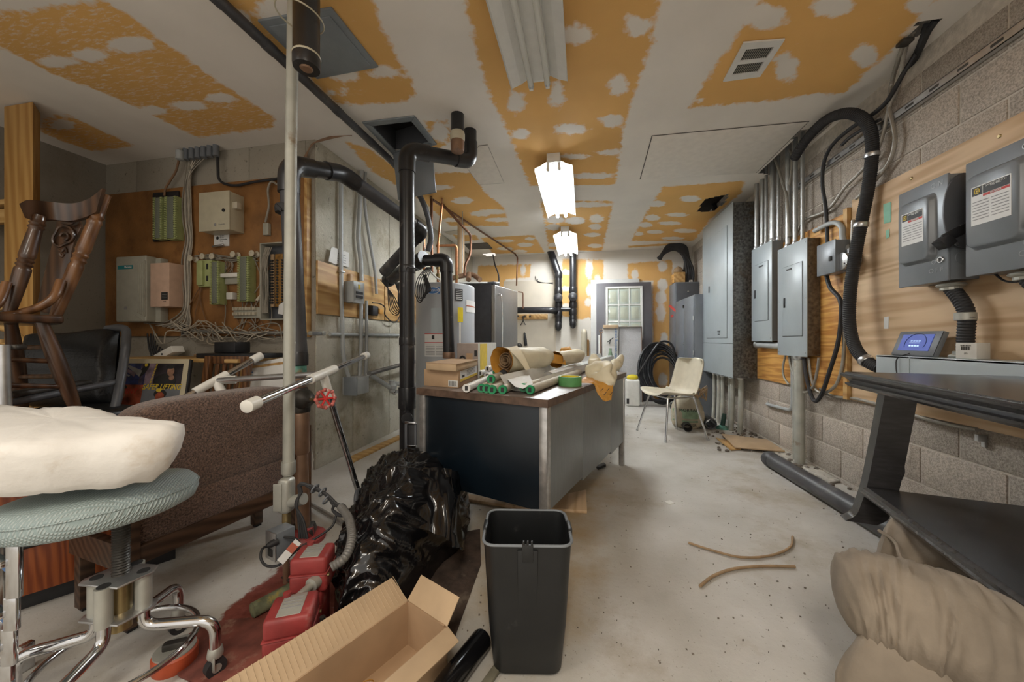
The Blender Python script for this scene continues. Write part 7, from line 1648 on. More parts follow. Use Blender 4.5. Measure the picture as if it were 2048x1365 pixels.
for k in range(3): obj('sleeve', MB().cyl(pa + sd * (.03 * k) + Z_ * .0, pb + sd * (.03 * k), .018, n=14), 'film', t)
# green tape roll
p = FL(1140, 772, DZ); t = thing('tape_roll', 'roll of green masking tape on the desk edge', 'tape roll', p)
ro = 27 / FPX * 1.72; obj('tape', MB().lathe([(ro * .86, .0), (ro, .0), (ro, .052), (ro * .86, .052), (ro * .86, .0)], p + Z_ * .001, Z_, 36, caps=False), 'greentape', t); obj('core', MB().lathe([(ro * .80, .0), (ro * .86, .0), (ro * .86, .0515), (ro * .80, .0515), (ro * .80, .0)], p + Z_ * .001, Z_, 36, caps=False), 'yellow', t)
# folded kraft envelope slumping over the edge
t = thing('kraft_envelope', 'crumpled white and golden envelope sagging over the desk edge', 'envelope', FL(1200, 765, DZ))
def quilt_sheet(rows_, m, seed, amp=.02, name='sheet'):
    R_ = [catmull(r, 5) for r in rows_]; nr = len(R_); nc = len(R_[0])
    def f(u, v):
        col = [R_[k][min(int(u * (nc - 1)), nc - 1)] for k in range(nr)]
        c = catmull(col, 6); i = v * (len(c) - 1); k = min(int(i), len(c) - 2); p = c[k].lerp(c[k + 1], i - k)
        q = Vector((u * 3 + seed, v * 3, seed)); fold = abs(noise.noise(q)) * 1.6 + abs(noise.noise(q * 2.3)) * .8
        return p + Vector((-.3, -.8, .5)) * amp * (fold - .6)
    return obj(name, MB().grid(f, nc, 26, thick=Vector((.001, .002, .001))), m, t, angle=65)
def crumple(blobs, seed):
    mb = MB()
    for c, ax, rad in blobs:
        c = AT(*c); e = AT(*ax) - c; L = e.length; x, y, d = frame_of(e)
        def f(u, v):
            a = u * 2 * math.pi; k = v * 2 - 1; r = rad * math.sqrt(max(0, 1 - k * k)) ** .8 * (1.25 - .5 * v)
            p = c + d * (k * L) + (x * math.cos(a) + y * math.sin(a)) * r; q = Vector((p.x * 5 - p.z * 2, p.y * 5, p.z * 7)) + X_ * seed
            return p + (p - c).normalized() * rad * (.8 * (.5 - 2 * abs(noise.noise(q))) + .3 * (.5 - 2 * abs(noise.noise(q * 2.2))))
        mb.grid(f, 44, 30, closeu=True)
    return mb
obj('sheet', crumple([((1206, 748, 2.08), (1226, 766, 2.02), .055), ((1229, 742, 2.12), (1247, 712, 2.22), .042), ((1194, 736, 2.16), (1187, 706, 2.22), .04)], 2), 'creampaper', t, angle=180)
quilt_sheet([[AT(1160, 766, 2.02), AT(1166, 757, 2.08), AT(1176, 753, 2.12)], [AT(1186, 768, 2.0), AT(1190, 764, 2.02), AT(1196, 756, 2.06)], [AT(1194, 786, 1.97), AT(1208, 780, 1.98), AT(1224, 768, 2.0)], [AT(1206, 802, 1.97), AT(1213, 803, 1.975), AT(1222, 800, 1.98)]], 'kraft', 5.0, .012, 'lining')
for i in range(4): obj('mark', MB().cbox(AT(1204 + i * 6, 780 + (i % 2) * 8, 1.95), Vector((.014, 0, .016)), Vector((0, .001, 0)), Vector((.002, 0, -.002))), 'ink', t)

# ================================================================== FOREGROUND
# charcoal waste bin
C0 = Vector((-.175, 1.13, 0)); bx = Vector((.985, .17, 0)).normalized(); by = Vector((-bx.y, bx.x, 0))
def rrect(hx, hy, r, z, n=7):
    P = []
    for cx, cy, a in ((hx - r, hy - r, 0), (-hx + r, hy - r, 1), (-hx + r, -hy + r, 2), (hx - r, -hy + r, 3)):
        for k in range(n): an = (a + k / (n - 1)) * math.pi / 2; P.append(C0 + bx * (cx + math.cos(an) * r) + by * (cy + math.sin(an) * r) + Z_ * z)
    return P
def loft(rings, cap0=True, cap1=False):
    n = len(rings[0]); vs = sum(rings, []); m = len(rings)
    fs = [(i * n + k, i * n + (k + 1) % n, (i + 1) * n + (k + 1) % n, (i + 1) * n + k) for i in range(m - 1) for k in range(n)]
    if cap0: fs.append(tuple(range(n))[::-1])
    if cap1: fs.append(tuple((m - 1) * n + k for k in range(n)))
    return MB().add(vs, fs)
t = thing('waste_bin', 'charcoal plastic bin standing empty on floor before the steel desk', 'bin', C0)
BH = .405
outer = [rrect(.095, .075, .03, .004), rrect(.103, .083, .035, .012), rrect(.116, .094, .035, .15), rrect(.129, .106, .035, BH - .02), rrect(.132, .108, .035, BH)]
inner_r = [rrect(.127, .103, .032, BH), rrect(.124, .101, .032, BH - .02), rrect(.100, .080, .03, .02), rrect(.02, .02, .015, .015)]
obj('body', loft(outer + inner_r, True, True), 'binplastic', t, angle=50)
obj('rim', MB().sweep(rrect(.132, .108, .035, BH) + rrect(.132, .108, .035, BH)[:1], .0042, 8), 'boxgrey', t)
fy = -.108
obj('front_channel', MB().prism([C0 + bx * -.030 + by * (fy + .002) + Z_ * (BH - .012), C0 + bx * .030 + by * (fy + .002) + Z_ * (BH - .012), C0 + bx * .026 + by * (-.076) + Z_ * .03, C0 + bx * -.026 + by * (-.076) + Z_ * .03], by * -.006), 'binplastic', t, bev=.003)
cl = obj('clip', MB().obox(C0 + bx * -.016 + by * (fy - .006) + Z_ * (BH - .045), bx * .032, by * .006, Z_ * .05), 'binplastic', t, bev=.0015)
for k in (-1, 0, 1): obj('clip_tooth', MB().obox(C0 + bx * (k * .012 - .003) + by * (fy - .006) + Z_ * (BH + .004), bx * .006, by * .006, Z_ * .012), 'binplastic', cl, bev=.001)
for s in (-1, 1): obj('side_lug', MB().obox(C0 + bx * (s * .132 - .006) + by * -.03 + Z_ * (BH - .02), bx * .014, by * .055, Z_ * .03), 'binplastic', t, bev=.004)

# open cardboard box
K0 = Vector((-.563, 1.087, 0)); kl = Vector((-.42, -.9, 0)).normalized(); kw = Vector((.93, -.36, 0)).normalized(); kw = (kw - kl * kw.dot(kl)).normalized()
KL, KW, KH, th = .56, .185, .145, .004
t = thing('cardboard_box', 'open empty cardboard box with spread flaps in front of red valve boxes', 'box', K0 + kl * KL / 2 + kw * KW / 2)
def kb(a, b, z, da, db, dz, name, m='card', **k): return obj(name, MB().obox(K0 + kl * a + kw * b + Z_ * z, kl * da, kw * db, Z_ * dz), m, t, **k)
kb(0, 0, .001, KL, KW, th, 'bottom'); kb(0, 0, 0, KL, th, KH, 'side'); kb(0, KW - th, 0, KL, th, KH, 'side'); kb(0, 0, 0, th, KW, KH, 'end'); kb(KL - th, 0, 0, th, KW, KH, 'end')
kb(.02, KW * .48, .0055, KL - .04, .004, .0015, 'bottom_seam', 'kraftcore')
def flap(p, e, out, name='flap', m='cardpale'):
    n = e.cross(out).normalized() * .004
    return obj(name, MB().prism([p, p + e, p + e * .985 + out, p + e * .015 + out], n), m, t, bev=.001)
f1 = flap(K0 + Z_ * KH, kl * KL, -kw * .075 + Z_ * .05)
f2 = flap(K0 + kw * KW + Z_ * KH, kl * KL, kw * .055 + Z_ * -.012)
f3 = flap(K0 + Z_ * KH, kw * KW, -kl * .055 + Z_ * .055)
ribs = MB()
for i in range(40): q0 = K0 + Z_ * (KH + .006) + kl * (KL * (i + .5) / 40); ribs.sweep([q0 + (-kw * .075 + Z_ * .05) * .05 + Z_ * .001, q0 + (-kw * .075 + Z_ * .05) * .95 + Z_ * .001], .0007, 4)
obj('flute_ridges', ribs, 'cardpale', t)
obj('tape_scrap', MB().obox(K0 + kw * (KW - .03) + Z_ * (KH + .002) - kl * .012, kl * .02, kw * .022, Z_ * .002), 'card', t)
obj('loose_thread', MB().sweep(catmull([K0 + kl * .2 + kw * .06 + Z_ * .01, K0 + kl * .17 + kw * .07 + Z_ * .05, K0 + kl * .22 + kw * .08 + Z_ * .08, K0 + kl * .25 + kw * .09 + Z_ * .02], 5), .0012, 5), 'kraft', t)
p = FL(905, 1345, .03); q = FL(955, 1285, .03)
single('black_cylinder', MB().lathe([(.02, 0), (.032, .004), (.034, .02), (.034, .2), (.03, .21), (.02, .212)], FL(880, 1390, .035), (FL(955, 1292, .035) - FL(880, 1390, .035)), 20), 'bag', 'short shiny black cylinder lying beside the cardboard box', 'cylinder')
single('garden_stake', MB().cbox((FL(950, 1400, .01) + FL(1012, 1312, .01)) / 2, FL(1012, 1312, .01) - FL(950, 1400, .01), (FL(1012, 1312, .01) - FL(950, 1400, .01)).cross(Z_).normalized() * .026, Z_ * .012), mat('greenish_stake', (.15, .14, .10), .7, var=.25), 'flat grey green stake lying on floor beside the bin', 'stake', bev=.003)
single('floor_mat', MB().prism([FL(640, 1330), FL(790, 1090), FL(960, 1060), FL(962, 1130), FL(905, 1290), FL(760, 1420)], Z_ * .004), 'carpet', 'stained dark brown board on floor under the black plastic bag', 'board')

# black plastic bag over something lumpy
def bagp():
    base = [FL(x, y) for x, y in [(672, 1190), (684, 1265), (730, 1285), (800, 1225), (880, 1130), (924, 1075), (910, 1000), (850, 975), (790, 975), (735, 1010), (716, 1070), (690, 1130)]]
    c = sum(base, Vector()) / len(base); ring = catmull(base + base[:1], 8)[:-1]; n = len(ring); top = AT(822, 950, 1.66)
    def rdg(v): return 1 - 2 * abs(noise.noise(v))
    def f(u, v):
        i = u * n; k = int(i) % n; p = ring[k].lerp(ring[(k + 1) % n], i - int(i))
        q = p.lerp(Vector((top.x, top.y, 0)).lerp(c, .25), v ** 1.6); h = math.sin(v * math.pi / 2)
        q.z = top.z * (.80 * h ** .8 + .18 * h * rdg(Vector((q.x * 3.1, q.y * 3.1, 3))))
        w = q + Vector((noise.noise(q * 5), noise.noise(q * 5 + X_ * 9), noise.noise(q * 5 + Y_ * 9))) * .05
        g = Vector((w.x * 7 - w.y * 3, w.y * 5 + w.z * 4, w.z * 3 + w.x * 2))
        d = (q - c); d.z = max(.1, d.z); d.normalize()
        q += d * (.050 * rdg(g) + .022 * rdg(g * 2.6 + X_ * 4) + .004 * rdg(g * 6.5)) * min(1, v * 4 + .35)
        q.z = max(q.z, .006); return q
    return MB().grid(f, 170, 100, closeu=True)
t = thing('plastic_bag', 'crumpled glossy black plastic bag heaped on floor beside the desk', 'plastic bag', FL(790, 1150))
obj('bag', bagp(), 'bag', t, angle=180)
def drape(u, v):
    P = [[(835, 940, 1.68), (835, 985, 1.58), (810, 1040, 1.48)], [(870, 935, 1.70), (880, 990, 1.56), (865, 1070, 1.42)], [(905, 940, 1.72), (908, 1000, 1.58), (915, 1090, 1.42)], [(912, 950, 1.78), (918, 1020, 1.66), (926, 1105, 1.46)]]
    R_ = [catmull([AT(*p) for p in r], 8) for r in P]; col = catmull([r[min(int(v * (len(r) - 1)), len(r) - 1)] for r in R_], 8)
    q = col[min(int(u * (len(col) - 1)), len(col) - 1)]
    return q + Vector((-.2, -.9, .3)) * (.055 * (abs(noise.noise(Vector((u * 5, v * 1.2, 2)))) * 2 - .5) + .02 * noise.noise(Vector((u * 11, v * 5, 7))))
obj('loose_fold', MB().grid(drape, 25, 17), 'bag', t, angle=180)
single('black_ring', MB().torus(AT(718, 1000, 1.95), (0.9, .3, .1), .05, .012, 20, 8), 'lockdark', 'dark hose ring standing on floor behind the black bag', 'ring')
cable('floor_wire', 'thin pale wire curling up from floor by the bag', [FL(738, 990), FL(742, 978) + Z_ * .02, AT(741, 950, 2.4), AT(748, 935, 2.5)], .003, 'wirepale')

# brown riser with handwheel valve
Rb = AT(606, 1080, 1.78); Rb.z = 0
t = thing('sprinkler_riser', 'brown painted sprinkler riser pipe with green corroded couplings', 'pipe', Rb)
ax0 = AT(606, 1055, 1.80); ax1 = AT(596, 712, 1.9)
rp_ = lambda y: ax0.lerp(ax1, (1055 - y) / (1055 - 712))
obj('pipe', MB().cyl(rp_(1085), rp_(745), .033, n=18), 'bronze', t)
obj('coupling', MB().lathe([(.036, 0), (.040, .01), (.040, .20), (.036, .21)], rp_(912), Z_, 18), 'bronze', t)
obj('gland', MB().cyl(rp_(733), rp_(748), .039, n=18), 'verdigris', t); obj('sleeve', MB().lathe([(.04, 0), (.048, .005), (.048, .06), (.044, .075)], rp_(733), Z_, 18), 'abs', t)
obj('valve_body', MB().lathe([(.036, 0), (.05, .03), (.052, .08), (.042, .13), (.036, .15)], rp_(838), Z_, 18), 'iron', t)
bq = rp_(800); ad = Vector((.80, -.45, .02)).normalized()
obj('bonnet', MB().lathe([(.036, .0), (.048, .03), (.052, .06), (.045, .085), (.028, .11), (.014, .13), (.012, .18)], bq, ad, 18), 'iron', t)
wc = AT(651, 798, 1.62); wn = (bq - wc).normalized()
hw = obj('handwheel', MB().torus(wc, wn, .038, .007, 28, 8), mat('worn_red_wheel', (.42, .10, .08), .5, var=.7, scale=70, wear=((.6, .5, .45), .45, 40)), t); xw, yw, _ = frame_of(wn)
lob = MB()
for k in range(8): a = k * math.pi / 4; lob.ball(wc + (xw * math.cos(a) + yw * math.sin(a)) * .040, .0095, 8, 6)
obj('lobe', lob, mat('worn_red_white', (.45, .12, .10), .5, var=.6, scale=60), hw)
for k in range(3): a = k * math.pi / 3; obj('spoke', MB().cyl(wc + (xw * math.cos(a) + yw * math.sin(a)) * .036, wc - (xw * math.cos(a) + yw * math.sin(a)) * .036, .005, n=8), 'redbright', hw)
obj('stem', MB().cyl(wc, bq + ad * .12, .008, n=10), 'brass', t)
obj('hose_cap', MB().lathe([(.03, 0), (.045, .02), (.045, .05), (.025, .055)], rp_(860) + Vector((-.02, -.05, 0)), Vector((-.8, -.4, 0)), 14), 'castal', t)
obj('base_flange', MB().lathe([(.0, 0), (.10, 0), (.10, .018), (.05, .022), (.045, .06), (.036, .062)], Vector((rp_(1085).x, rp_(1085).y, 0)), Z_, 22), 'red', t)
obj('base_union', MB().cbox(rp_(1062), Vector((.09, .05, .0)), Vector((-.03, .07, .02)), Vector((0, -.02, .05))), 'iron', t, bev=.01)
t = thing('paper_sign', 'torn white paper strip hanging behind the brown riser', 'paper', AT(618, 900, 1.95)); obj('sheet', MB().prism(ATS((604, 812, 1.96), (616, 824, 1.96), (618, 840, 1.96), (622, 860, 1.96), (620, 880, 1.96), (627, 920, 1.96), (622, 960, 1.96), (612, 955, 1.96), (608, 860, 1.96)), Vector((.0, .002, 0))), 'paper', t)
single('dark_stud', MB().cbox(AT(614, 960, 1.92), X_ * .02, Y_ * .04, Z_ * .58), 'slatwood', 'narrow dark wood strip standing behind the brown riser', 'stud', bev=.002)

# conduit body, outlet box, cords
t = thing('conduit_elbow', 'pale cast conduit elbow body at foot of vertical conduit', 'conduit body', AT(572, 1000, 1.52))
p = AT(573, 990, 1.53)
obj('body', MB().cbox(p, Vector((.055, .01, 0)), Vector((-.01, .06, 0)), Z_ * .15), 'castal', t, bev=.02, seg=4)
obj('cover', MB().cbox(p + Vector((-.012, -.034, 0)), Vector((.036, .006, 0)), Vector((0, .006, 0)), Z_ * .115), 'castal', t, bev=.012, seg=3)
obj('spout', MB().cyl(p + Vector((.02, .0, -.03)), p + Vector((.085, -.0, -.01)), .024, n=14), 'castal', t); obj('neck', MB().cyl(p + Z_ * -.07, p + Z_ * -.13, .017, n=12), 'brass', t)
q = AT(562, 1083, 1.47)
t = thing('outlet_box', 'grey metal outlet box with cords under the cast conduit body', 'outlet', (q.x, q.y, .07))
obj('box', MB().cbox(q, Vector((.065, -.02, 0)), Vector((.025, .07, 0)), Z_ * .11), 'boxgrey', t, bev=.004); obj('faceplate', MB().cbox(q + Vector((-.012, -.037, 0)), Vector((.067, -.02, 0)), Vector((.001, .004, 0)), Z_ * .112), 'steel', t, bev=.002)
obj('socket', MB().cbox(q + Vector((-.012, -.040, -.025)), Vector((.03, -.009, 0)), Vector((.001, .004, 0)), Z_ * .032), 'ink', t, bev=.003)
obj('support', MB().cyl(Vector((q.x + .015, q.y + .01, 0)), q + Vector((.015, .01, -.05)), .012, n=10), 'bronze', t)
t = thing('extension_lead', 'black plug and cord looping out of the grey outlet box', 'cord', AT(545, 1105, 1.42))
pl = AT(555, 1083, 1.43); pe = AT(533, 1093, 1.40)
obj('plug', MB().sweep([pl, pl.lerp(pe, .6), pe], [.014, .013, .007], 10), 'rubber', t)
obj('cord', MB().sweep(catmull(ATS((533, 1093, 1.40), (524, 1100, 1.38), (522, 1118, 1.36), (533, 1132, 1.36), (555, 1132, 1.37), (575, 1118, 1.38), (600, 1096, 1.42), (640, 1072, 1.45), (665, 1052, 1.47), (673, 1030, 1.5)), 8), .0048, 7), 'rubber', t)
obj('cord', MB().sweep(catmull(ATS((568, 1075, 1.44), (590, 1078, 1.44), (600, 1088, 1.43)), 6), .0048, 7), 'rubber', t)
t = thing('cord_bundle', 'black cords strapped together looping over beside the riser', 'cords', AT(640, 990, 1.5))
arch = [(600, 985, 1.5), (601, 970, 1.5), (625, 975, 1.5), (652, 990, 1.5), (670, 1008, 1.5), (690, 1015, 1.5), (693, 1028, 1.5), (680, 1034, 1.5), (668, 1020, 1.5), (668, 1008, 1.5)]
for i in range(5): obj('cord', MB().sweep(catmull(ATS(*[(x + random.uniform(-4, 4), y + random.uniform(-3, 3), tt) for x, y, tt in arch[:6 + i % 5]]), 8), .0055, 7), 'rubber', t)
for (x, y) in ((630, 978), (653, 1000), (645, 985)): obj('cable_tie', MB().torus(AT(x, y, 1.5), (1, 0, -.5), .018, .004, 12, 6), 'lockgrey', t)
for i in range(4): obj('cord', MB().sweep(catmull(ATS((600 + i, 985, 1.5), (594 - i, 1010, 1.48), (597 + i * 3, 1040, 1.48), (600 + i * 5, 1078, 1.47)), 6), .005, 7), 'rubber', t)
t = thing('warning_tag', 'white and orange paper tag hanging at the outlet box cord', 'tag', AT(585, 1120, 1.36)); a, b = AT(602, 1088, 1.38), AT(566, 1130, 1.33); e = b - a; s_ = e.cross(EYE - a).normalized() * .028
obj('tag', MB().prism([a, a + s_, b + s_, b], Vector((.0, .002, 0))), 'labelwhite', t); obj('band', MB().prism([a + e * .15 + s_ * .0, a + e * .15 + s_, a + e * .5 + s_, a + e * .5], Vector((0, -.001, .0005))), 'orangeband', t)

# red valve supervisory boxes
def valve_box(c, yaw, label, sx, sy, sz):
    t = thing('valve_switch', label, 'valve switch', (c.x, c.y, .02), 'red valve switch boxes')
    ex = Vector((math.cos(yaw), math.sin(yaw), 0)); ey = Vector((-ex.y, ex.x, 0))
    lo = obj('lower_case', MB().cbox(c - Z_ * sz * .22, ex * sx, ey * sy, Z_ * sz * .5), 'red', t, bev=.010, seg=3)
    obj('upper_case', MB().cbox(c + Z_ * sz * .24, ex * sx * .985, ey * sy * .985, Z_ * sz * .47), 'red', t, bev=.012, seg=3)
    obj('seam_bead', MB().cbox(c + Z_ * .002, ex * sx * 1.02, ey * sy * 1.02, Z_ * .006), 'red', t, bev=.003)
    pl = obj('nameplate', MB().cbox(c + Z_ * sz * .478 + ey * .0, ex * sx * .5, ey * sy * .78, Z_ * .003), 'castal', t, bev=.001)
    for k in range(4): obj('nameplate_line', MB().cbox(c + Z_ * (sz * .478 + .0018) + ey * sy * (.25 - k * .12), ex * sx * .4, ey * .004, Z_ * .001), 'inkgrey', pl)
    obj('boss', MB().lathe([(.012, 0), (.012, .012), (.006, .014)], c + Z_ * sz * .47 - ex * sx * .2 + ey * sy * .38, Z_, 12), 'red', t)
    obj('knockout', MB().torus(c - ey * sy * .5 + ex * sx * .15 - Z_ * sz * .22, ey, .018, .002, 18, 6), 'red', t)
    for s in (-1, 1): obj('screw', MB().cyl(c + ex * (sx * .5) + ey * s * sy * .38 - Z_ * sz * .05, c + ex * (sx * .5 + .006) + ey * s * sy * .38 - Z_ * sz * .05, .005, n=8), 'brass', t)
    obj('bracket', MB().cbox(Vector((c.x, c.y, (c.z - sz * .45) / 2 + .008)), ex * sx * .7, ey * sy * .8, Z_ * (c.z - sz * .46)), 'red', t, bev=.004)
    obj('foot_plate', MB().cbox(Vector((c.x, c.y, .008)) + ex * .03, ex * sx * 1.5, ey * sy * .8, Z_ * .012), 'red', t, bev=.003)
    return t
yw_ = R(-12)
c1 = AT(627, 1135, 1.22); c2 = AT(585, 1250, 1.06)
valve_box(c1, R(20), 'red valve switch box farther from camera, fed by grey hose', .115, .10, .12)
valve_box(c2, R(28), 'larger looking red valve switch box nearest the cardboard box', .125, .115, .125)
t = thing('valve_fitting', 'short metal nipple and clamp joining the two red valve boxes', 'fitting', AT(608, 1190, 1.12))
obj('nipple', MB().lathe([(.012, 0), (.012, .06), (.022, .062), (.022, .085), (.014, .09)], AT(590, 1200, 1.10), AT(622, 1172, 1.16) - AT(590, 1200, 1.10), 14), 'castal', t)
pz = AT(645, 1230, 1.1); obj('clamp_post', MB().lathe([(.01, 0), (.01, .02), (.02, .025), (.02, .04), (.012, .045), (.012, .07), (.02, .075), (.02, .09), (.008, .095), (.008, .12)], Vector((pz.x, pz.y, .03)), Z_, 12), 'iron', t)
hp_ = ATS((662, 1136, 1.19), (690, 1115, 1.22), (703, 1080, 1.28), (700, 1045, 1.37), (690, 1025, 1.46), (682, 1015, 1.5))
single('grey_hose', ribbed(catmull(hp_, 8), .016, .010, .14, 12), 'flexgrey', 'grey ribbed hose curving up from farther red valve box', 'hose')
t = thing('green_pipe_stub', 'short paint stained yellow green pipe lying on the red floor patch', 'pipe', FL(548, 1190)); pA, pB = FL(505, 1222, .025), FL(585, 1178, .025); obj('pipe', MB().cyl(pA, pB, .026, n=16), mat('painted_stub', (.14, .15, .085), .8, var=.5, scale=25, wear=((.35, .27, .05), .3, 14)), t)
single('metal_plate', MB().prism([FL(562, 1158, .01), FL(592, 1150, .01), FL(602, 1158, .01), FL(578, 1166, .01)], Z_ * .008), 'iron', 'small dusty metal plate on floor beside farther red box', 'plate', bev=.002)
P = FL(470, 1300); single('rusty_disc', MB().prism([P + Vector((math.cos(a) * .16 + .05 * math.cos(a), math.sin(a) * .12, 0)) for a in [2 * math.pi * k / 20 for k in range(20)]], Z_ * .008), mat('rusty_red_cover', (.17, .05, .035), .85, var=.4, scale=14, wear=((.30, .17, .12), .3, 9)), 'flat rusty red round cover lying on floor near the stool caster', 'cover', bev=.003)
P = FL(350, 1330); t = thing('red_reel', 'small round orange red reel with grey handle under the stool', 'reel', P)
obj('drum', MB().lathe([(0, 0), (.052, 0), (.055, .006), (.055, .042), (.05, .048), (0, .048)], P, Z_, 28), 'orangeband', t); obj('top', MB().lathe([(0, .048), (.051, .048), (.051, .052), (0, .053)], P, Z_, 28), 'castal', t); obj('handle', MB().cbox(P + Z_ * .062, Vector((.05, .03, 0)), Vector((-.012, .02, 0)), Z_ * .022), 'iron', t, bev=.005); obj('rivet', MB().cyl(P + Vector((.03, -.02, .05)), P + Vector((.03, -.02, .057)), .005, n=8), 'iron', t)

# tube frame with white tees (a stripped walker)
t = thing('walker_rack', 'metal tube frame with white plastic tee joints and leg on caster', 'frame', AT(650, 900, 1.8).xy.to_3d())
Bl, Br = AT(495, 813, 1.22), AT(733, 711, 2.3); Te = Bl.lerp(Br, .48); db = (Br - Bl).normalized()
obj('tube', MB().cyl(Bl, Br, .0155, n=16), 'chrome', t)
for p, d in ((Bl, db), (Br, -db)): obj('end_cap', MB().lathe([(.016, 0), (.0225, .003), (.0225, .055), (.019, .058)], p - d * .008, d, 18), 'whiteplastic', t)
Fl = FL(722, 1003, .06); ld_ = (Fl - Te).normalized()
obj('tee', MB().cyl(Te - db * .12, Te + db * .12, .0215, n=18), 'whiteplastic', t); obj('tee_branch', MB().cyl(Te, Te + ld_ * .13, .0205, n=16), 'whiteplastic', t)
obj('leg', MB().cyl(Te + ld_ * .12, Fl, .0155, n=16), 'chrome', t)
obj('caster', MB().cyl(Vector((Fl.x - .02, Fl.y, .032)), Vector((Fl.x + .01, Fl.y, .032)), .032, n=18), 'rubber', t)
Al, Ar = AT(362, 800, 1.72), AT(521, 712, 2.05); Ta = AT(437, 766, 1.85); da = (Ar - Al).normalized(); Ta = Al + da * (Ta - Al).dot(da)
obj('tube', MB().cyl(Al, Ar, .0155, n=16), 'chrome', t); obj('end_cap', MB().lathe([(.016, 0), (.0225, .003), (.0225, .055), (.019, .058)], Ar + da * .008, -da, 18), 'whiteplastic', t)
obj('tee', MB().cyl(Ta - da * .10, Ta + da * .06, .021, n=18), 'whiteplastic', t)
cr = AT(440, 765, 1.84); cb = AT(640, 752, 1.98); dc = (cb - Ta).normalized()
obj('tee_branch', MB().cyl(Ta, Ta + dc * .09, .021, n=16), 'whiteplastic', t); obj('cross_tube', MB().cyl(Ta, Te, .0145, n=16), 'steel', t)
dl = (AT(452, 800, 1.84) - Ta).normalized()
obj('tee_branch', MB().cyl(Ta, Ta + dl * .14, .021, n=16), 'whiteplastic', t)
obj('leg', MB().cyl(Ta + dl * .1, Ta + dl * .2, .0155, n=16), 'chrome', t)
single('floor_bar', MB().cyl(FL(622, 1010, .03), FL(684, 1046, .03), .012, n=12), 'chrome_worn', 'short metal bar lying on floor between riser and black bag', 'bar')

# brown tweed armchair
A0 = Vector((-1.53, .955, 0)); A1 = Vector((-1.44, 1.54, 0)); ea = (A1 - A0).normalized(); en = Vector((ea.y, -ea.x, 0)); AL = (A1 - A0).length
t = thing('tweed_armchair', 'brown tweed armchair with dark wooden frame and square legs', 'armchair', A0 + ea * AL / 2 - en * .3)
def cushion(a0, a1, z0, z1, d0, bulge, e=5.0):
    def f(u, v):
        th_, ph = u * 2 * math.pi, (v - .5) * math.pi
        sg = lambda x, k: math.copysign(abs(x) ** (2 / k), x)
        x = sg(math.cos(ph), e) * sg(math.cos(th_), e); y = sg(math.cos(ph), e) * sg(math.sin(th_), e); z = sg(math.sin(ph), e)
        p = A0 + ea * ((a0 + a1) / 2 + (a1 - a0) / 2 * x) + Z_ * ((z0 + z1) / 2 + (z1 - z0) / 2 * z) + en * (d0 + bulge * y)
        return p + en * .004 * noise.noise(p * 8)
    return MB().grid(f, 64, 48, closeu=True)
obj('back_cushion', cushion(-.005, AL + .06, .395, .775, -.07, .085), 'tweed', t, angle=80)
obj('seat_cushion', cushion(-.01, AL + .06, .255, .42, -.06, .07), 'tweed', t, angle=80)
obj('frame_rail', MB().obox(A0 + ea * -.02 + en * -.02 + Z_ * .215, ea * (AL + .08), en * .035, Z_ * .065), 'walnut', t, bev=.003)
obj('frame_side', MB().obox(A0 + ea * -.03 + en * -.32 + Z_ * .215, ea * .03, en * .33, Z_ * .09), 'walnut', t, bev=.003)
for a, n_ in ((-.02, -.02), (AL + .02, -.02), (-.02, -.31), (AL + .02, -.31)): lg = obj('leg', MB().obox(A0 + ea * a + en * n_ + Z_ * .012, ea * .04, en * .04, Z_ * .45), 'walnut', t, bev=.003); obj('foot', MB().obox(A0 + ea * (a + .008) + en * (n_ + .006), ea * .028, en * .028, Z_ * .014), 'black', lg)
obj('arm_pad', cushion(.0, AL, .42, .60, -.17, .14), 'tweed', t, angle=80)

# red veneer drawer cabinet
B0 = Vector((-2.02, .90, 0)); B1 = Vector((-1.885, 1.13, 0)); eb_ = (B1 - B0).normalized(); bn = Vector((eb_.y, -eb_.x, 0))
t = thing('veneer_cabinet', 'orange red veneered drawer cabinet low behind the stool', 'cabinet', B0 + eb_ * .3 - bn * .2)
obj('carcass', MB().obox(B0 - eb_ * .45 - bn * .42 + Z_ * .06, eb_ * .92, bn * .40, Z_ * .5), 'redwood', t, bev=.003)
obj('plinth', MB().obox(B0 - eb_ * .43 - bn * .42, eb_ * .88, bn * .38, Z_ * .06), 'black', t)
for z0_, z1_ in ((.065, .235), (.265, .45)): obj('drawer', MB().obox(B0 - eb_ * .44 - bn * .02 + Z_ * z0_, eb_ * .90, bn * .02, Z_ * (z1_ - z0_)), 'redwood', t, bev=.002)
obj('grip_rail', MB().obox(B0 - eb_ * .44 - bn * .02 + Z_ * .238, eb_ * .90, bn * .028, Z_ * .022), 'black', t, bev=.004)

# chrome stool with blue-green vinyl seat
S0 = Vector((-1.275, .775, 0)); SZ = .50
t = thing('stool', 'chrome rolling stool with round blue green vinyl seat and threaded post', 'stool', S0)
tilt = Matrix.Rotation(R(-5), 3, Vector((.45, .9, 0)))
sc0 = S0 + Vector((-.06, .0, 0)) + Z_ * SZ
def seatp(v): return sc0 + tilt @ v
prof = [(.001, 0), (.17, 0), (.195, .012), (.204, .035), (.200, .060), (.185, .076), (.15, .084), (.08, .088), (.001, .089)]
obj('seat', MB().lathe(prof, (0, 0, 0), Z_, 56).wrap(seatp), 'vinyl', t, angle=60)
obj('welt', MB().torus((0, 0, .052), Z_, .203, .0025, 56, 6).wrap(seatp), 'vinyl', t)
obj('post', ribbed([S0 + Z_ * .20, S0 + Vector((-.008, .006, 0)) + Z_ * (SZ + .01)], .020, .0075, .16, 18), 'iron', t)
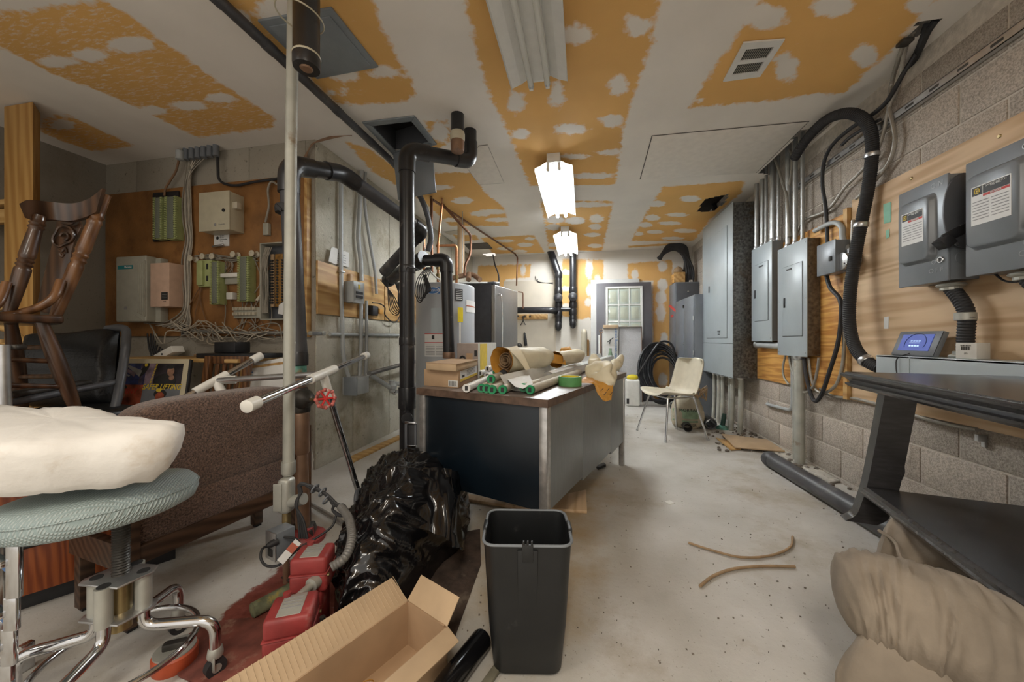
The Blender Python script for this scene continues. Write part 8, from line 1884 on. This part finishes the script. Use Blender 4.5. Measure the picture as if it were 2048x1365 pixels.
def plate(z, s): return MB().prism([S0 + Z_ * z + Vector(p) for p in [(-.075 * s, -.035, 0), (-.06 * s, -.055 * s, 0), (.06 * s, -.045, 0), (.075 * s, .03, 0), (.055 * s, .055 * s, 0), (-.06 * s, .045, 0)]], Z_ * .006)
br = obj('bracket', plate(.335, 1.0), 'steel', t, bev=.002); obj('bracket', plate(.235, 1.0), 'steel', t, bev=.002)
legs_ = [(-1.076, .877), (-1.355, .98), (-1.47, .67), (-1.19, .57)]
obj('hub', MB().cyl(S0 + Z_ * .19, S0 + Z_ * .335, .024, n=18), 'brass', t)
for (x, y) in legs_:
    Lp = Vector((x, y, 0)); dv = (Lp - S0).normalized(); c_ = S0 + dv * .052
    obj('socket', MB().cyl(c_ + Z_ * .235, c_ + Z_ * .34, .0185, n=16), 'castal', t); obj('socket_bore', MB().cyl(c_ + Z_ * .341, c_ + Z_ * .3425, .014, n=16), 'ink', t)
    e_ = Lp + Z_ * .068
    obj('leg', MB().sweep(fillet([c_ + Z_ * .25, c_ + Z_ * .185, Lp - dv * .0 + Z_ * .165, e_], .045, 8), .0145, 16), 'chrome', t)
    cs = obj('caster', MB().cyl(e_ - Z_ * .03 + Vector((-.011, .004, 0)), e_ - Z_ * .03 + Vector((.011, -.004, 0)), .026, n=20), 'rubber', t)
    cs.data.transform(Matrix.Translation((0, 0, -.012)))
    obj('wheel_hub', MB().cyl(e_ - Z_ * .042 + Vector((-.013, .005, 0)), e_ - Z_ * .042 + Vector((.013, -.005, 0)), .012, n=14), 'castal', cs)
    obj('fork', MB().lathe([(.019, -.012), (.021, -.006), (.018, .012), (.015, .016)], e_, Z_, 14), 'castal', cs); obj('fork', MB().cbox(e_ + Vector((.005, -.013, -.022)), Vector((.03, -.01, 0)), Vector((.001, .003, 0)), Z_ * .035), 'castal', cs, bev=.003)
obj('foot_ring', MB().torus(S0 + Z_ * .125, Z_, .165, .0085, 48, 10), 'chrome', t)

# off-white padding lying on the stool
def pad():
    # outline in room coordinates, walked along the edge
    e1 = AT(365, 862, .98); top = .0
    pts = [AT(365, 840, 1.0), AT(300, 838, 1.06), AT(240, 818, 1.12), AT(190, 812, 1.18), AT(120, 812, 1.2), AT(50, 806, 1.22), AT(-60, 800, 1.22), AT(-300, 830, 1.0), AT(-300, 930, .80), AT(-60, 905, .78), AT(60, 890, .80), AT(180, 880, .84), AT(290, 868, .88), AT(350, 858, .93)]
    zt = .775; ring = catmull([Vector((p.x, p.y, zt)) for p in pts + pts[:1]], 6)[:-1]; n = len(ring); c = sum(ring, Vector()) / n
    layers = []
    for k, (s, dz, jit) in enumerate([(0, .006, 0), (.35, .010, .010), (.7, .006, .012), (.93, .0, .012), (1.0, -.012, .012), (1.015, -.04, .014), (.99, -.075, .016), (.95, -.105, .018), (.86, -.135, .02), (.6, -.15, .014), (.3, -.15, .01), (0, -.15, 0)]):
        L = []
        for i, p in enumerate(ring):
            q = c.lerp(p, s) + Z_ * dz; nv = noise.noise(Vector((q.x * 9, q.y * 9, k * .35))); nv2 = noise.noise(Vector((q.x * 28, q.y * 28, k)))
            q += Vector(((p - c).normalized().x * jit * nv * 1.4, (p - c).normalized().y * jit * nv * 1.4, jit * (nv2 * .5 + nv)))
            L.append(q)
        layers.append(L)
    return loft(layers, True, True)
single('padding_slab', pad(), 'fleece', 'thick ragged off white padding slab lying across the round stool seat', 'padding', angle=80)

# chrome stacking frame at the picture edge
t = thing('chrome_rack', 'stepped stack of chrome frames standing beside the rolling stool', 'rack', Vector((-1.29, .52, 0)))
for k, (px, y0_, y1_) in enumerate([(29, 1055, 1195), (24, 1195, 1260), (19, 1258, 1330), (14, 1330, 1420)]):
    tt = .90 - .0 * k; p0_, p1_ = AT(px, y0_, tt), AT(px, y1_, tt)
    obj('frame_end', MB().cbox((p0_ + p1_) / 2, Vector((.026, .010, 0)), Vector((-.004, .012, 0)), Z_ * (p0_.z - max(.0, p1_.z) + .004)), 'chrome', t, bev=.003)
    pp = (p0_ + p1_) / 2; obj('frame_bar', MB().cbox(pp + Vector((-.18, .02, .0)), Vector((.34, -.06, 0)), Vector((0, .018, 0)), Z_ * .018), 'chrome', t, bev=.003)
    if k < 2: obj('blue_sleeve', MB().cbox(pp + Vector((-.03, .01, -.02)), Vector((.05, -.012, 0)), Vector((0, .024, 0)), Z_ * .02), 'inkblue', t, bev=.003)
for px in (4, -8):
    p0_ = AT(px, 1070, .93); obj('upright', MB().cbox(Vector((p0_.x, p0_.y, p0_.z / 2)), X_ * .022, Y_ * .022, Z_ * p0_.z), 'chrome', t, bev=.003)
p = FL(52, 1340)
single('chrome_bracket', MB().cbox(Vector((p.x, p.y, .04)), X_ * .02, Y_ * .03, Z_ * .08), 'chrome', 'short upright chrome foot beside the stepped chrome stack', 'foot piece', bev=.003)

# ================================================================== BLACK CONSOLE TABLE ON THE BEIGE SOFA
c_ = Vector((1.13, 1.70, 0)); el = Vector((-.19, -.98, 0)).normalized(); ew = Vector((.98, -.19, 0)).normalized()
t = thing('console_table', 'black lacquered console table with moulded top resting across the beige sofa', 'table', c_ + el * .5 + ew * .25)
TL0 = c_ + ew * -.03 - el * .06; TLn, TWd = 1.35, .52
pf = [(.0, .0), (.012, .004), (.012, .012), (.004, .018), (.02, .028), (.02, .036), (.0, .05)]
def slab(z, h, o, L, W, prof):
    rings = []
    for dz, out in prof: rings.append([o - el * 0 + (-ew * out) + (-el * out) + Z_ * (z + dz), o + el * (L + out) - ew * out + Z_ * (z + dz), o + el * (L + out) + ew * (W + out) + Z_ * (z + dz), o - el * out + ew * (W + out) + Z_ * (z + dz)])
    return loft(rings, True, True)
obj('top', slab(.800, .06, TL0, TLn, TWd, [(0, -.02), (.0, .0), (.010, .014), (.018, .016), (.022, .004), (.034, .010), (.048, .026), (.056, .028), (.060, .022), (.060, .015), (.064, .014)]), 'blackwood', t, angle=20)
obj('shelf', slab(.360, .04, c_ + ew * .0 + el * -.02, 1.30, .47, [(0, 0), (0.0, .006), (.012, .012), (.018, .008), (.030, .008), (.036, .0), (.038, -.004)]), 'blackwood', t, angle=20)
for k, (a, b) in enumerate(((-.075, -.01), (1.22, .015), (1.22, .40))):
    base_ = c_ + el * a + ew * b; s_ = 1 if b < .2 else -1
    path = [base_ + ew * (.075 * s_ if b < .2 else -.0) * 1 + Z_ * .80, base_ + ew * .05 * s_ + Z_ * .62, base_ + ew * .02 * s_ + Z_ * .42, base_ + ew * .0 + Z_ * .33, base_ - ew * .018 * s_ + Z_ * .275, base_ - ew * .052 * s_ + Z_ * .245]
    cc_ = catmull(path, 6); rings = []
    for i, p in enumerate(cc_):
        wd = .05; dd = .10
        rings.append([p - el * .0, p + el * wd, p + el * wd + ew * dd * s_, p + ew * dd * s_])
    obj('leg', loft(rings, True, True), 'blackwood', t, angle=25)
cable('thin_cable', 'thin black lead hanging on block wall behind the black table leg', wx([(1808, 880), (1812, 900), (1806, 920), (1808, 945), (1802, 960)], 1.745), .004, 'rubber')

# beige suede sofa
t = thing('sofa', 'beige suede sofa with puffy arm and pillows under black table', 'sofa', (.95, 1.1, 0))
def roll(path, radii, m='suede', name='cushion', n=28, folds=0.02, seed=0., fx=9., squash=1.0, par=None, sub=10):
    P = catmull([Vector(p) for p in path], sub); N_ = len(P); rad = [radii[0] + (radii[1] - radii[0]) * i / (N_ - 1) for i in range(N_)]
    mb = MB(); x, y, _ = frame_of(P[1] - P[0]); vs = []; T_prev = None
    for i, p in enumerate(P):
        d = (P[min(i + 1, N_ - 1)] - P[max(i - 1, 0)]).normalized(); xx = Z_.cross(d).normalized(); yy = d.cross(xx)
        k = i / (N_ - 1); end = min(1, math.sqrt(max(.0, 1 - max(0, (.16 - k) / .16) ** 2))) * min(1, math.sqrt(max(.0, 1 - max(0, (k - .9) / .1) ** 2)))
        end = max(end, .02)
        for j in range(n):
            a = 2 * math.pi * j / n; q = Vector((k * fx, math.cos(a) * 1.1 + k * 2.0, math.sin(a) * 1.1 + seed))
            f = 1 - abs(noise.noise(q)) * 2; f2 = noise.noise(q * 2.7)
            r_ = rad[i] * end * (1 + folds * 4 * (f - .5) + folds * 1.5 * f2)
            vs.append(p + xx * math.cos(a) * r_ + yy * math.sin(a) * r_ * squash)
    fs = [(i * n + j, i * n + (j + 1) % n, (i + 1) * n + (j + 1) % n, (i + 1) * n + j) for i in range(N_ - 1) for j in range(n)] + [tuple(range(n))[::-1], tuple((N_ - 1) * n + j for j in range(n))]
    mb.add(vs, fs); return obj(name, mb, m, par or t, angle=80)
roll([AT(1664, 1180, 1.03), AT(1750, 1198, .98), AT(1850, 1235, .92), AT(1980, 1290, .86), AT(2250, 1420, .78)], (.125, .155), name='arm_roll', folds=.022, seed=1.7, fx=17, squash=.85, sub=20, n=56)
roll([AT(1728, 1300, 1.0), AT(1785, 1345, .95), AT(1900, 1420, .9), AT(2150, 1550, .85)], (.15, .16), name='arm_side', folds=.03, seed=4.2, fx=8, squash=1.1, sub=12, n=36)
roll([AT(1765, 1075, 1.35), AT(1830, 1105, 1.28), AT(1930, 1160, 1.2), AT(2080, 1240, 1.1)], (.14, .16), name='pillow', folds=.03, seed=7.1, fx=6, squash=.8, sub=12, n=36)
roll([AT(1850, 1190, 1.12), AT(1950, 1225, 1.08), AT(2080, 1290, 1.02), AT(2250, 1380, .98)], (.12, .14), name='seat_cushion', folds=.02, seed=9.4, fx=5, squash=.7, sub=12, n=36)
roll([AT(1790, 1130, 1.4), AT(1900, 1200, 1.3), AT(2050, 1300, 1.2), AT(2250, 1400, 1.15)], (.15, .16), name='seat_cushion', folds=.01, seed=9.4, fx=5, squash=.8, sub=12, n=36)
obj('base', MB().prism([Vector((.70, 1.12, 0)), Vector((1.62, 1.35, 0)), Vector((1.62, .5, 0)), Vector((.78, .45, 0))], Z_ * .16), 'suede', t, bev=.03, seg=3)
obj('piping', MB().sweep(catmull([AT(1758, 1062, 1.28), AT(1790, 1085, 1.22), AT(1805, 1120, 1.16), AT(1850, 1150, 1.1)], 8), .006, 8), 'suede', t)

t = thing('folded_frame', 'black folded metal frame with chrome bars between drain stack and desk', 'frame', AT(822, 935, 2.0).xy.to_3d())
def ff(x0, y0, x1, y1, m, name, d=2.02):
    a, b = AT(x0, y0, d), AT(x1, y1, d); obj(name, MB().box(a.x, b.x, a.y - .006, a.y + .006, max(0, min(a.z, b.z)), max(a.z, b.z)), m, t, bev=.002)
ff(810, 848, 815, 1040, 'lockdark', 'side_bar'); ff(810, 843, 834, 848, 'chrome', 'top_bar'); ff(814, 890, 834, 895, 'chrome', 'cross_bar'); ff(815, 850, 832, 1030, 'black', 'panel', 2.03); ff(829, 848, 834, 1040, 'lockdark', 'side_bar')

# ------------------------------------------------------------------ lettering becomes mesh
bpy.context.view_layer.update()
dg = bpy.context.evaluated_depsgraph_get()
for o in [o for o in scn.objects if o.type == 'FONT']:
    me = bpy.data.meshes.new_from_object(o.evaluated_get(dg)); n = bpy.data.objects.new('lettering', me); COL.objects.link(n)
    n.parent = o.parent; n.matrix_local = o.matrix_local.copy()
    cu = o.data; bpy.data.objects.remove(o); bpy.data.curves.remove(cu)
